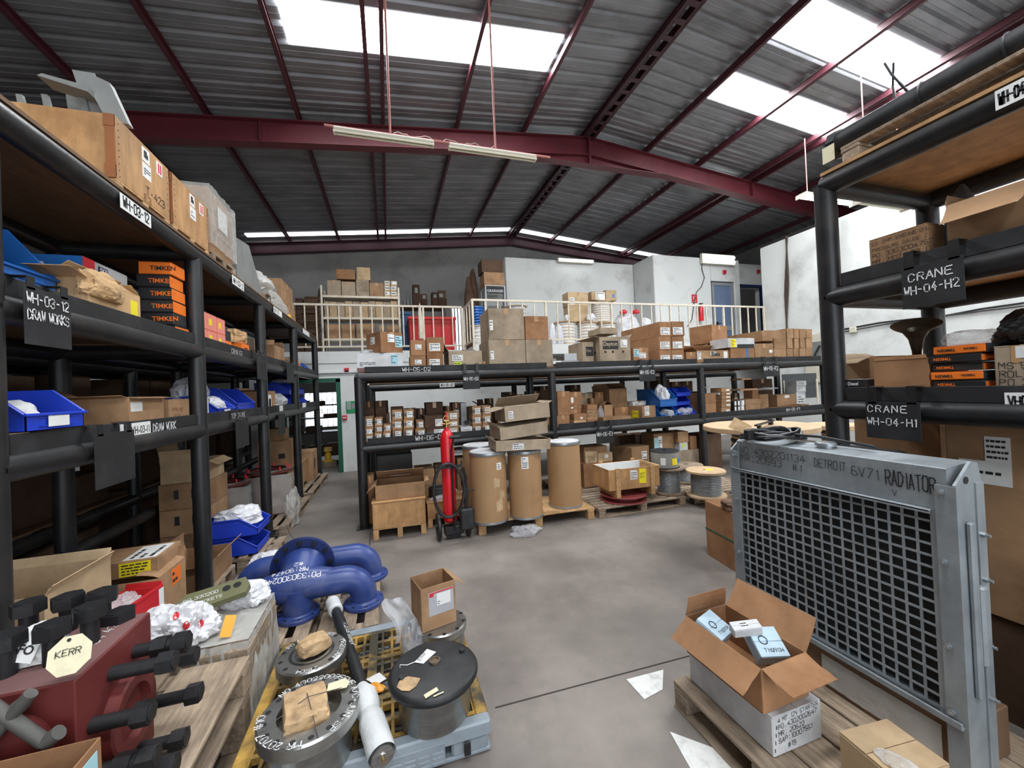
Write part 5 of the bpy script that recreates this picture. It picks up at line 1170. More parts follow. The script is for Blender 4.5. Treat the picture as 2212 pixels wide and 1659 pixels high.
under('flat white carton on the piled cartons under the black sign', (345, 562, 580, 610), 1.0-.2, Y=YU+.06, tone='white', d=.4) if False else None
a = under('brown carton turned cornerwise with a white label behind the film wrapped spool', (800, 640, 1010, 900), .102, rz=R(14), tone='kraft', labels=[('f', .55, .62, .85, .85, 'paper', 3)], d=.4)
a = under('long dusty wooden box behind the wire rope spools', (1240, 672, 1492, 1000), .102, tone='taupe', d=.4)
zz = .102+a.dimensions.z+.002
under('brown carton with blue and white labels under the second bay', (1000, 512, 1250, 690), .102+.44, Y=YU+.1, tone='kraft', d=.35, labels=[('f', .0, .1, .2, .75, 'bluetag'), ('f', .2, .05, .4, .85, 'paper', 5)])
carton('brown carton used as a base under the labelled carton of the second bay', .5, .35, .438, (atY(*c4(1130, 700), YU+.1).x, YU+.1, .102), 0, 'dark', tape=None)
u = under('white and green printed carton on the long dusty box', (1256, 602, 1372, 672), zz, tone='white', labels=[('f', .3, .4, .6, .9, 'lime')], d=.3)
under('brown carton on the white and green printed carton', (1246, 496, 1372, 602), zz+u.dimensions.z+.002, tone='kraft', d=.3)
under('brown carton on the long dusty box beside the third post', (1376, 540, 1440, 668), zz, tone='orange', d=.3)
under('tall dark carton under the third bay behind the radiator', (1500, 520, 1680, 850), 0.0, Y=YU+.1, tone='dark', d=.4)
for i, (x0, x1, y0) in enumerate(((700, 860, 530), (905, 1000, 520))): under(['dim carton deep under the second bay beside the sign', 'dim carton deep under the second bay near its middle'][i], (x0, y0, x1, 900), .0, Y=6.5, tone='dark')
# the big reels with hose by the rack beside the radiator
def big_reel(label, px0, px1, py, z, dY=0):
    cc = atZ((px0+px1)/2, py, z); zc = (cc-EYEP).dot(_fw); r = (px1-px0)/2/FPX*zc
    o = reel(label, (cc.x, cc.y), r, r*.5, 0, z, 'mdf', 'rubber', t=.05, turns=14, rlow=r*.66); return o, cc, r
br, cc, r_ = big_reel('large wooden reel top carrying a black clamp, behind the radiator', 1530, 1746, 918, 1.18)
big_reel('second large wooden reel behind the corner post of the radiator side rack', 1752, 1852, 916, 1.1)
o = thing('bar_clamp', 'black bar clamp lying on the large wooden reel', 'tool', (cc.x+.02, cc.y-.1, 1.181), R(25)); mb = MB(); mb.box(-.4, .2, -.015, .015, .03, .045); mb.build('bar', M['stud'], o, smooth=False); mb = MB(); mb.box(.08, .12, -.02, .02, 0, .06); mb.box(-.32, -.28, -.015, .015, 0, .03); mb.build('jaw', M['stud'], o, smooth=False)
# carton with strap behind the radiator's far edge
cb = atZ(1562, 1246); o = carton('worn brown carton with a green strap at the far edge of the radiator', .42, .4, .52, (cb.x+.37, cb.y-.02, 0), R(-8), 'orange', tape=None, labels=[('f', .28, .25, .5, .38, 'bluestrap')])
mb = MB(); mb.box(-.212, .212, -.003, .403, .25, .265); mb.build('strap', M['greenframe'], o, smooth=False); hand('ZONE 1', .05, M['ink'], o, face(.42, .4, .52, 'f'), .05, .32, wd=.12)
lump('leather_glove', 'crumpled brown work glove on the strapped carton', 'glove', (cb.x+.26, cb.y+.1, .522), (.2, .16, .1), mat('brown_leather', rgb(110, 82, 66), .7, var=.2), seed=31)
# ------------------------------------------------------------------ on the mezzanine
YS = 9.95
def mz(r, Y): return pbox(c1, r, Y)
x0, x1, z0, z1 = mz((198, 290, 828, 700), YS)
sh = thing('storage_shelf', 'cream steel shelving full of small cartons behind the mezzanine railing', 'shelf', (x0, YS, SLZ))
W_, H_ = x1-x0, z1-SLZ
lv = [mz((0, y, 10, y+10), YS)[3]-SLZ for y in (705, 530, 352)]
for x in (0, W_-.04):
    for y in (0, .5): mb = MB(); mb.box(x, x+.04, y, y+.04, 0, H_); mb.build('post', M['cream'], sh, smooth=False)
for z in lv: mb = MB(); mb.box(.042, W_-.042, .0, .54, z-.05, z-.001); mb.build('shelf_board', M['cream'], sh, smooth=False)
def mbx(label, r, Y, z, d=.35, tone='kraft', **k): return fbox(label, c1, r, Y, d, z, tone=tone, tape=k.pop('tape', None), **k)
zT = SLZ+lv[2]; zM = SLZ+lv[1]; zL = SLZ+lv[0]
mbx('taped twin pack of cartons at the left end of the cream shelf top'.replace('left', 'outer'), (245, 240, 356, 352), YS+.01, zT, tone='taupe', tape='f')
a = mbx('taped carton pack in the middle of the cream shelf top', (360, 252, 472, 352), YS+.01, zT, tone='taupe', tape='f')
b = mbx('tan carton at the bottom of the pair on the cream shelf top', (476, 238, 580, 352), YS+.01, zT, tone='taupe')
mbx('tan carton standing highest on the cream shelf', (482, 138, 588, 238), YS+.02, zT+b.dimensions.z+.002, tone='light')
mbx('wide brown carton across the taped packs of the cream shelf', (318, 154, 468, 248), YS+.02, zT+b.dimensions.z+.004, tone='orange')
mbx('rounded brown carton next to the white labelled cartons of the cream shelf', (584, 262, 696, 352), YS+.01, zT, tone='kraft', tape='f')
for x0, x1, nm in ((700, 748, 'first'), (750, 802, 'second')): stack(c1, YS+.01, .3, zT, x0, x1, [228, 268, 311, 354], 'small blue labelled carton', f'of the {nm} column on the cream shelf top', tone='light', tape=None, labels=[('f', .1, .3, .9, .9, 'paper', 1)])
xs = [222, 264, 326, 388, 450, 512, 574, 632, 692, 750, 806]
for i in range(10): mbx(f'tan carton on the second cream board, {["first", "second", "third", "fourth", "fifth", "sixth", "seventh", "eighth", "ninth", "last"][i]} in the row', (xs[i], 408+(i % 3)*4, xs[i+1]-2, 528), YS+.03, zM, tone='light' if i % 2 else 'taupe')
for i, r in enumerate(((240, 592, 352, 704), (356, 592, 468, 704), (484, 588, 630, 704), (660, 596, 704, 704), (722, 596, 770, 704), (772, 596, 812, 704))): mbx(f'brown carton on the third cream board, {["first", "second", "third", "fourth", "fifth", "last"][i]} in the row', r, YS+.03, zL, tone='kraft')
for i, r in enumerate(((0, 380, 54, 770), (74, 368, 184, 770))):
    x0, x1, z0, z1 = mz(r, YS-.1); o = thing('flattened_cartons', ['bundle of flattened brown cartons behind the railing at the far rack end', 'taller bundle of flattened brown cartons against the cream shelf'][i], 'bundle', ((x0+x1)/2, YS-.1, SLZ))
    mb = MB(); n = 40; hh = z1-SLZ
    for k in range(n): q = random.uniform(-.02, .02); mb.box(-(x1-x0)/2+q, (x1-x0)/2+q, q, .5+q, hh*k/n, hh*(k+.85)/n)
    mb.build('sheets', CARD['dark'], o, smooth=False)
    for q in (.1, .4): mb = MB(); mb.box(-(x1-x0)/2-.025, (x1-x0)/2+.025, q, q+.015, 0, hh+.005); mb.build('strap', M['greytape'], o, smooth=False)
x0, x1, z0, z1 = mz((150, 262, 205, 770), YS+.3); lump('wrapped_parcel', 'dark wrapped parcel standing behind the outer post of the cream shelf', 'parcel', ((x0+x1)/2, YS+.75, SLZ), (x1-x0+.1, .3, z1-SLZ), CARD['dark'], seed=40, rough=.12)
# table with dark parcels at the gable wall
x0, x1, z0, z1 = pbox(c1, (835, 440, 1205, 760), 12.4); tb = thing('workbench', 'dark workbench with parcels against the gable wall', 'table', (x0, 12.4, SLZ)); hh = z1-SLZ
mb = MB(); mb.box(0, x1-x0, 0, .7, hh-.05, hh); mb.build('top', CARD['dark'], tb, smooth=False)
for x in (.03, x1-x0-.09):
    for y in (.02, .62): mb = MB(); mb.box(x, x+.06, y, y+.06, 0, hh-.051); mb.build('leg', M['greytape'], tb, smooth=False)
zb = SLZ+hh+.002
for r, nm in (((928, 276, 986, 436), 'tall dark parcel on the workbench at the gable wall'), ((992, 350, 1042, 402), None), ((1080, 338, 1132, 436), 'dark parcel with a faded label at the middle of the workbench'), ((1134, 320, 1192, 390), None)):
    if nm: fbox(nm, c1, r, 12.45, .3, zb, tone='dark', tape=None, labels=[('f', .3, .6, .7, .85, 'greymet')])
a = fbox('low dark parcel under the slim one on the workbench', c1, (996, 402, 1046, 436), 12.45, .3, zb, tone='dark', tape=None); fbox('slim dark parcel with a grey label on the workbench', c1, (992, 350, 1042, 402), 12.46, .2, zb+a.dimensions.z+.002, tone='dark', tape=None, labels=[('f', .3, .3, .75, .8, 'greymet')])
a = fbox('low dark parcel at the outer end of the workbench', c1, (1134, 388, 1200, 436), 12.45, .3, zb, tone='dark', tape=None); fbox('dark parcel with a grey slip topmost at the outer end of the workbench', c1, (1132, 322, 1192, 388), 12.46, .2, zb+a.dimensions.z+.002, tone='dark', tape=None, labels=[('f', .1, .2, .6, .6, 'greymet')])
for i, x in enumerate((862, 890, 918)):
    xa, xb, za, zc = pbox(c1, (x-11, 378, x+11, 438), 12.45); mb = MB(); mb.M = Matrix.Translation(((xa+xb)/2, 12.55, zb)); mb.lathe([(0, 0), ((xb-xa)/2, 0), ((xb-xa)/2, .2), ((xb-xa)*.3, .24), ((xb-xa)*.2, zc-zb), (0, zc-zb)], 16)
    tag(mb.build('bottle', M['greymet']), ['first grey bottle from the blue tub on the workbench', 'middle grey bottle of three on the workbench', 'third grey bottle from the blue tub, beside the tall dark parcel'][i], 'bottle')
def tub(label, r, Y, d, m):
    x0, x1, z0, z1 = pbox(c1, r, Y); w, h = x1-x0, z1-SLZ; o = thing('plastic_tub', label, 'tub', ((x0+x1)/2, Y, SLZ))
    mb = MB(); t = .06
    V = [(-w/2+t, t, 0), (w/2-t, t, 0), (w/2-t, d-t, 0), (-w/2+t, d-t, 0), (-w/2+.03, .03, h), (w/2-.03, .03, h), (w/2-.03, d-.03, h), (-w/2+.03, d-.03, h)]
    mb.add(V, [(3, 2, 1, 0), (0, 1, 5, 4), (1, 2, 6, 5), (2, 3, 7, 6), (3, 0, 4, 7)]); mb.build('body', M[m], o, smooth=False)
    mb = MB(); mb.box(-w/2, w/2, 0, .05, h-.07, h, .01); mb.box(-w/2, w/2, d-.05, d, h-.07, h, .01); mb.box(-w/2, -w/2+.05, .05, d-.05, h-.07, h, .01); mb.box(w/2-.05, w/2, .05, d-.05, h-.07, h, .01); mb.build('rim', M[m], o)
    mb = MB()
    for i in range(5): x = -w*.4+w*.2*i; mb.box(x-.02, x+.02, .012, .05, .05, h-.08, .005)
    mb.build('rib', M[m], o); return o
tub('large red plastic tub behind the railing', (892, 530, 1280, 760), 9.75, .8, 'binred'); tub('blue plastic tub partly behind the red tub', (838, 492, 920, 760), 10.62, .7, 'bintub')
x0, x1, z0, z1 = pbox(c1, (976, 458, 1000, 712), 9.42); lump('rag', 'dirty pale rag tied to the railing in front of the red tub', 'rag', ((x0+x1)/2, 9.40, z0), (.09, .05, z1-z0), 'cream', seed=44, rough=.3)
# cable reels, boxes, sign board on the stepped-out part
fr = 9.6
x0, x1, z0, z1 = pbox(c1, (1512, 288, 1672, 700), fr+.4); st = thing('wire_stand', 'pale steel stand with a GRAINGER name plate under brown cartons'.replace('GRAINGER ', ''), 'stand', ((x0+x1)/2, fr+.4, SLZ)); w = x1-x0; h = z1-SLZ
for sx in (-1, 1):
    for y in (0, .5): mb = MB(); mb.box(sx*(w/2-.015)-.015, sx*(w/2-.015)+.015, y, y+.03, 0, h); mb.build('post', M['alu'], st, smooth=False)
mb = MB(); mb.box(-w/2, w/2, 0, .53, h+.001, h+.02); mb.build('top_board', M['alu'], st, smooth=False); mb = MB(); mb.box(-w/2+.03, w/2-.03, .2, .22, h*.72, h-.02); mb.build('panel', M['greymet'], st, smooth=False)
mb = MB(); mb.box(-w/2+.031, w/2-.031, -.006, .0, h-.2, h-.05); p = mb.build('name_plate', M['ink'], st, smooth=False); printed('GRAINGER', .07, M['alu'], p, lambda u, v, e=0: (u, -.007-e, v), -w/2+.05, h-.16, bold=.02, width=w-.1)
zb = z1+.022
a = fbox('brown carton resting on the pale steel stand', c1, (1495, 178, 1660, 284), fr+.42, .45, zb, tone='kraft', tape=None); fbox('brown carton topmost over the pale steel stand', c1, (1476, 80, 1648, 176), fr+.43, .45, zb+a.dimensions.z+.002, tone='dark', tape=None)
for i, r in enumerate(((1372, 190, 1432, 700), (1420, 100, 1480, 700))):
    x0, x1, z0, z1 = pbox(c1, r, fr+.55); lump('wrapped_bundle', ['shorter dark wrapped bundle beside the pale steel stand', 'taller dark wrapped bundle beside the pale steel stand'][i], 'bundle', ((x0+x1)/2, fr+.85+.3*i, SLZ), (x1-x0+.12, .3, z1-SLZ), CARD['dark'], seed=50+i, rough=.12)
def rope_coil(label, T, r, Y, m, n=6):
    x0, x1, z0, z1 = pbox(T, r, Y); o = thing('rope_coil', label, 'coil', ((x0+x1)/2, Y+.2, z0)); R_ = (x1-x0)/2; mb = MB()
    for i in range(n): mb.tube([((R_-.02)*math.cos(t*math.pi/12), (R_-.02)*math.sin(t*math.pi/12), .02+(z1-z0-.04)*i/(n-1)+.008*math.sin(t*2.1+i)) for t in range(24)], (z1-z0)/(2*n), 6, True)
    mb.build('winding', M[m], o); return o
x0, x1, z0, z1 = pbox(c1, (1410, 590, 1512, 700), 8.95)
reel('white cable reel carrying the blue rope near the railing corner', ((x0+x1)/2, 9.2), (x1-x0)/2, (x1-x0)/2-.03, SLZ+.0, z1-SLZ, 'cream', 'rope', turns=6, t=.02)
xa, xb, za, zc = pbox(c1, (1412, 440, 1510, 588), 8.95); o = rope_coil('coil of blue rope on the white reel near the railing corner', c1, (1412, 440, 1510, 588), 8.98, 'skyblue', 7); o.location = ((xa+xb)/2, 9.2, z1+.006)
CRL = []
for i, (xa, xb, yt) in enumerate(((30, 202, 560), (212, 372, 566), (382, 524, 570))):
    x0, x1, z0, z1 = pbox(c2, (xa, yt, xb, 700), 9.15); r = (x1-x0)/2
    reel(['white cable reel under the stacked tan cartons on the mezzanine', 'white cable reel in the middle of the row of three', 'white cable reel at the end beside the wrapped pallet'][i], ((x0+x1)/2, 9.15+r, ), r, r-.04, SLZ, z1-SLZ, 'mdf', 'rope', turns=8, t=.025); CRL.append(((x0+x1)/2, 9.15+r, z1, r))
cxr, cyr, czr, rr_ = CRL[0]
a = fbox('tan carton directly on the white cable reel', c2, (110, 446, 262, 562), 9.3, .35, czr+.002, tone='light'); fbox('tan carton with a white label, upper of the two on the cable reel', c2, (100, 336, 260, 446), 9.3, .35, czr+a.dimensions.z+.004, tone='light', labels=[('f', .08, .1, .3, .6, 'paper', 3)])
xa, xb, za, zc = pbox(c2, (322, 398, 482, 560), 9.3); r = (xb-xa)/2
reel('white cable reel stacked on top between two lower reels', ((xa+xb)/2, 9.3+r), r, r-.03, czr+.003, zc-czr, 'mdf', 'rope', turns=9, t=.02)
a = fbox('tan carton with a large white label on the upper cable reel', c2, (286, 332, 398, 400), 9.35, .3, zc+.004, tone='light', tape=None, labels=[('f', .3, .05, .95, .95, 'paper', 4)]); fbox('tan carton with a blue dot on the upper cable reel', c2, (400, 320, 486, 392), 9.36, .3, zc+.004, tone='light', tape=None, labels=[('f', .6, .3, .8, .6, 'bluestrap')])
for i, (xa, xb, ya) in enumerate(((82, 108, 515), (264, 320, 506))):
    x0, x1, z0, z1 = pbox(c2, (xa, ya, xb, 560), 9.2); lump('cable_bundle', ['small white cable bundle wedged beside the tan cartons', 'white cable bundle between the two reels'][i], 'cable', ((x0+x1)/2, 9.25, czr+.002), (x1-x0+.03, .15, z1-czr), 'bagwhite', seed=60+i)
for i, x in enumerate((2025, 2080)):
    x0, x1, z0, z1 = pbox(c1, (x, 585, x+52, 705), 9.0); lump('cable_bundle', ['white wrapped cable bundle on the mezzanine beside the brown handwritten carton', 'second white wrapped cable bundle beside the brown handwritten carton'][i], 'cable', ((x0+x1)/2, 9.1, SLZ), (x1-x0+.02, .2, z1-SLZ), 'bagwhite', seed=63+i, rough=.15)
x0, x1, z0, z1 = pbox(c1, (1738, 430, 1802, 700), 9.3); reel('white cable reel seen over the tall taupe stack', ((x0+x1)/2+.05, 9.6), .3, .25, SLZ, z1-SLZ, 'cream', 'rope', turns=10, t=.02)
x0, x1, z0, z1 = pbox(c2, (512, 485, 700, 665), 9.2); w = thing('wrapped_load', 'white film wrapped load with red caps behind the railing', 'load', ((x0+x1)/2, 9.5, SLZ)); lump('wrap', '', '', (0, 0, 0), (x1-x0, .7, z1-SLZ), 'bagwhite', seed=70, rough=.18, parent=w)
for xx in (545, 645):
    p = atY(*c2(xx, 492), 9.35); lump('red_cap', '', '', (p.x-(x0+x1)/2, -.12, p.z-SLZ-.05), (.2, .2, .12), 'redlab', seed=71, rough=.05, parent=w, sub=3)
x0, x1, z0, z1 = pbox(c2, (716, 555, 812, 665), 9.2); lump('plastic_bag', 'white plastic bag slumped past the wrapped load', 'bag', ((x0+x1)/2, 9.4, SLZ), (x1-x0, .3, z1-SLZ), 'bagwhite', seed=74)
# through the green doorway: shelving, dim boxes, yellow valve
o = thing('storage_shelf', 'dark shelving seen through the green doorway', 'shelf', (-2.75, 11.2, 0))
for x in (0, 2.2):
    for y in (0, .5): mb = MB(); mb.box(x, x+.06, y, y+.06, 0, 1.9); mb.build('post', M['black'], o, smooth=False)
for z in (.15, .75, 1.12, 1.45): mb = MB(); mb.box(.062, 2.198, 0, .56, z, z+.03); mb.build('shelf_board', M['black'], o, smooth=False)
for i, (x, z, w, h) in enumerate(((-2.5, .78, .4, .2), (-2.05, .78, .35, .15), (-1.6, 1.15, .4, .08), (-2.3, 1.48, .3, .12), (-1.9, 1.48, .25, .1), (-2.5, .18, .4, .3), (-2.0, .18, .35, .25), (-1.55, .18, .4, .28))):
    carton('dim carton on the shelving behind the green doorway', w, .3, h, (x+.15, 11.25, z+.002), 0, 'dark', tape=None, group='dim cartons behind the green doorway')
p = atZ(722, 1003, 0); o = thing('pipe_valve', 'yellow pipe valve on the floor beyond the green doorway', 'valve', (p.x-.12, p.y-.1, 0)); mb = MB(); mb.lathe([(0, .1), (.12, .1), (.12, .14), (.06, .15), (.08, .25), (.06, .34), (.1, .35), (.1, .39), (0, .39)], 20); mb.build('body', M['yellowval'], o); mb = MB(); mb.box(-.2, .2, -.15, .15, 0, .1); mb.build('base', M['wood'], o, smooth=False); mb = MB(); mb.tube([(.09*math.cos(t*.52), .09*math.sin(t*.52), .43) for t in range(12)], .012, 6, True); mb.cyl((0, 0, .38), (0, 0, .43), .012, n=8); mb.box(-.085, .085, -.01, .01, .42, .44); mb.build('hand_wheel', M['yellowval'], o)
# ------------------------------------------------------------------ left rack: top deck
l1, l2, l3, l4 = crop(0, 130, 3.16), crop(0, 560, 3.16), crop(0, 900, 3.16), crop(0, 1134, 3.16)
XF = XL-.03
def sdims(r, X): # y range and top height of an aisle-facing front
    (x0, y0, x1, y1) = r; xm, ym = (x0+x1)/2, (y0+y1)/2
    return atX(x0, ym, X).y, atX(x1, ym, X).y, atX(xm, y0, X).z, atX(xm, y1, X).z
def big_crate(label, y0, y1, ztop, txt, d=1.0):
    w = y1-y0; h = ztop-LT; o = ply_crate(label, w-.01, d, h, (XF+.03, (y0+y1)/2, LT), R(90), feet=.05, lid=False)
    f = face(w-.01, d, h, 'f')
    for ux in (-(w-.01)/2, (w-.01)/2): 
        mb = MB(); s = 1 if ux > 0 else -1
        mb.box(ux, ux-s*.0-(-s)*.006, 0, .045, .07, h-.002); mb.box(ux, ux+s*.008, .0, .05, h-.07, h-.001); mb.box(ux, ux+s*.008, 0, .05, .064, .14); mb.build('batten', M['plydark'], o, smooth=False)
    for u0, v0, u1, v1, m in ((.44*w, .5*h, .6*w, .72*h, 'paper'), (.44*w, .74*h, .58*w, .95*h, 'paper'), (.72*w, .74*h, .84*w, .95*h, 'paper')):
        p = patch('paper_label', M[m], o, f, u0, v0, u1, v1); dv = v1-v0
        if v0 > .7*h and u0 < .5*w:   # truck pictogram label
            patch('print', M['ink'], p, f, u0+.02, v0+.3*dv, u1-.02, v0+.62*dv, e=.003, b=.0015); patch('print', M['ink'], p, f, u0+.02, v0+.6*dv, u0+.05, v0+.82*dv, e=.003, b=.0015)
        elif u0 > .7*w:
            for q in (.25, .6): patch('print', M['redlab'], p, f, u0+(u1-u0)*q, v0+.15*dv, u0+(u1-u0)*(q+.18), v0+.85*dv, e=.003, b=.0015)
        else: scribble(p, f, u0+.015, v0+.2*dv, u1-.01, v0+.7*dv, 3)
    mb = MB()
    for i in range(9):
        for uu in (.025, w-.035): v = .08+(h-.12)*i/8; mb.add([f(uu, v, .001), f(uu+.007, v, .001), f(uu+.007, v+.009, .001), f(uu, v+.009, .001)], [(0, 1, 2, 3)])
    mb.build('nail_heads', M['ink'], o, smooth=False)
    if txt: hand(txt, .05, M['ink'], o, f, w*.5, h*.26, wd=.1); hand('E3', .045, M['plydark'], o, f, w*.46, h*.14, wd=.1)
    return o
zA = atX(245, 245, XL).z
crA = big_crate('large plywood crate marked T-423 on the top deck, full of scrap metal', 2.82, 3.41, zA, 'T-423', 1.1)
big_crate('plywood crate with white labels between the marked crate and the wrapped stack', 3.45, 4.05, zA+.005, None, .8)
# sheet-metal scrap standing in the first crate
def sheetpoly(name, label, pts, Y, th, m, lean=0):
    P = [atY(x, y, Y) for x, y in pts]; c = P[0].copy(); mb = MB(); n = len(P)
    V = [(p.x-c.x, 0, p.z-c.z) for p in P]+[(p.x-c.x, th, p.z-c.z) for p in P]
    mb.add(V, [tuple(range(n)), tuple(range(2*n-1, n-1, -1))]+[(i, n+i, n+(i+1) % n, (i+1) % n) for i in range(n)]); o = mb.build(name, m, None, smooth=False); o.location = c
    return o
def mscrap(label, pts, Y, th, flange=None):
    o = sheetpoly('sheet_metal_bracket', label, pts, Y, th, M['greymet']); tag(o, label, 'metal scrap')
    if flange:
        k = sheetpoly('flange', None, flange, Y-.1, .1, M['greymet']); k.parent = o; k.location = k.location-o.location
    return o
mscrap('pale grey folded metal plate leaning highest out of the marked crate', [(155, 150), (204, 158), (238, 240), (262, 275), (200, 275)], 3.12, .004, None)
mscrap('dark grey channel leaning against the folded plate in the marked crate', [(178, 163), (206, 164), (236, 178), (278, 268), (232, 262)], 3.05, .05)
mscrap('long pale metal strip jutting sideways over the marked crate', [(79, 162), (90, 158), (192, 186), (190, 198)], 3.0, .12)
mscrap('grey bent metal panel inside the marked crate below the strip', [(140, 190), (195, 196), (196, 262), (150, 262)], 3.2, .02)
for i, x in enumerate((33, 88, 168)): mscrap(['small grey tab at the near end of the marked crate', 'second small grey tab standing in the marked crate', 'small grey tab by the folded plate in the marked crate'][i], [(x, 202), (x+14, 204), (x+24, 240), (x+8, 240)], 3.0+.05*i, .02)
lump('scrap_bundle', 'grey scrap bundle inside the marked crate', 'metal scrap', (-1.95, 3.15, LT+.075), (.5, .3, zA-LT-.02), 'greymet', seed=80, rough=.2)
# film-wrapped stack of brown cartons
y0, y1 = 4.13, 4.72; ztp = atX(440, 383, XL).z
wl = thing('wrapped_carton_stack', 'stack of brown cartons in torn clear film on a small pallet on the top deck', 'load', (XF+.02, (y0+y1)/2, LT), R(90))
w = y1-y0; h = ztp-LT; d = .7
mb = MB(); mb.box(-w/2, w/2, 0, d, .08, .1); [mb.box(x-.04, x+.04, 0, d, 0, .079) for x in (-w/2+.05, 0, w/2-.05)]; mb.build('pallet', M['wood'], wl, smooth=False)
for i in range(3): mb = MB(); mb.box(-w/2+.02, w/2-.02, .02, d, .102+(h-.1)*i/3, .1+(h-.1)*(i+1)/3-.002, .006); mb.build('carton', CARD['kraft'], wl, smooth=False)
mb = MB()
def wrapfn(u, v):
    a = u*4; k = int(a) % 4; f = a-int(a); C4 = [(-w/2, 0), (w/2, 0), (w/2, d), (-w/2, d)]; x0, y0_ = C4[k]; x1, y1_ = C4[(k+1) % 4]; n = .012*noise.noise(Vector((u*40, v*30, 1)))
    return (x0+(x1-x0)*f+n+(.012 if x0 > 0 else -.012), y0_+(y1_-y0_)*f+n-.008, .16+(h-.15)*v+.012*noise.noise(Vector((u*16, v*6, 5))))
mb.sheet(wrapfn, 80, 16, wrapu=True); mb.build('film_wrap', M['film'], wl)
p = patch('paper_label', M['paper'], wl, lambda u, v, e=0: (u, .008-e, v), -.1, h*.55, .12, h*.85)
# grey duct hood and wrapped goods further along
P = [(4.88, LT), (5.75, LT), (5.75, LT+.12), (5.3, LT+.56), (4.88, LT+.5)]
mb = MB(); n = len(P); mb.add([(XF-.02, y, z) for y, z in P]+[(XF-.72, y, z) for y, z in P], [tuple(range(n)), tuple(range(2*n-1, n-1, -1))]+[(i, n+i, n+(i+1) % n, (i+1) % n) for i in range(n)]); tag(mb.build('duct_hood', M['greymet'], smooth=False), 'grey sheet metal duct hood on the top deck past the wrapped stack', 'duct')
o = thing('wrapped_pallet_load', 'ragged film wrapped pallet load on the top deck beyond the duct hood', 'load', (XF-.36, 6.35, LT)); lump('film_bundle', '', '', (0, 0, .16), (.66, 1.05, .4), 'filmdusty', seed=90, rough=.22, freq=5, parent=o)
for y in (-.42, -.21, 0, .21, .42): mb = MB(); mb.box(-.36, .38, y-.06, y+.06, .12, .14); mb.build('deck_board', M['wood'], o, smooth=False)
for x in (-.3, .0, .3): mb = MB(); mb.box(x-.04, x+.04, -.5, .5, .0, .119); mb.build('stringer', M['wood'], o, smooth=False)
lump('hanging_film', '', '', (.36, .1, .02), (.06, .9, .22), 'filmdusty', seed=92, rough=.4, parent=o)
a = carton('brown carton in loose film at the far end of the top deck, lower one', .9, .6, .34, (XF-.1, 7.6, LT), R(90), 'kraft', tape='f'); carton('brown carton at the far end of the top deck, upper one', .8, .6, .36, (XF-.12, 7.6, LT+.342), R(90), 'kraft')
carton('flat brown tray at the very end of the top deck', .7, .6, .1, (XF-.05, 8.5, LT), R(90), 'kraft', tape=None)
o = lump('yellow_cap', 'small yellow plastic cap at the end of the top deck', 'cap', (XF-.02, 7.05, LT), (.12, .12, .1), 'yellowval', seed=95, rough=.05, sub=3)
# ------------------------------------------------------------------ left rack: middle deck
def onM(y0, y1, h, d, label, X=XF, **k): return carton(label, y1-y0-.004, d, h, (X, (y0+y1)/2, LM), R(90), **k)
zq = atX(60, 462, XL-.2).z
hopper_bin('big mid blue storage bin at the near end of the middle deck', (XF-.12, 2.42, LM), R(90), .42, .55, .42, M['skyblue'])
hopper_bin('mid blue storage bin half hidden behind the torn paper parcel', (XF-.2, 2.98, LM), R(90), .3, .45, .24, M['skyblue'])
lump('plastic_bag', 'clear plastic bag drooping over the big mid blue bin', 'bag', (XF-.3, 2.72, LM), (.3, .2, .3), 'bagclear', seed=101)
ya, yb, zt_, zb_ = sdims((195, 580, 315, 670), XF+.02)
o = carton('torn brown paper parcel with a yellow sticker on the middle deck', yb-ya, .34, .2, (XF, (ya+yb)/2, LM), R(90), 'paper_bag', tape=None, flaps={'b': (-70, .2), 'l': (72, .14), 'f': (-75, .1), 's': (-60, .1)}, labels=[('f', .78, .05, .93, .8, 'yellow', 0), ('f', .35, .72, .6, .98, 'bluetag', 0)])
lump('torn_paper', '', '', (-.12, .03, .1), (.3, .24, .16), CARD['paper_bag'], seed=103, rough=.3, parent=o)
ya, yb, zt_, zb_ = sdims((268, 528, 330, 640), XF-.25)
for i in range(2):
    o = carton(['red and white bearing carton with a blue end, lower of two', 'red and white bearing carton with a blue end, upper of two'][i], .42, .24, .12, (XF-.22, 3.18, LM+.14*0+.17+.125*i), R(90), 'white', tape=None)
    f = face(.42, .24, .12, 'f'); patch('red_stripe', M['redlab'], o, f, .0, .0, .1, .12); p = patch('print', M['blueframe'], o, f, .13, .06, .22, .1); printed('SKF', .026, M['whiteink'], p, f, .142, .067, bold=.02, width=.066, lift=.004); f = face(.42, .24, .12, 'l'); patch('blue_end', M['bluestrap'] if i else M['blue'], o, f, 0, 0, .24, .12)
carton('plain low carton under the bearing cartons', .4, .24, .167, (XF-.22, 3.18, LM), R(90), 'dark', tape=None)
ya, yb, zt_, zb_ = sdims((373, 580, 402, 700), XF+.0); yb = min(yb, 3.66)
z = LM; n = 6; hz = (atX(391, 578, XF).z-LM)/n
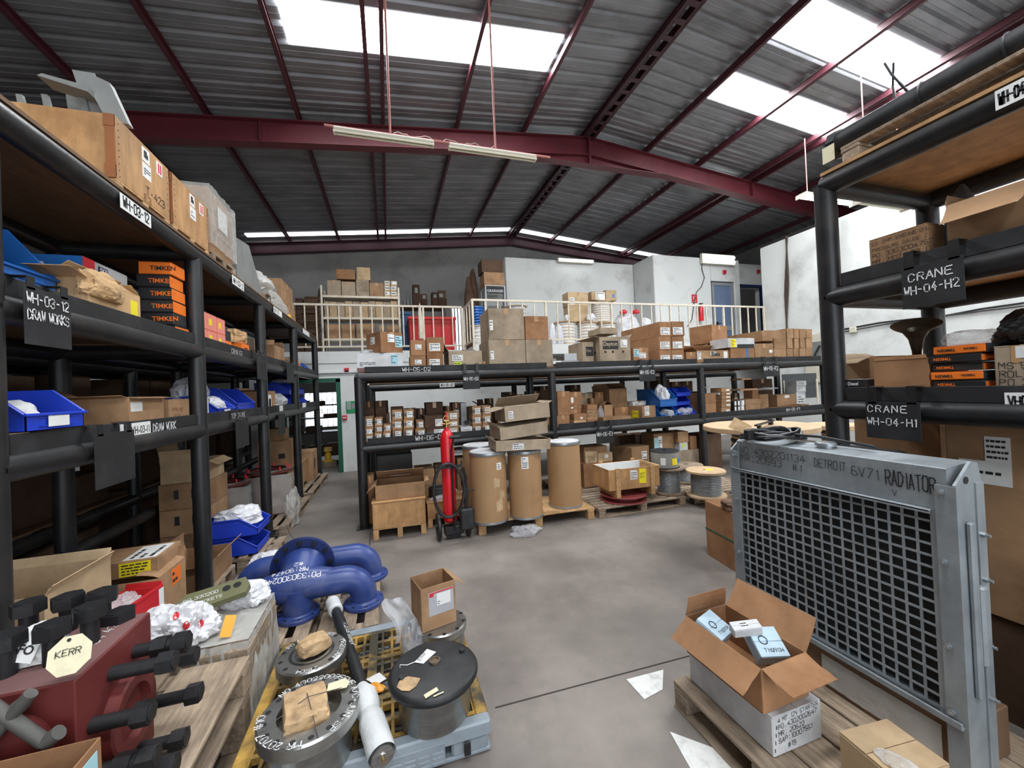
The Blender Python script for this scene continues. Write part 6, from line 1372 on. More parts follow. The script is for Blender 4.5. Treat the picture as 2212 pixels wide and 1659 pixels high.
for i in range(n):
    blk = i in (0, 2, 3) ; nm = ['lowest', 'second', 'third', 'fourth', 'fifth', 'topmost'][i]
    o = carton(f'flat black and orange bearing carton, {nm} of six by the second post', yb-ya, .2, hz-.004, (XF+random.uniform(-.02, .015), (ya+yb)/2, z), R(90+random.uniform(-3, 3)), 'blackbox' if i < 5 else 'orangebox', tape=None, jit=.0008); z += hz
    W_, D_, H_ = yb-ya, .2, hz-.004; f = face(W_, D_, H_, 'f'); fl_ = face(W_, D_, H_, 'l')
    if i != 5 and i != 1: patch('orange_panel', M['orangebox'] if 'orangebox' in M else CARD['orangebox'], o, f, 0, .0, W_, H_*.9)
    printed('TIMKEN', hz*.35, M['orangeink'] if i < 5 else M['ink'], o, fl_, .07, hz*.3, bold=.02)
k = 0
for i, (xa, xb) in enumerate(((429, 448), (449, 468), (470, 486))):
    ya, yb, zt_, zb_ = sdims((xa, 660, xb, 725), XF); hz = .145
    for j in range(2):
        carton(f'salmon pink printed carton, {["lower", "upper"][j]} of the {["first", "second", "third"][i]} pair past the second post', yb-ya-.006, .16, hz, (XF, (ya+yb)/2, LM+j*(hz+.001)), R(90), 'pink', tape=None, jit=.0008, labels=[('f', .12, .2, .45, .75, 'yellow', 0), ('f', .5, .5, .95, .8, 'pink', 2)] if 'pink' in M else [('f', .1, .3, .4, .7, 'yellow', 0)])
ya, yb, zt_, zb_ = sdims((487, 705, 499, 745), XF); carton('orange and black carton beside the pink cartons', yb-ya, .2, .2, (XF, (ya+yb)/2, LM), R(90), 'blackbox', tape=None, labels=[('f', 0, .05, 1, .5, 'orangeink', 0)])
a = carton('orange carton at the foot of the creased paper parcel', .22, .2, .13, (XF, 5.0, LM), R(90), 'orangebox', tape=None, labels=[('f', .2, .2, .8, .8, 'orangeink', 2)]); lump('paper_parcel', 'creased brown paper parcel on the orange carton', 'parcel', (XF-.1, 5.0, LM+.132), (.2, .26, .16), CARD['paper_bag'], seed=110)
carton('grey brown carton with black print past the third post'.replace('past', 'just before'), .34, .35, .28, (XF-.1, 5.22, LM), R(90), 'taupe', tape=None, labels=[('f', .3, .3, .6, .6, 'ink', 0)]) if False else carton('grey brown carton with a black arrow just past the third post', .5, .35, .27, (XF-.08, 5.83, LM), R(90), 'taupe', tape=None, labels=[('f', .4, .3, .55, .6, 'ink', 0)])
carton('creased brown carton in the fourth bay of the middle deck', .55, .35, .27, (XF-.02, 6.5, LM), R(90), 'kraft', flaps={'l': (-40, .1), 's': (-30, .1)})
carton('cream carton with red print in the fourth bay of the middle deck', .55, .4, .19, (XF, 7.56, LM), R(90), 'light', tape=None, labels=[('f', .6, .4, .85, .6, 'redlab', 0)])
for i, y in enumerate((7.95, 8.3, 8.62)): hopper_bin(f'blue storage bin on the middle deck by the last post, {["first", "second", "last"][i]} of three', (XF-.02, y, LM), R(90), .3, .4, .24-.02*i, M['blue' if i != 1 else 'skyblue'])
# ------------------------------------------------------------------ left rack: lower deck
ya, yb, zt_, zb_ = sdims((42, 900, 170, 955), XF+.04)
BB = hopper_bin('royal blue bin holding folded papers at the near end of the lower deck', (XF+.06, (ya+yb)/2, LB+.057), R(90), yb-ya, .34, .18, M['blue'], tag_=True)
lump('papers', 'folded white papers and film in the royal blue bin', 'paper', (XF-.1, (ya+yb)/2-.04, LB+.064), (.18, .18, .12), 'paper', seed=120, rough=.3, freq=5)
carton('brown carton standing behind the royal blue bin', .3, .2, .3, (XF-.38, 2.3, LB), R(90), 'kraft', tape=None)
carton('flat brown carton behind the royal blue bin', .34, .15, .14, (XF-.36, 2.62, LB), R(90), 'light', tape=None); hopper_bin('small mid blue bin in the shade of the lower deck', (XF-.52, 2.62, LB), R(90), .16, .18, .17, M['skyblue'])
ya, yb, zt_, zb_ = sdims((292, 852, 366, 930), XF+.03)
o = carton('wide brown carton with its flaps folded out on the lower deck', yb-ya, .42, atX(330, 857, XF).z-LB, (XF, (ya+yb)/2, LB), R(90+0), 'kraft', flaps={'f': (100, .05), 'b': (60, .14), 'l': (88, .05), 's': (100, .05)}, labels=[('f', .05, .55, .35, .85, 'paper', 0)])
ya, yb, zt_, zb_ = sdims((366, 862, 418, 916), XF); yb = min(yb, 3.67)
o = carton('small brown carton with faded handwriting beside the second post on the lower deck', yb-ya, .2, atX(395, 862, XF).z-LB, (XF, (ya+yb)/2, LB), R(90), 'kraft', tape=None); f = face(yb-ya, .2, .2, 'f'); hand('PERKINS', .025, M['plydark'], o, f, .04, .09, wd=.1); hand('VALVE', .025, M['plydark'], o, f, .05, .045, wd=.1)
carton('small white carton leaning past the second post on the lower deck', .14, .2, .17, (XF+.01, 3.93, LB), R(94), 'white', tape=None)
hopper_bin('royal blue bin tipped forward on the lower deck, before the third post', (XF-.0, 4.4, LB), R(90), .4, .42, .2, M['blue'], tag_=True); lump('plastic_bag', 'clear plastic bag standing in the bin before the third post', 'bag', (XF-.28, 4.35, LB+.06), (.25, .3, .3), 'bagclear', seed=122); lump('plastic_bag', 'white bag with a blue tint lying in the bin before the third post', 'bag', (XF-.1, 4.4, LB+.02), (.16, .3, .15), 'bagwhite', seed=123)
hopper_bin('larger royal blue bin beside the third post on the lower deck', (XF-.02, 5.02, LB), R(90), .55, .5, .28, M['blue'])
o = carton('open brown carton of red and blue packets past the third post', .5, .3, .25, (XF+.0, 5.85, LB), R(90), 'kraft', flaps={'l': (80, .12), 'b': (0, .05)}, labels=[('f', .1, .05, .6, .8, 'paper', 0), ('f', .2, .1, .35, .5, 'redlab', 0), ('f', .4, .15, .55, .6, 'bluestrap', 0)])
lump('plastic_bag', 'pale pinkish plastic bag slumped over the lower deck edge', 'bag', (XF-.17, 6.7, LB), (.28, .7, .22), 'bagwhite', seed=125, rough=.4)
for j in range(2):
    for i, y in enumerate((7.5, 8.15)): hopper_bin(f'blue storage bin on the lower deck in the last bay, {["lower", "upper"][j]} of the {["first", "second"][i]} pair', (XF-.02-.05*j, y, LB+j*.205), R(90), .5, .5, .2, M['blue'])
lump('plastic_bag', 'white bag on the upper bins of the last bay', 'bag', (XF-.3, 7.8, LB+.412), (.3, .5, .07), 'bagwhite', seed=127)
# ------------------------------------------------------------------ left rack: on the floor below
slat_pallet('long dark pallet on the floor under the near bays of the long rack', (-1.9, 2.87, 0), R(90), 1.5, .68, .1, 8, along='x')
slat_pallet('weathered pallet sticking out of the middle bays of the long rack', (-1.74, 6.3, 0), R(90), 1.52, .96, .12, 7)
slat_pallet('worn pallet at the doorway end of the long rack', (-1.74, 8.13, 0), R(90), 1.7, .95, .12, 7)
m_ = carton('low brown carton with a torn side, lowest of the pile by the second post', .33, .6, .2, (-1.4, 3.2, .102), R(90), 'kraft', tape=None)
k_ = carton('open brown carton with an orange sticker, second in the pile by the second post', .34, .62, .3, (-1.42, 3.21, .305), R(90), 'kraft', flaps={'f': (-60, .12), 'b': (170, .1), 's': (20, .08), 'l': (160, .06)}, labels=[('f', .45, .6, .8, .95, 'orangeink', 2)])
l_ = carton('flat brown carton with a yellow label and a white sheet on top of the pile', .32, .5, .1, (-1.46, 3.28, .61), R(92), 'kraft', tape=None, labels=[('l', .6, .1, .92, .95, 'yellow', 4), ('t', .1, .05, .9, .4, 'paper', 3)])
n_ = carton('empty open carton behind the red steel block', .42, .5, .36, (-1.43, 2.42, .545), R(90), 'light', flaps={'s': (20, .05), 'f': (20, .04)})
carton('base carton under the empty open carton', .44, .5, .44, (-1.45, 2.42, .102), R(90), 'dark', tape=None)
r_ = carton('red printed carton with clear film inside, between the pile and the red block', .3, .2, .13, (-1.32, 2.68, .506), R(82), 'redbox', flaps={'f': (10, .02), 's': (0, .03)}); f = face(.3, .2, .13, 'f'); printed('legrand', .024, M['whiteink'], r_, f, .02, .02, bold=.02); printed('legrand', .024, M['whiteink'], r_, f, .155, .02, bold=.02); patch('white_end', M['paper'], r_, f, .262, .0, .3, .13)
lump('plastic_film', 'crumpled pinkish clear film in the red printed carton', 'film', (-1.42, 2.68, .515), (.14, .24, .16), 'bagclear', seed=130)
carton('brown carton under the red printed carton', .42, .4, .4, (-1.32, 2.76, .102), R(90), 'kraft', tape=None)
o = carton('long open brown tray past the second post, its flaps out', .58, .36, .2, (-1.5, 4.17, .13), R(90), 'kraft', flaps={'f': (60, .12), 'b': (20, .16), 'l': (50, .1)})
slat_pallet('grey timber skid under the long open tray', (-1.72, 4.16, 0), R(90), .58, .5, .128, 5)
for i in range(3):
    carton(f'brown carton with round hand holes, {ORD[i]} in the shaded stack', .5, .42, .26, (-1.8, 5.05, .102+.262*i), R(90), 'kraft', tape=None, labels=[('l', .3, .4, .4, .75, 'ink', 0), ('l', .65, .4, .75, .75, 'ink', 0)])  # ink patches stand for the dark inside the hand holes
carton('open carton with raised flaps on the shaded stack', .5, .5, .22, (-1.76, 5.05, .89), R(90), 'kraft', flaps={'b': (5, .2), 's': (110, .2), 'f': (130, .1), 'l': (20, .14)}) if 0 else carton('open carton with raised flaps on the shaded stack of cartons', .44, .4, .2, (-1.8, 5.02, .89), R(92), 'light', flaps={'b': (5, .2), 's': (100, .22), 'f': (120, .1), 'l': (15, .14)})
for j in range(2): hopper_bin(['royal blue bin on the floor pallet, lower of two', 'royal blue bin full of white bags, upper of two on the floor pallet'][j], (-1.32+.01*j, 4.78, .155+.185*j), R(90), .42, .44, .18, M['blue'])
lump('plastic_bag', 'white bags and fittings in the upper floor bin', 'bag', (-1.52, 4.78, .42), (.36, .3, .16), 'bagwhite', seed=133, rough=.4)
slat_pallet('broken low skid under the two royal blue floor bins', (-1.44, 4.78, 0), R(90), .5, .56, .15, 5)
def flanged(label, x, y, r, h, z0=.122):
    o = thing('flanged_spool', label, 'pipe spool', (x, y, z0)); mb = MB(); mb.lathe([(r*.72, 0), (r, 0), (r, .03), (r*.78, .035), (r*.78, h-.035), (r, h-.03), (r, h), (r*.72, h), (r*.72, 0)], 40); mb.build('body', M['redprime'], o)
    mb = MB(); mb.lathe([(r*.73, h), (r*1.0, h), (r, h+.012), (r*.73, h+.012)], 40); mb.build('flange_face', M['steel'], o)
    for i in range(8): a = i*math.pi/4; mb = MB(); mb.cyl((r*.88*math.cos(a), r*.88*math.sin(a), h), (r*.88*math.cos(a), r*.88*math.sin(a), h+.05), .011, n=8); mb.build('stud_bolt', M['redlab'], o)
    mb = MB(); mb.sheet(lambda u, v: ((r*1.04+.02*noise.noise(Vector((u*9, v*5, x))))*math.cos(u*2*math.pi), (r*1.04+.02*noise.noise(Vector((u*9, v*5, x))))*math.sin(u*2*math.pi), h*(.02+.9*v)+.03*noise.noise(Vector((u*7, v*3, 3)))), 48, 12, wrapu=True); mb.build('film_wrap', M['film'], o); return o
flanged('film wrapped red flanged pipe spool with bare studs, beside the fourth post', -1.66, 6.35, .3, .58); flanged('film wrapped red flanged pipe spool deeper in the rack, behind the third post', -1.98, 5.8, .25, .56)
lump('plastic_film', 'loose clear film trailing from the wrapped spool over the pallet edge', 'film', (-1.3, 6.0, .0), (.16, .3, .4), 'film', seed=136, rough=.4)
a = ply_crate('pale wooden crate under the cartons with bottle print', .85, .6, .42, (-1.5, 7.8, .122), R(90), .06, lid=True)
carton('brown carton with bottle print on the pale wooden crate', .5, .5, .42, (-1.6, 7.72, .122+.44), R(90), 'kraft', tape=None, labels=[('f', .4, .3, .55, .7, 'ink', 0), ('l', .6, .3, .8, .5, 'ink', 0)])
carton('small brown carton above the bottle printed carton', .3, .3, .2, (-1.72, 7.72, .122+.44+.423), R(90), 'kraft', tape=None)
carton('tall brown carton with bottle print by the last post', .5, .5, .55, (-1.42, 8.5, .122), R(90), 'kraft', tape=None, labels=[('f', .3, .35, .5, .7, 'ink', 0)])
# dim cartons deep in the rear rack, many added to darken the gaps
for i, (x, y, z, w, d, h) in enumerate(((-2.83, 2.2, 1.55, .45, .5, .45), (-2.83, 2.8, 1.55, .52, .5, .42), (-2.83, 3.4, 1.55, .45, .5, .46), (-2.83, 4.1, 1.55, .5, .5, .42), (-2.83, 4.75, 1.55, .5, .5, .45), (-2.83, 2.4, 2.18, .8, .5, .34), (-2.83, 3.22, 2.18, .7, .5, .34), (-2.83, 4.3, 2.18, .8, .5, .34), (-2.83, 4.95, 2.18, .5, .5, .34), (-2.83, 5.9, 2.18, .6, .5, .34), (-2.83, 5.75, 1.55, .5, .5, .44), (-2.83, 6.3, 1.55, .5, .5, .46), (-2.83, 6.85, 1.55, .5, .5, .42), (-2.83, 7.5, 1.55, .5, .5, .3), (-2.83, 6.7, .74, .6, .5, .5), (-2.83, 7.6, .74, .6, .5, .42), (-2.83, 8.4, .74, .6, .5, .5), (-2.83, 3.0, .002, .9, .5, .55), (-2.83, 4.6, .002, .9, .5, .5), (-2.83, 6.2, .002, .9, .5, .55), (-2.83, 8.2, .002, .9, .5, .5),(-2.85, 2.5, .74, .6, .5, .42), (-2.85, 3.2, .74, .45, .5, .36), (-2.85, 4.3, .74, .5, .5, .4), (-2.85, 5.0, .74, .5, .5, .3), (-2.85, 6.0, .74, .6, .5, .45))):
    carton('dim brown carton of the partly added dark fill in the rear rack', w, d, h, (x, y, z), R(90), 'dark', tape=None, group='dim cartons in the dark rear rack')
p = atZ(575, 1185, .1)
lump('plastic_wrap', 'heap of dirty white plastic wrap behind the blue manifold', 'wrap', (-1.14, 4.28, 0), (.42, .8, .2), 'bagwhite', seed=141, rough=.4, freq=5)
lump('clear_wrap', 'thin clear plastic scrap behind the blue flange', 'wrap', (-.62, 4.3, 0), (.3, .25, .07), 'bagclear', seed=142, rough=.5)
mb = MB(); mb.cyl((-1.24, 3.08, .05), (-1.29, 3.62, .05), .05, n=14); tag(mb.build('pipe', M['greymet']), 'short grey pipe lying between the long rack and the blue manifold', 'pipe')
# ------------------------------------------------------------------ foreground: flanges on the yellow plastic pallet
c5 = crop(500, 1134, 3.16)
YP = .15
yp = thing('plastic_pallet', 'worn yellow and grey plastic grid pallet carrying the steel flanges', 'pallet', (-.15, 2.32, 0))
hw, hd = .545, .5
mb = MB()
for i in range(19): x = -hw+.06+(2*hw-.12)*i/18; mb.box(x-.0075, x+.0075, -hd+.05, hd-.05, YP-.03, YP-.002, .001)
for i in range(9): y = -hd+.08+(2*hd-.16)*i/8; mb.box(-hw+.05, hw-.05, y-.011, y+.011, YP-.032, YP, .001)
for i in range(2): y = -.16+.32*i; mb.box(-hw+.05, hw-.05, y-.018, y+.018, YP-.034, YP+.001, .001)
mb.box(-.025, .025, -hd+.05, hd-.05, YP-.034, YP+.0005, .001)
mb.build('deck_grid', M['plasticyellow'], yp, smooth=False)
for q in (-hw, hw-.06): mb = MB(); mb.box(q, q+.06, -hd+.06, hd, YP-.06, YP+.008, .006); mb.build('side_rim', M['plasticyellow'], yp, smooth=False)
mb = MB(); mb.box(-hw, hw, -hd, -hd+.06, YP-.06, YP+.008, .008); mb.build('end_rim', M['plasticgrey'], yp, smooth=False)
mb = MB(); mb.box(-hw+.06, hw-.06, hd-.06, hd, YP-.06, YP+.008, .006); mb.build('end_rim', M['plasticgrey'], yp, smooth=False)
mb = MB()
for x in (-hw+.1, 0, hw-.1):
    for y in (-hd+.09, 0, hd-.09): mb.box(x-.085, x+.085, y-.075, y+.075, .022, YP-.06, .01)
for y in (-hd+.09, 0, hd-.09): mb.box(-hw, hw, y-.07, y+.07, 0, .022, .006)
mb.build('foot', M['plasticgrey'], yp, smooth=False)
mb = MB()
for i in range(4):
    for j in range(3): mb.box(.09+.06*i, .14+.06*i, -hd-.004, -hd+.02, .03+.022*j, .043+.022*j, .003)
mb.build('side_vents', M['plasticgrey'], yp, smooth=False)
for x in (-.22, .2): mb = MB(); mb.box(x-.13, x+.13, -hd-.002, -hd+.03, .025, YP-.03, .004); mb.build('side_panel', M['plasticgrey'], yp, smooth=False)
mb = MB(); mb.box(hw-.13, hw-.1, -hd-.006, -hd, .03, .09, .002); mb.box(hw-.125, hw-.105, -hd-.008, -hd, .05, .07); mb.build('latch_slot', M['darkvoid'], yp, smooth=False)
def flange_ring(label, c, r, rin, z0, ztop, rb, nb, lines=(), name='pipe_flange', inner=.05, th=.06):
    o = thing(name, label, 'flange', (c[0], c[1], z0)); h = ztop-z0
    mb = MB(); mb.lathe([(rin-.03, 0), (rb, 0), (rb, h-th-.02), (rb+.012, h-th), (r-.006, h-th), (r, h-th+.006), (r, h-.008), (r-.008, h), (rin, h), (rin, h-inner), (0, h-inner)], 72)
    body = mb.build('body', M['steel'], o, ang=40)
    for i in range(nb): bm_ = MB(); a = 2*math.pi*(i+.5)/nb; q = (r+max(rin, rb*.82))/2+.004; bm_.lathe([(0, h+.0006), (.012, h+.0006)], 14, ctr=(q*math.cos(a), q*math.sin(a))); bm_.build('bolt_hole', M['darkvoid'], o, smooth=False)  # flat dark discs stand for the shade in the bolt holes
    for t, a0, sz in lines:   # lettering following the rim
        q = r-.028
        hand(t, sz, M['chalk'], o, lambda u, v, e=0, a0=a0, q=q: ((q+v)*math.cos(a0-u/q), (q+v)*math.sin(a0-u/q), h+e), 0, 0, wd=.13, lift=.0012)
    return o
f1 = flange_ring('large steel flange with chalked numbers around a wrapped parcel, front of the yellow pallet', (-.375, 1.9), .198, .125, YP+.009, .37, .16, 16, [('NO 4302200955', R(140), .026), ('WE A/C-JUN-SP', R(40), .026), ('#10', R(195), .03), ('MR 20707', R(270), .028)])
lump('wrapped_parcel', 'oiled paper parcel tied with wire inside the large front flange', 'parcel', (-.39, 1.9, .322), (.165, .2, .085), 'oiled', seed=150, rough=.13, rz=.25, boxy=.85)
mb = MB(); 
for a in (.4, 1.9): d = Vector((math.cos(a), math.sin(a), 0))*.19; mb.tube([Vector((-.375, 1.9, .372))-d, Vector((-.38, 1.9, .418)), Vector((-.375, 1.9, .372))+d], .0018, 5)
tag(mb.build('tie_wire', M['greytape']), 'thin crossed tie wire over the parcel of the large front flange', 'wire')
mb = MB(); mb.prism([(0, 0), (.08, -.02), (.095, .01), (.08, .045), (.01, .05)], 0, .0015); o = mb.build('paper_tag', M['tagpaper'], smooth=False, loc=(-.315, 1.95, .385), rz=.2); tag(o, 'blank manila tag lying beside the parcel in the large front flange', 'tag')
f2 = flange_ring('smaller steel flange with a rubber groove, behind the large front flange', (-.445, 2.36), .17, .08, YP+.009, .34, .14, 12, [('PO 4302200955', R(150), .022), ('MR20SAN', R(20), .024), ('21504', R(290), .024)], inner=.02)
mb = MB(); mb.lathe([(.095, .1815), (.103, .1822), (.11, .1815)], 48); mb.build('seal_groove', M['rubber'], f2)
lump('wrapped_parcel', 'small oiled paper parcel on the smaller rear flange', 'parcel', (-.435, 2.36, .342), (.15, .1, .07), 'oiled', seed=152, boxy=.6, rough=.2, rz=.5, sharp=.3)
bd = thing('capped_housing', 'steel cylinder capped with a round black rubber cover and paper tags', 'housing', (.155, 1.97, YP+.009)); hB = .365-YP-.009
mb = MB(); mb.lathe([(0, 0), (.165, 0), (.168, .01), (.168, hB-.075), (.172, hB-.07), (.172, hB-.05), (.19, hB-.045), (.19, hB-.03), (0, hB-.03)], 72); mb.build('body', M['steel'], bd, ang=40)
mb = MB(); mb.lathe([(.195, hB-.042), (.205, hB-.04), (.213, hB-.028), (.213, hB-.016), (.205, hB-.004), (.19, hB), (0, hB+.002)], 72); lid = mb.build('cover', M['rubber'], bd, ang=50)
mb = MB(); mb.lathe([(.0, hB+.006), (.02, hB+.006), (.021, hB+.012), (.027, hB+.012), (.028, hB)], 24); k = mb.build('centre_ring', mat('bronze_ring', rgb(128, 112, 96), .4, .7), bd); k.location = (.01, .03, 0)
for x, y in ((.15, .06), (-.15, -.03)): mb = MB(); mb.lathe([(0, hB+.013), (.012, hB+.013), (.014, hB+.01), (.014, hB)], 16); k = mb.build('cover_knob', M['rubber'], bd); k.location = (x, y, 0)
def flat_tag(label, pts, z, m='tagpaper', cat='tag', name='paper_tag'):
    P = [atZ(*p, z) for p in pts]; c = P[0].copy(); mb = MB(); mb.prism([(p.x-c.x, p.y-c.y) for p in P], 0, .0016); o = mb.build(name, M[m], smooth=False, loc=(c.x, c.y, z)); return tag(o, label, cat)
zc5 = YP+.009+hB+.003
t1 = flat_tag('white shipping tag with string on the black rubber cover', [c5(*p) for p in ((1248, 938), (1335, 848), (1397, 868), (1310, 948))], zc5, 'paper'); 
p0 = atZ(*c5(1250, 935), zc5+.002); p1 = atZ(*c5(1150, 955), zc5); mb = MB(); mb.tube([p0-t1.location, (p0+p1)/2+Vector((0, -.015, .002))-t1.location, p1-t1.location, p1+Vector((.0, -.02, 0))-t1.location], .0018, 5); mb.build('string', M['chalk'], t1)
a_, b_ = atZ(*c5(1275, 925), zc5+.003), atZ(*c5(1350, 860), zc5+.003); du = (b_-a_); L_ = du.length; du.normalize(); dv = Vector((-du.y, du.x, 0))
for i in range(3): hand(['MODEL 205', 'PO 43020', 'QTY 1'][i], .008, M['ink'], t1, lambda u, v, e=0: tuple(a_-t1.location+du*u+dv*v+Vector((0, 0, e-.002))), .0, .012-.012*i, wd=.14)
flat_tag('creased oval manila tag on the black rubber cover', [c5(*p) for p in ((1128, 1108), (1150, 1060), (1205, 1035), (1290, 1048), (1262, 1100), (1215, 1135), (1160, 1132))], zc5, 'oiled')
flat_tag('folded beige tape strip on the black rubber cover', [c5(*p) for p in ((1312, 1162), (1400, 1108), (1414, 1130), (1325, 1186))], zc5, 'tagpaper', 'tape', 'tape_strip')
flat_tag('short beige string stub on the black rubber cover', [c5(*p) for p in ((1378, 1168), (1448, 1138), (1450, 1144), (1381, 1175))], zc5, 'tagpaper', 'tape', 'tape_strip')
f3 = flange_ring('steel flange under the open carton at the back of the yellow pallet', (.25, 2.45), .15, .05, YP+.009, .3, .135, 10, inner=.01, th=.05)
o = carton('open brown carton with a grey document pouch standing on the rear flange', .215, .2, .25, (.235, 2.39, .302), R(14), 'kraft', flaps={'s': (120, .1)}, tape=None)
f = face(.215, .2, .25, 'f'); p = patch('document_pouch', mat('grey_pouch', rgb(176, 176, 182), .3, var=.1, bump=.3, bscale=30), o, f, .045, .08, .2, .215); patch('print', M['redlab'], p, f, .05, .19, .075, .208, e=.003, b=.001); patch('print', M['redlab'], p, f, .05, .207, .198, .213, e=.003, b=.001); q = patch('delivery_note', M['paper'], p, f, .095, .13, .18, .2, e=.003, b=.001); scribble(q, f, .1, .135, .13, .16, 2, e=.004)
zb_ = thing('zip_bag', 'clear zip bag with a metal fitting leaning against the rear flange', 'bag', (.04, 2.4, YP+.01)); lump('bag_film', '', '', (.04, .02, 0), (.12, .2, .2), 'bagclear', seed=160, rough=.3, parent=zb_)
def bagsheet(u, v):
    x = -.06+.13*u+.02*math.sin(v*5); z = .08+.25*v; return (x-.05*v, .03+.035*noise.noise(Vector((u*3, v*3, 9)))+.03*math.sin(u*3.1), z+.03*u*(1-v))
mb = MB(); mb.sheet(bagsheet, 18, 18); mb.sheet(lambda u, v: tuple(Vector(bagsheet(u, v))+Vector((0, .012*math.sin(math.pi*u)*math.sin(math.pi*v)+.001, 0))), 18, 18); mb.build('bag_sleeve', M['bagclear'], zb_)
mb = MB(); mb.M = Matrix.Translation((.05, .03, .13)) @ Matrix.Rotation(R(70), 4, 'Y'); mb.lathe([(.035, -.02), (.05, -.02), (.052, 0), (.05, .02), (.035, .02), (.035, -.02)], 28); mb.build('fitting', M['stud'], zb_)
# wrapped shaft lying across both pallets
pn, pf = atZ(826, 1634, .225), atZ(717, 1298, .235); dirv = (pn-pf).normalized()
shf = thing('wrapped_shaft', 'black steel shaft with foam wrapped ends lying between the flanges', 'shaft', (pf.x, pf.y, 0)); P0 = Vector((0, 0, pf.z)); P1 = pn-Vector((pf.x, pf.y, 0)); L = (P1-P0).length; d = (P1-P0).normalized()
lf = .035
def along(t, up=0): return P0+d*(L*t)+Vector((0, 0, up+lf*4*t*(1-t)))
mb = MB(); mb.tube([along(t/12) for t in range(13)], [.029, .029, .03, .034, .034, .03, .029, .031, .031, .029, .029, .029, .029], 20); mb.build('rod', M['rubber'], shf)
mb = MB(); n = 14; mb.tube([along(.0+.14*i/n) for i in range(n+1)], [.03+.016*min(1, i/1.5)*(1 if i < n else .6)+.004*noise.noise(Vector((i*.9, 3, 1))) for i in range(n+1)], 18); mb.build('foam_sleeve', M['foam'], shf)
mb = MB(); n = 18; mb.tube([along(.72+.28*i/n) for i in range(n+1)], [(.03+.026*min(1, i/3))*(1-.2*math.exp(-((i-8)/1.1)**2))+.003*noise.noise(Vector((i*.7, 9, 2))) for i in range(n+1)], 24, caps=False); mb.build('foam_sleeve', M['foam'], shf)
mb = MB(); mb.cyl(along(.985), along(1.004), .047, .045, n=28); mb.cyl(along(1.004), along(1.008), .022, .02, n=20); mb.build('end_cap', M['steel'], shf)
mb = MB(); mb.cyl(along(1.006), along(1.016), .009, n=12); mb.build('centre_pin', M['brass'], shf)
hand('MR 20705 HAMMER', .022, M['chalk'], shf, lambda u, v, e=0: tuple(along(.3+u/L, 0)+Vector((.0345*math.sin((v-.0)/.034+.2), 0, .0345*math.cos((v-.0)/.034+.2)))), 0, 0, wd=.12)
pk = atZ(*c5(960, 1140), YP+.003); flat_tag('white printed card on the yellow pallet beside the shaft', [c5(*p) for p in ((918, 1055), (1010, 1008), (1058, 1050), (985, 1096))], YP+.012, 'paper', 'card', 'card'); lump('foil_packet', 'crumpled orange packet on the yellow pallet beside the card', 'packet', (atZ(*c5(980, 1120), YP).x, atZ(*c5(980, 1120), YP).y-.01, YP+.002), (.1, .055, .03), mat('orange_packet', rgb(222, 150, 50), .4, bump=.4, bscale=30), seed=163, rz=-.5)
lump('paper_scrap', 'crumpled white paper scrap at the front corner of the yellow pallet', 'paper', (-.6, 1.68, 0), (.16, .2, .08), 'bagwhite', seed=165, rough=.5)
# ------------------------------------------------------------------ blue pump manifold on its wooden pallet
slat_pallet('wooden pallet with wide gaps under the blue manifold', (-.62, 3.34, 0), 0, .98, .92, .13, 7, 'wood', along='y', gap=.36)
MBZ = .131; mf = thing('pump_manifold', 'large blue cast pipe manifold with flanged legs and white chalk numbers', 'manifold', (-.68, 3.2, MBZ)); ZC = .335-MBZ; pr_ = .094
def elbow_path(xr, y, xl, zc, rb=.13):
    P = [(xr, y, .03), (xr, y, zc-rb)]
    for i in range(1, 8): a = i/8*math.pi/2; P.append((xr-rb+rb*math.cos(a), y, zc-rb+rb*math.sin(a)))
    P.append((xr-rb, y, zc))
    for i in range(1, 8): P.append((xr-rb+(xl-xr+2*rb)*i/8, y, zc))
    P.append((xl+rb, y, zc))
    for i in range(1, 8): a = math.pi/2+i/8*math.pi/2; P.append((xl+rb+rb*math.cos(a), y, zc-rb+rb*math.sin(a)))
    return P+[(xl, y, zc-rb), (xl, y, .03)]
for y, xr, xl in ((0, .44, -.46), (.44, .47, -.44)):
    mb = MB(); mb.tube(elbow_path(xr, y, xl, ZC), pr_, 28); mb.build('pipe_body', M['pumpblue'], mf, ang=60)
mb = MB(); mb.cyl((0, 0, .03), (0, 0, ZC), pr_*1.05, pr_*1.12, n=28); mb.build('branch_leg', M['pumpblue'], mf, ang=60)
fc = Vector((.0, .2, .405-MBZ)); fn_ = Vector((-.04, .98, .12)).normalized()
mb = MB(); b0 = Vector((0, -.02, ZC+.0)); n = 10
pts = [b0.lerp(fc, smoothstep(0, 1, i/n)*.35+.65*i/n) for i in range(n+1)]; mb.tube(pts, [.115+.045*(i/n) for i in range(n+1)], 32); mb.build('neck', M['pumpblue'], mf, ang=60)
mb = MB()
mb.tube([(-.36, 0, ZC), (-.15, .01, ZC+.012), (0, .02, ZC+.02), (.15, .01, ZC+.012), (.36, 0, ZC)], [.06, .1, .115, .1, .06], 24); mb.tube([(0, 0, ZC), (0, .44, ZC)], .1, 24); mb.build('junction', M['pumpblue'], mf, ang=60)
mb = MB(); mb.cyl(fc-fn_*.012, fc+fn_*.02, .222, n=56); mb.cyl(fc+fn_*.02, fc+fn_*.024, .16, n=40); fl = mb.build('outlet_flange', M['pumpdark'], mf)
ax = fn_.orthogonal().normalized(); ay = fn_.cross(ax)
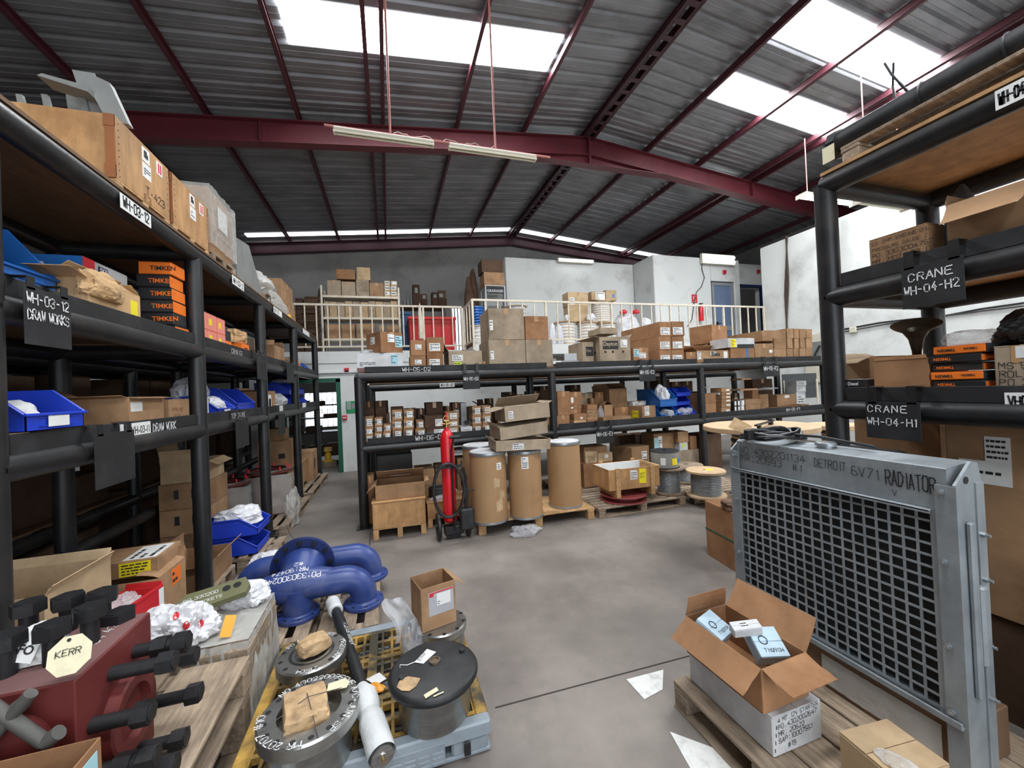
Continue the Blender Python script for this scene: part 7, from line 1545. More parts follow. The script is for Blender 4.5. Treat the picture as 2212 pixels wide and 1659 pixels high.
for i in range(12):
    a = 2*math.pi*i/12+.2; q = fc+(ax*math.cos(a)+ay*math.sin(a))*.192; mb = MB(); mb.cyl(q-fn_*.03, q-fn_*.012, .017, n=6); mb.cyl(q-fn_*.045, q-fn_*.03, .009, n=8); mb.build('bolt', M['stud'], fl, smooth=False)
for x, y in ((.44, 0), (0, 0), (-.46, 0), (.47, .44), (-.44, .44)):
    mb = MB(); mb.M = Matrix.Translation((x, y, 0)); mb.lathe([(0, 0), (.138, 0), (.142, .004), (.142, .024), (.138, .03), (pr_+.012, .03), (pr_, .045)], 40); fo = mb.build('leg_flange', M['pumpblue'], mf)
    for i in range(8): mb = MB(); a = i*math.pi/4+.2; mb.lathe([(0, .0306), (.01, .0306)], 10, ctr=(x+.121*math.cos(a), y+.121*math.sin(a))); mb.build('bolt_hole', M['darkvoid'], fo, smooth=False)  # dark discs again for the shade in the holes
sm = [c for c in mf.children if c.name.split('.')[0] in ('pipe_body', 'neck', 'junction')]
aw = Vector((.0, -.75, .8))
def chalk_on(t, px, py, size, width):
    o_ = atY(px, py, 3.15); return hand(t, size, M['chalk'], mf, drape(sm, o_, (-1, 0, -.02), (0, -.45, -.65), aw), 0, 0, wd=.11, lift=.003, width=width)
chalk_on('PO:3303002468', 692, 1231, .045, .4); chalk_on('MR:90474', 662, 1213, .04, .24); chalk_on('#2', 648, 1196, .036, .06)
mb = MB(); q = Vector((-.68, 3.2, MBZ))+fc+Vector((-.05, -.02, .22)); mb.tube([q, q+Vector((-.03, .0, .05)), q+Vector((-.05, 0, .12))], .003, 6); tag(mb.build('wire_tie', M['greytape']), 'bent wire sticking up from the blue flange', 'wire')
# ------------------------------------------------------------------ film-wrapped load, plank stack, red steel block
wl = thing('wrapped_load', 'low crate under dirty stretch film in front of the blue manifold', 'load', (-1.0, 2.6, 0)); 
W2, D2, H2 = .54, .5, .47
mb = MB(); mb.box(-W2/2, W2/2, -D2/2, D2/2, .1, H2-.03, .01); mb.build('body', M['wood'], wl, smooth=False)
for x in (-W2/2+.06, 0, W2/2-.06): mb = MB(); mb.box(x-.05, x+.05, -D2/2, D2/2, 0, .099); mb.build('skid', M['wood'], wl, smooth=False)
mb = MB()
def lw(u, v):
    a = u*4; k = int(a) % 4; f_ = a-int(a); C4 = [(-W2/2, -D2/2), (W2/2, -D2/2), (W2/2, D2/2), (-W2/2, D2/2)]; x0, y0_ = C4[k]; x1, y1_ = C4[(k+1) % 4]
    x, y = x0+(x1-x0)*f_, y0_+(y1_-y0_)*f_; g = 1.04-.06*v; n = .016*noise.noise(Vector((u*60, v*3, 2)))
    return (x*g+n, y*g+n, .02+(H2-.02)*v)
mb.sheet(lw, 120, 12, wrapu=True)
def lt(u, v): return ((u-.5)*W2*.985, (v-.5)*D2*.985, H2+.008+(.03*noise.noise(Vector((u*5, v*4, 7)))+.022*abs(noise.noise(Vector((u*11, v*7, 3)))))*math.sin(math.pi*u)*math.sin(math.pi*v)+.02*math.sin(math.pi*u)*math.sin(math.pi*v))
mb.sheet(lt, 48, 40); mb.build('film_wrap', M['filmdusty'], wl)
zt8 = H2+.03
o = lump('plastic_bag', 'white shopping bag with red print crumpled on the film wrapped load', 'bag', (-1.06, 2.43, zt8-.01), (.28, .26, .19), 'bagwhite', seed=170, rough=.35, freq=5)
for px, py in ((380, 1330), (402, 1352), (432, 1345)):
    c_ = atY(px, py, 2.33); fz_ = drape([o], c_, (1, 0, 0), (0, .35, .94), (.3, -.85, .45)); mb = MB(); n_ = 14
    mb.add([fz_(.013*math.cos(t*.449), .018*math.sin(t*.449), .003) for t in range(n_)]+[fz_(0, 0, .004)], [(t, (t+1) % n_, n_) for t in range(n_)]); mb.build('red_print', M['redlab'], o, smooth=False)
lump('plastic_bag', 'crumpled white bag under the khaki bracket, nearest the blue manifold', 'bag', (-.86, 2.74, zt8-.01), (.24, .18, .11), 'bagwhite', seed=171, rough=.4, freq=5)
kb = thing('khaki_bracket', 'khaki steel bracket with white handwriting on the plastic bags', 'bracket', (-.965, 2.6, zt8+.1), rot=(R(24), R(-6), R(14))); mb = MB(); mb.prism([(-.16, -.06), (.15, -.05), (.17, .0), (.15, .06), (-.12, .07), (-.17, .02)], 0, .035); ob = mb.build('plate', M['khaki'], kb, smooth=False)
km = MB()
for x in (.06, .11): km.lathe([(0, .0362), (.02, .0362)], 16, ctr=(x, .02))
km.build('slot', M['darkvoid'], kb, smooth=False); hand('PO 330200', .02, M['chalk'], kb, lambda u, v, e=0: (-.13+u, .01+v, .035+e), 0, 0, wd=.12); hand('MR BRACKETS', .018, M['chalk'], kb, lambda u, v, e=0: (-.13+u, -.03+v, .035+e), 0, 0, wd=.12)
mb = MB(); mb.box(0, .05, -.001, .001, 0, .1); o = mb.build('paper_tag', mat('orange_tag', rgb(232, 164, 50), .6), smooth=False, loc=(-.87, 2.38, zt8), rot=(R(-35), R(15), R(10))); tag(o, 'orange paper tag stuck to the white bag on the wrapped load', 'tag')
# plank pallets
slat_pallet('weathered plank pallet under the red steel block, upper of two', (-1.025, 1.6, .262), 0, .62, 1.42, .16, 2, 'wood', along='y', gap=.14)
slat_pallet('weathered plank pallet under the red steel block, lower of two', (-1.025, 1.62, 0), 0, .6, 1.4, .26, 5, 'wood', along='y', gap=.2)
rbz = .424
FR, BR = atZ(155, 1472, .9), atZ(330, 1320, .9); xr = (FR.x+BR.x)/2; y0, y1 = FR.y, BR.y; xl = xr-.62
rb = thing('studded_steel_block', 'red oxide steel block bristling with black stud bolts', 'machine block', (xr, y0, rbz)); hR = .9-rbz; dR = y1-y0
mb = MB(); mb.box(-.62, 0, 0, dR, 0, hR, .004); mb.build('body', M['redprime'], rb, smooth=False)
mb = MB(); mb.box(-.615, -.005, .005, dR-.005, hR-.001, hR+.0015); mb.build('dusty_top_plate', mat('dusty_red_plate', rgb(118, 84, 82), .7, var=.2, scale=6, dark=rgb(96, 52, 52), darkamt=.6), rb, smooth=False)
cyb, czb = dR*.55, hR*.46
mb = MB(); mb.M = Matrix.Translation((0, cyb, czb)) @ Matrix.Rotation(R(90), 4, 'Y'); mb.lathe([(.125, 0), (.125, .03), (.118, .036), (.085, .036), (.08, .012), (0, .01)], 48); mb.build('side_boss', M['redprime'], rb)
def stud_bolt(p, d, L, r, nut, nh, extra=False):
    p = Vector(p); d = Vector(d).normalized(); mb = MB(); mb.cyl(p, p+d*L, r, n=18); o = mb.build('stud_bolt', M['stud'], rb)
    mb = MB(); mb.cyl(p+d*(L-nh), p+d*L, nut, n=6, ph=random.random()); mb.cyl(p+d*L, p+d*(L+.003), nut*.72, n=20); mb.build('nut', M['stud'], o, smooth=False)
    if extra: mb = MB(); mb.cyl(p+d*(L*.62-nh), p+d*(L*.62), nut*.98, n=6); mb.build('nut', M['stud'], o, smooth=False)
for i in range(8):
    a = 2*math.pi*i/8+.35; stud_bolt((0, cyb+.165*math.cos(a), czb+.185*math.sin(a)), (1, 0, 0), .15+.012*(i % 3), .022, .036, .045, i in (1, 4))
for (hx, hy, bx, by) in ((160, 1290, 162, 1352), (67, 1310, 70, 1372), (200, 1322, 196, 1388), (113, 1368, 116, 1432), (15, 1390, 14, 1460), (218, 1298, 222, 1350)):
    b = atZ(bx, by, .9); b = Vector((min(b.x-xr, -.04), min(max(b.y-y0, .04), dR-.04), hR)); stud_bolt(b, (0, 0, 1), .125, .024, .046, .04)
b = atZ(285, 1322, .9); stud_bolt(Vector((b.x-xr-.01, dR-.03, hR)), (0, 0, 1), .035, .03, .05, .035)
qc = atY(18, 1622, y0)-Vector((xr, y0, rbz))
mb = MB(); mb.M = Matrix.Translation((qc.x, 0, qc.z)) @ Matrix.Rotation(R(90), 4, 'X'); mb.lathe([(.1, 0), (.1, .016), (.07, .02), (0, .02)], 40); fb = mb.build('front_flange', M['redprime'], rb)
q0, q1 = atY(-70, 1490, y0-.05)-Vector((xr, y0, rbz)), atY(98, 1604, y0-.05)-Vector((xr, y0, rbz)); q2 = (q0+q1)/2
mb = MB(); mb.cyl(q0, q1, .017, n=14); mb.cyl(q1, q1+Vector((.03, .0, .02)), .02, n=14); mb.cyl(q2+Vector((.05, 0, .05)), q2-Vector((.05, 0, .07)), .016, n=14); mb.cyl(q2, (q2.x, 0, q2.z), .02, n=14); mb.build('cross_handle', mat('dusty_iron', rgb(88, 87, 83), .6, .2, var=.2), rb)
hand('34 43', .03, M['chalk'], rb, lambda u, v, e=0: (-.06-v, .1+u, hR+e), .1, 0, wd=.1)
tg = thing('paper_tag', 'octagonal manila tag with handwriting on the front edge of the red block', 'tag', tuple(atY(152, 1455, y0-.004)), rot=(R(-22), 0, R(8)))
s = .052; mb = MB(); pts = [(s*math.cos(i*math.pi/4+.39)*(1 if i % 2 else .96), s*1.05*math.sin(i*math.pi/4+.39)) for i in range(8)]; mb.M = Matrix.Translation((0, -.02, .05)) @ Matrix.Rotation(R(90), 4, 'X'); mb.prism(pts, 0, .0015); mb.build('card', M['tagpaper'], tg, smooth=False); hand('KERR', .016, M['ink'], tg, lambda u, v, e=0: (u-.03, -.0217-e, .05+v), 0, 0, wd=.12)
mb = MB(); mb.M = Matrix.Translation((-.006, -.0224, .09)) @ Matrix.Rotation(R(90), 4, 'X'); mb.lathe([(0, 0), (.005, 0)], 12); mb.build('eyelet', M['ink'], tg, smooth=False)
p = atZ(80, 1428, .9); o = lump('paper_bag', 'crumpled white printed bag on top of the red block', 'bag', (p.x, p.y+.01, .9035), (.1, .11, .1), 'paper', seed=180, rough=.22, freq=4, boxy=.5); fp_ = lambda u, v, e=0: (-.062+.9*u+.25*v+.1*e, -.062+.3*v-.9*e, .07-.33*u+.86*v+.4*e)
pp = patch('printed_panel', M['paper'], o, fp_, -.005, -.02, .1, .045); printed('PERFO', .026, M['ink'], pp, fp_, .004, .004, bold=.03, width=.088, lift=.003)
o = carton('open brown carton with a pale label at the bottom edge, in front of the red block', .52, .4, .3, (-.93, .86, .424), R(6), 'orange', flaps=None) if False else None
pc = atZ(219, 1588, .78); o = carton('open brown carton with a pale blue label in front of the red block', .5, .3, .354, (pc.x-.25, pc.y-.3, .424), 0, 'orange', flaps={}, tape=None); patch('blue_label', M['bluetag'], o, face(.5, .3, .354, 's'), .12, .1, .28, .33)
# loose sheets on the floor
flat_tag('white torn paper sheet lying on the floor near the joint', [(1353, 1468), (1433, 1447), (1431, 1490), (1392, 1511)], .002, 'floorpaper', 'paper', 'paper_sheet'); flat_tag('white torn paper sheet on the floor nearest the bottom edge by the wooden pallet', [(1447, 1581), (1552, 1620), (1588, 1648), (1580, 1664), (1502, 1680)], .002, 'floorpaper', 'paper', 'paper_sheet')
# ------------------------------------------------------------------ radiator and its pallet
r1, r2, c6 = crop(1612, 380, 3.687), crop(1512, 680, 3.16), crop(1412, 1034, 2.655)
slat_pallet('wooden pallet under the white box and the radiator', (1.92, 1.24, 0), 0, 1.12, 1.02, .14, 6, 'wood', along='y', gap=.06)
XR = 2.02; RY0, RY1 = .93, 1.93; RZ0, RZ1 = .36, 1.32; TZ = 1.165
wb = thing('timber_plinth', 'brown timber base with taped white film under the radiator', 'crate', (XR+.005, .945, .142))
mb = MB(); mb.box(0, .3, 0, .97, 0, .195, .004); mb.build('body', mat('dark_stained_board', rgb(112, 84, 62), .7, var=.2, scale=3), wb, smooth=False)
mb = MB(); mb.sheet(lambda u, v: (-.004-.006*abs(noise.noise(Vector((u*9, v*5, 1)))), .06+.45*u, .02+.14*v), 24, 10); mb.build('film_cover', M['filmdusty'], wb)
ra = thing('engine_radiator', 'large galvanised engine radiator with a square wire guard and pencilled writing', 'radiator', (XR, RY0, RZ0-.017))
dy = RY1-RY0; hz = RZ1-RZ0; z0 = .017
fnR = lambda u, v, e=0: (-e, dy-u, v+z0)      # u from the far end, v up, on the aisle face
mb = MB(); mb.box(.035, .15, .05, dy-.05, z0+.03, hz-.16); mb.build('core', M['darkcore'], ra, smooth=False)
# wire guard: punched grid and its frame
gy0, gy1, gz0, gz1 = .07, dy-.035, z0+.012, TZ-RZ0+.0
mb = MB(); ny, nz = 19, 17
for i in range(ny+1): y = gy0+(gy1-gy0)*i/ny; mb.box(-.002, .002, y-.0045, y+.0045, gz0, gz1)
for j in range(nz+1): z = gz0+(gz1-gz0)*j/nz; mb.box(-.003, .001, gy0, gy1, z-.0045, z+.0045)
gd = mb.build('wire_guard', M['galv'], ra, smooth=False)
mb = MB(); mb.box(-.006, .012, .0, gy0+.002, z0, gz1+.005); mb.box(-.006, .012, gy1-.002, dy, z0, gz1+.005); mb.box(-.022, .03, gy0-.005, dy, gz1-.006, gz1+.004, .002); mb.box(-.022, -.018, gy0-.005, dy, gz1-.012, gz1); mb.build('guard_frame', M['galv'], ra, smooth=False)
mb = MB(); mb.box(-.026, .16, -.0, dy, z0-.016, z0-.004, .002); mb.box(-.03, -.022, .0, dy, z0-.016, z0+.01, .002); mb.build('bottom_flange', M['galv'], ra, smooth=False)
tz0 = gz1+.006; tz1 = hz+z0
mb = MB(); prof = [(.0, tz0), (.0, tz1-.004), (.004, tz1), (.17, tz1+.01), (.2, tz1-.03), (.2, tz0)]
mb.add([(x, y, z) for y in (.02, dy-.03) for x, z in prof], [tuple(range(5, -1, -1)), tuple(range(6, 12))]+[(i, 6+i, 6+(i+1) % 6, (i+1) % 6) for i in range(6)]); tk = mb.build('top_tank', M['galv'], ra, smooth=False)
mb = MB(); mb.M = Matrix.Translation((.1, dy*.52, tz1+.004)); mb.lathe([(0, .03), (.04, .03), (.046, .026), (.046, .012), (.036, .01), (.036, 0)], 28); mb.build('filler_cap', M['zinc'], tk)
fw_ = lambda u, v, e=0: (-.001-e, dy-.05-u, tz0+v)
def uR(px, py): return RY0+dy-.05-atX(px, py, XR).y
for t, s, xa, xb, py, v in (('NO.4302201134', .036, 1600, 1742, 985, .095), ('MR:20593', .036, 1603, 1692, 1000, .05), ('#1', .034, 1713, 1750, 1012, .045), ('DETROIT', .04, 1760, 1830, 1000, .088), ('6V71', .04, 1840, 1902, 1010, .078), ('RADIATOR', .062, 1914, 2024, 1030, .062)): hand(t, s, M['ink'], tk, fw_, uR(xa, py), v, wd=.07, jit=.25, width=uR(xb, py)-uR(xa, py))
hand('V', .022, M['ink'], tk, fw_, uR(1928, 1050), .022, wd=.1)
for nm, ys, yb in (('near', -.012, 0), ('far', dy, dy+.012)):
    s = -1 if nm == 'near' else 1; ye = 0 if nm == 'near' else dy; pg = [(-.012, z0-.2), (.15, z0-.2), (.15, tz1-.05), (.13, tz1+.015), (.09, tz1+.022), (-.012, tz1-.06)]
    mb = MB(); mb.add([(x, ye+s*.0, z) for x, z in pg]+[(x, ye+s*.01, z) for x, z in pg], [tuple(range(6)), tuple(range(11, 5, -1))]+[(i, (i+1) % 6, 6+(i+1) % 6, 6+i) for i in range(6)])
    mb.box(-.016, -.008, ye-s*.05, ye+s*.012, z0-.2, tz1-.065); mb.box(.03, .06, ye+s*.01, ye+s*.03, z0+.1, tz1-.2, .008); mb.box(.1, .15, ye+s*.01, ye+s*.016, z0-.2, tz1-.06)
    sc2 = mb.build('side_channel', M['galv'], ra, smooth=False)
    mb = MB(); mb.box(.055, .095, ye+s*.012, ye+s*.04, z0+.22, z0+.52, .012); mb.build('lift_bracket', M['galv'], ra, smooth=False)
    for z in (.1, .3, .55, .72): mb = MB(); mb.cyl((.115, ye+s*.014, z), (.115, ye+s*.03, z), .011, n=6); mb.cyl((.115, ye+s*.03, z), (.115, ye+s*.042, z), .006, n=8); mb.build('bolt', M['zinc'], sc2, smooth=False)
    for z in (.05, .3, .62, tz1-.09): mb = MB(); mb.cyl((-.017, ye-s*.03, z), (-.03, ye-s*.03, z), .011, n=6); mb.cyl((-.03, ye-s*.03, z), (-.038, ye-s*.03, z), .006, n=8); mb.build('bolt', M['zinc'], sc2, smooth=False)
    mb = MB(); mb.M = Matrix.Translation((.05, ye+s*.0105, tz1-.045)) @ Matrix.Rotation(R(90), 4, 'X'); mb.lathe([(0, -.002), (.014, -.002), (.014, .002), (0, .002)], 20); mb.build('lift_hole', M['darkvoid'], sc2, smooth=False)
mb = MB(); mb.M = Matrix.Translation((.2, dy/2, hz*.45)) @ Matrix.Rotation(R(90), 4, 'Y'); mb.lathe([(.4, -.04), (.42, -.03), (.42, .09), (.4, .1), (.38, .1), (.38, -.04)], 56); mb.build('fan_shroud', M['darkcore'], ra)
# black cable coil with tag on the radiator
p = atZ(1645, 955, RZ1+.03); cc = thing('cable_coil', 'coil of black cable resting on the far end of the radiator top', 'coil', (XR+.09, 1.74, RZ1+.026))
mb = MB(); rr = random.Random(3)
for i in range(8):
    ra_, rb_ = .17-.008*i+rr.uniform(-.01, .01), .15-.01*i+rr.uniform(-.01, .01); mb.tube([(ra_*math.cos(t*math.pi/16)+.01*rr.uniform(-1, 1), rb_*math.sin(t*math.pi/16), .012+.009*(i % 4)+.012*math.sin(t*.39+i)) for t in range(32)], .0075, 8, True)
mb.tube([(.0, -.14, .03), (.02, -.25, .03), (.03, -.42, .012), (.02, -.5, .008)], .0075, 8); mb.build('winding', M['blackcable'], cc)
mb = MB(); mb.box(-.19, -.12, -.02, .02, .0, .06, .006); mb.build('tie', M['rubber'], cc)
mb = MB(); mb.prism([(0, 0), (.11, 0), (.125, .02), (.11, .06), (0, .07)], 0, .0015); o = mb.build('paper_tag', M['oiled'], smooth=False, loc=(XR-.1, 1.86, RZ1+.09), rot=(R(62), R(20), R(-78))); tag(o, 'dirty manila tag standing on the black cable coil', 'tag')
# white box, open carton with blue packets, small carton
wbx = carton('long white box with handwritten order numbers on the pallet edge', .275, .47, .165, (1.578, 1.25, .142), R(0), 'white', tape=None)
f = face(.275, .47, .165, 'f')
for i, t in enumerate(('4 MT.12V STARTER', 'PO.4302002647', 'MR: 20622', 'SAP:10007551', '#19')): hand(t, .019 if i else .017, M['ink'], wbx, f, .03+.05*(i == 4), .135-.028*i, wd=.1, rise=.06, jit=.3)
for k in range(4): patch('black_tick', M['ink'], wbx, f, .008+.004*k, .02+.03*k, .011+.004*k, .035+.03*k)
oc = carton('torn open brown carton of blue packets on the long white box', .27, .42, .185, (1.555, 1.275, .309), R(2), 'orange', flaps={'l': (132, .13), 'f': (112, .13), 's': (38, .15), 'b': (-20, .1)}, tape=None, jit=0)
for i, (dx, dy_, rx, rz) in enumerate(((-.05, .28, 24, 20), (.045, .1, 30, -18))):
    o = carton(['pale blue packet with a printed drawing deeper in the open carton', 'pale blue packet with a printed drawing and handwriting, nearer in the open carton'][i], .13, .13, .07, (1.555+dx, 1.275+dy_, .4), 0, mat('pale_blue_card', rgb(178, 200, 214), .5), name='packet', cat='packet', tape=None, rot=(R(rx), 0, R(rz))); ft = face(.13, .13, .07, 't')
    mb = MB(); mb.M = Matrix.Translation((-.02, .07, .071)); mb.tube([(.018*math.cos(t*.52), .018*math.sin(t*.52), .001) for t in range(12)], .0018, 5, True); mb.build('print', M['ink'], o); hand('711Q9134', .014, M['ink'], o, ft, .03, .02, wd=.12)
carton('small white box lying across the blue packets', .13, .05, .045, (1.545, 1.44, .5), 0, 'white', name='small_box', tape=None, rot=(R(14), R(-6), R(-20)), labels=[('t', .3, .2, .6, .8, 'paper', 2)])
lump('plastic_scrap', 'torn clear plastic between the open carton and the wire guard', 'plastic', (1.76, 1.5, .31), (.1, .16, .2), 'bagclear', seed=190, rough=.5)
p = atZ(1802, 1592, .29); q = atZ(1926, 1561, .29); o = carton('small tan carton with torn clear tape in front of the radiator', .24, .2, .15, (p.x+.14, p.y-.2, .142), R(-6), 'light', tape=None); lump('torn_tape', '', '', (-.06, .03, .149), (.08, .12, .02), 'film', seed=191, rough=.4, parent=o)
mb = MB(); mb.box(1.75, 2.0, 1.02, 1.035, .142, .26); tag(mb.build('cardboard_sheet', CARD['orange'], smooth=False), 'brown cardboard sheet standing between the small tan carton and the radiator base', 'sheet') if False else None
mb = MB(); mb.box(-.05, .05, -.6, .0, 0, .025); tag(mb.build('timber_plank', M['woodnew'], smooth=False, loc=(1.3, 1.18, .002), rz=-.02), 'pale timber plank on the floor against the pallet', 'plank')
# ------------------------------------------------------------------ rack beside the radiator: decks
XA = RXR+.03
def rbox(label, T, r, d, zb, X=XA, **k):
    """front in the plane x = X facing the aisle; the photo's left end is the far end"""
    (xa, ya), (xb, yb) = T(r[0], r[1]), T(r[2], r[3]); xm, ym = (xa+xb)/2, (ya+yb)/2
    y1, y0 = atX(xa, ym, X).y, atX(xb, ym, X).y; zt_ = atX(xm, ya, X).z
    return carton(label, y1-y0-.004, d, max(.04, zt_-zb), (X, (y0+y1)/2, zb), R(-90)+k.pop('dr', 0), **k)
o = rbox('brown carton covered in handwritten oil order numbers on the upper shelf', r1, (975, 440, 1455, 700), .3, R2, tone='kraft', tape=None); d = (o.dimensions.x, o.dimensions.y, o.dimensions.z)
wv = o.data.vertices; wW = max(v.co.x for v in wv)*2; hW = d[2]; f = face(wW, .3, hW, 'f')
for i, t in enumerate(('EG.2HP.ENGINE OIL', 'PRESSURE GAUGE 2', 'PO.3303004752', 'MR.21074 OR.03', '#1')): hand(t, hW*(.11 if i > 1 else .085), M['ink'], o, f, wW*(.06 if i < 4 else .7), hW*(.82-.17*i), wd=.1)
patch('brown_tape', M['tape'], o, f, wW*.35, 0, wW*.62, hW*.2)
rbox('big brown carton with a folded flap at the near end of the upper shelf', r1, (1590, 120, 2300, 560), .5, R2, tone='kraft', flaps={'f': (150, .14), 'l': (10, .05), 's': (20, .1)}); 
plump_ = atX(*r1(1545, 300), XA); lump('dark_parcel', 'dark wrapped parcel squeezed between the two upper shelf cartons', 'parcel', (XA+.2, plump_.y, R2), (.3, .06, .4), 'rubber', seed=200, rough=.12)
rbox('pale brown carton with folded open flaps at the end post', r2, (980, 300, 1160, 420), .4, R1, X=XA+.3, tone='light', flaps={'f': (100, .1), 'l': (60, .1)}, tape=None)
db = rbox('small black and white carton at the end post on the lower shelf', r2, (985, 442, 1130, 552), .12, R1, tone='white', tape=None); wW = max(v.co.x for v in db.data.vertices)*2; hW = max(v.co.z for v in db.data.vertices); f = face(wW, .12, hW, 'f'); patch('print', M['ink'], db, f, 0, hW*.5, wW, hW); p = patch('red_stripe', M['redlab'], db, f, 0, 0, wW, hW*.1); patch('print', M['ink'], db, face(wW, .12, hW, 's'), 0, hW*.5, .12, hW); printed('Diesel', hW*.2, M['whiteink'], db, f, wW*.2, hW*.66, bold=.02, width=wW*.5, lift=.004)
bh = rbox('brown carton with a raised back holding the horn on the lower shelf', r2, (1180, 305, 1575, 556), .34, R1, tone='orange', flaps={'f': (-4, .02), 'l': (30, .04)}, tape=None)
hy = atX(*r2(1480, 280), XA+.17); ht = atX(*r2(1492, 60), XA+.17); hb = R1+.02; H_ = ht.z+.02-hb
hn = thing('signal_horn', 'tarnished brass horn with its bell up standing in the brown carton', 'horn', (XA+.17, hy.y, hb))
mb = MB(); mb.lathe([(.012, 0), (.014, H_*.35), (.02, H_*.62), (.032, H_*.8), (.055, H_*.91), (.092, H_*.975), (.1, H_), (.09, H_*.985), (.05, H_*.92), (.02, H_*.75)], 40); b_ = mb.build('bell', M['horn'], hn); b_.rotation_euler = (R(11), R(-22), 0)
k = 0; zz = R1; Yn, Yf = atX(*r2(1965, 400), XA).y, atX(*r2(1580, 400), XA).y; ztop = atX(*r2(1750, 205), XA).z; hh = (ztop-R1)/6
for i in range(6):
    blk = i in (0, 1, 3, 4) if False else i in (1, 3, 4); nm = ['lowest', 'second', 'third', 'fourth', 'fifth', 'topmost'][i]; tone = 'blackbox' if i in (0, 1, 3, 4) else 'orangebox'
    wq, dq, hq = Yf-Yn-.01, .3, hh-.003
    o = carton(f'flat {"black" if tone == "blackbox" else "orange"} bearing carton, {nm} of six beside the horn carton', wq, dq, hq, (XA+random.uniform(-.012, .012), (Yn+Yf)/2+random.uniform(-.012, .012), zz), R(-90+random.uniform(-3, 3)), tone, tape=None, jit=.0006); zz += hh
    printed('TIMKEN', hq*.34, M['orangeink'] if tone == 'blackbox' else M['ink'], o, face(wq, dq, hq, 'f'), wq*.1, hq*.28, bold=.03, flip=True)
    if tone == 'orangebox': printed('TIMKEN', hq*.25, M['ink'], o, face(wq, dq, hq, 'f'), wq*.6, hq*.4, bold=.03, flip=True); patch('black_end', M['ink'], o, face(wq, dq, hq, 's'), .0, .0, .3, hq)
    else: patch('orange_end', M['orangeink'], o, face(wq, dq, hq, 's'), .0, hq*.1, .3, hq*.8)
lump('plastic_bag', 'dark clear bag on top of the bearing cartons', 'bag', (XA+.14, (Yn+Yf)/2, zz+.001), (.24, .2, .07), 'bagclear', seed=205, rough=.3)
o = rbox('taupe carton with large handwriting at the near end of the lower shelf', r2, (2005, 205, 2330, 555), .4, R1, tone='taupe', labels=[('f', .5, .75, .7, .98, 'paper', 0)]); wW = max(v.co.x for v in o.data.vertices)*2; hW = max(v.co.z for v in o.data.vertices); f = face(wW, .4, hW, 'f')
for i, t in enumerate(('MS 5155', 'ROLLER', 'PO 3303', 'MR 20')): hand(t, hW*.12, M['ink'], o, f, wW*.12, hW*(.55-.16*i), wd=.1)
lump('mesh_bag', 'black mesh and clear film piled on the taupe carton', 'bag', (XA+.2, atX(*r2(2150, 150), XA).y, R1+hW+.003), (.3, .24, .16), 'rubber', seed=207, rough=.3)
# top deck: long black pipe on a pallet
slat_pallet('small pallet on the top deck of the rack beside the radiator', (RXR+.42, .88, R3), R(90), 1.55, .8, .12, 6)
bp = thing('wrapped_pipe', 'long black pipe with end fitting and tag, lying on the top deck pallet', 'pipe', (RXR+.12, .2, R3+.121))
mb = MB(); mb.cyl((0, 0, .077), (0, 1.5, .077), .07, n=24); mb.build('pipe', M['rubber'], bp); mb = MB(); mb.cyl((.0, 1.5, .075), (0, 1.55, .075), .085, n=8); mb.cyl((.03, 1.45, .06), (.05, 1.57, .05), .035, n=10); mb.box(-.03, .06, 1.42, 1.5, .006, .05, .01); mb.build('end_fitting', M['stud'], bp)
mb = MB(); mb.box(-.001, .001, 0, .07, -.1, 0); k = mb.build('paper_tag', M['tagpaper'], bp, smooth=False); k.location = (-.08, 1.5, .06)
for i in range(2): mb = MB(); mb.tube([(.072*math.cos(t*.52), 1.1-.3*i, .075+.074*math.sin(t*.52)) for t in range(12)], .006, 6, True); mb.build('strap', M['stud'], bp)
mb = MB(); mb.tube([(.05, 1.25, .14), (.12, 1.3, .3), (.1, 1.28, .42)], .006, 6); mb.tube([(.05, 1.18, .14), (.0, 1.24, .3), (.02, 1.28, .4)], .006, 6); mb.build('wire', M['stud'], bp)
# floor level of that rack
rbox('large brown carton with delivery labels behind the radiator', r2, (1680, 740, 2330, 1250), .5, .5, X=RXR+.1, tone='kraft', labels=[('f', .15, .68, .72, .8, 'paper', 3), ('f', .45, .8, .72, .93, 'paper', 4)], tape=None)
carton('base carton under the large brown carton behind the radiator', .7, .45, .498, (RXR+.12, .9, 0), R(-90), 'dark', tape=None)
rbox('tall brown carton behind the end post of the rack beside the radiator', r2, (1055, 705, 1640, 1000), .3, .0, X=RXR+.5, tone='kraft', tape=None)
o = thing('duct_piece', 'dark curved duct piece lying behind the radiator top', 'duct', (RXR-.1, 1.5, 0)); mb = MB(); mb.M = Matrix.Translation((0, 0, 1.14)) @ Matrix.Rotation(R(90), 4, 'X'); mb.lathe([(.12, -.16), (.14, -.16), (.14, .12), (.12, .12), (.12, -.16)], 32); mb.build('tube', M['rubber'], o); mb = MB(); mb.box(-.06, .06, -.12, .1, 0, 1.0); mb.build('stand', CARD['dark'], o, smooth=False)
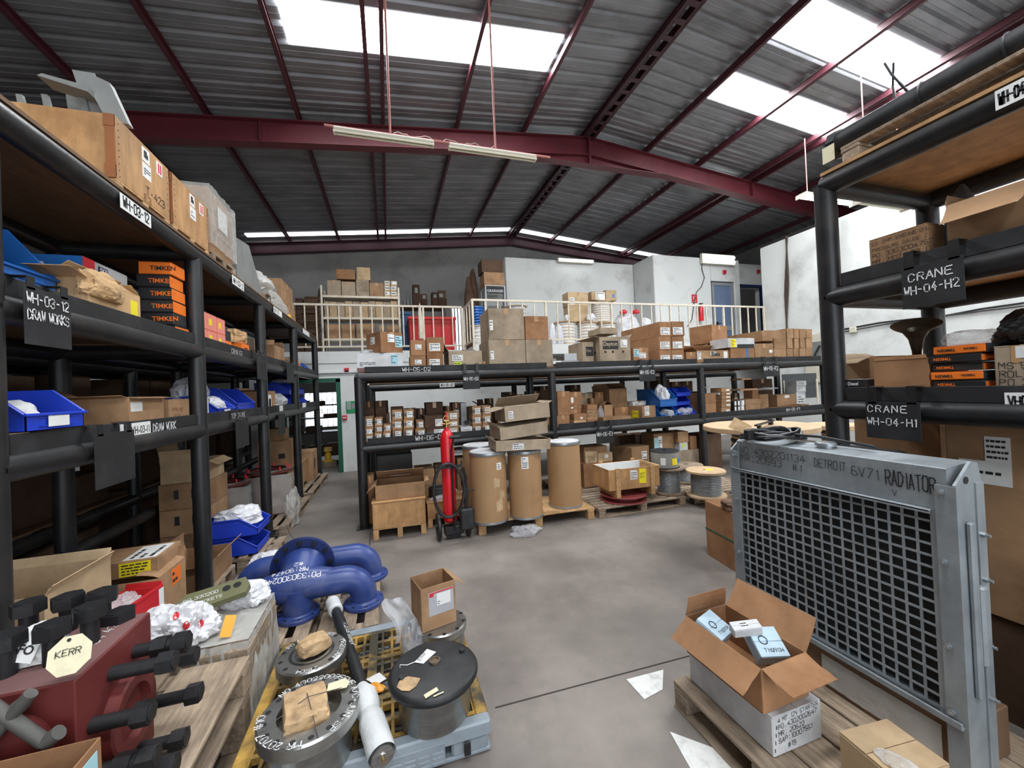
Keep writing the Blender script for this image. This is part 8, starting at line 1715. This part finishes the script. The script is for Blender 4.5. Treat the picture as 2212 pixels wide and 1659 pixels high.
lump('film_bundle', 'crumpled film bundle under the delivery labelled carton', 'film', (RXR-.07, .84, 0), (.18, .16, .9), 'filmdusty', seed=210, rough=.15)
reel('wire rope spool at the near side of the radiator', (2.47, .49), .22, .19, 0.001, .62, 'wood', turns=16, t=.03)
# ------------------------------------------------------------------ ease neighbouring cartons apart where they were set a hair too tight
bpy.context.view_layer.update()
def wbb(o):
    P = [q.matrix_world @ Vector(c) for q in [o]+[c for c in o.children if c.name.startswith('flap')][:0] for c in q.bound_box]
    return [min(p[i] for p in P) for i in range(3)], [max(p[i] for p in P) for i in range(3)]
BX = []
for o in list(col.objects):
    if o.parent is None and o.type == 'MESH' and o.name.split('.')[0] in ('cardboard_box', 'storage_bin'):
        e = o.rotation_euler; a = math.degrees(e.z) % 90; a = min(a, 90-a)
        if a < 7 and abs(e.x) < .02 and abs(e.y) < .02: BX.append((o, *wbb(o), round(math.degrees(e.z)/90) % 4))
for i in range(len(BX)):
    for j in range(i+1, len(BX)):
        A, B = BX[i], BX[j]; pen = [min(A[2][k], B[2][k])-max(A[1][k], B[1][k]) for k in range(3)]
        if min(pen) <= .0005: continue
        k = min(range(3), key=lambda q: pen[q])
        if k == 2:
            if pen[2] < .012:
                lo = A if A[1][2] < B[1][2] else B; hgt = lo[2][2]-lo[1][2]; lo[0].scale.z *= 1-(pen[2]+.001)/hgt; lo[2][2] -= pen[2]+.001
            continue
        for X in (A, B):
            along_x = (k == 0) == (X[3] % 2 == 0); span = X[2][k]-X[1][k]
            if along_x:
                d = min(pen[k]+.002, span*.3); X[0].scale.x *= 1-d/span; X[1][k] += d/2; X[2][k] -= d/2
            else:
                front = X[1][k] if X[3] == 0 else X[2][k]
                O = B if X is A else A
                facing = (X[3] == 0 and X[1][k] < O[1][k]) or (X[3] == 1 and X[2][k] > O[2][k]) or (X[3] == 3 and X[1][k] < O[1][k])
                if facing:
                    d = min(pen[k]+.003, span*.75); X[0].scale.y *= 1-d/span
                    if X[3] == 1: X[1][k] += d
                    else: X[2][k] -= d
                    break
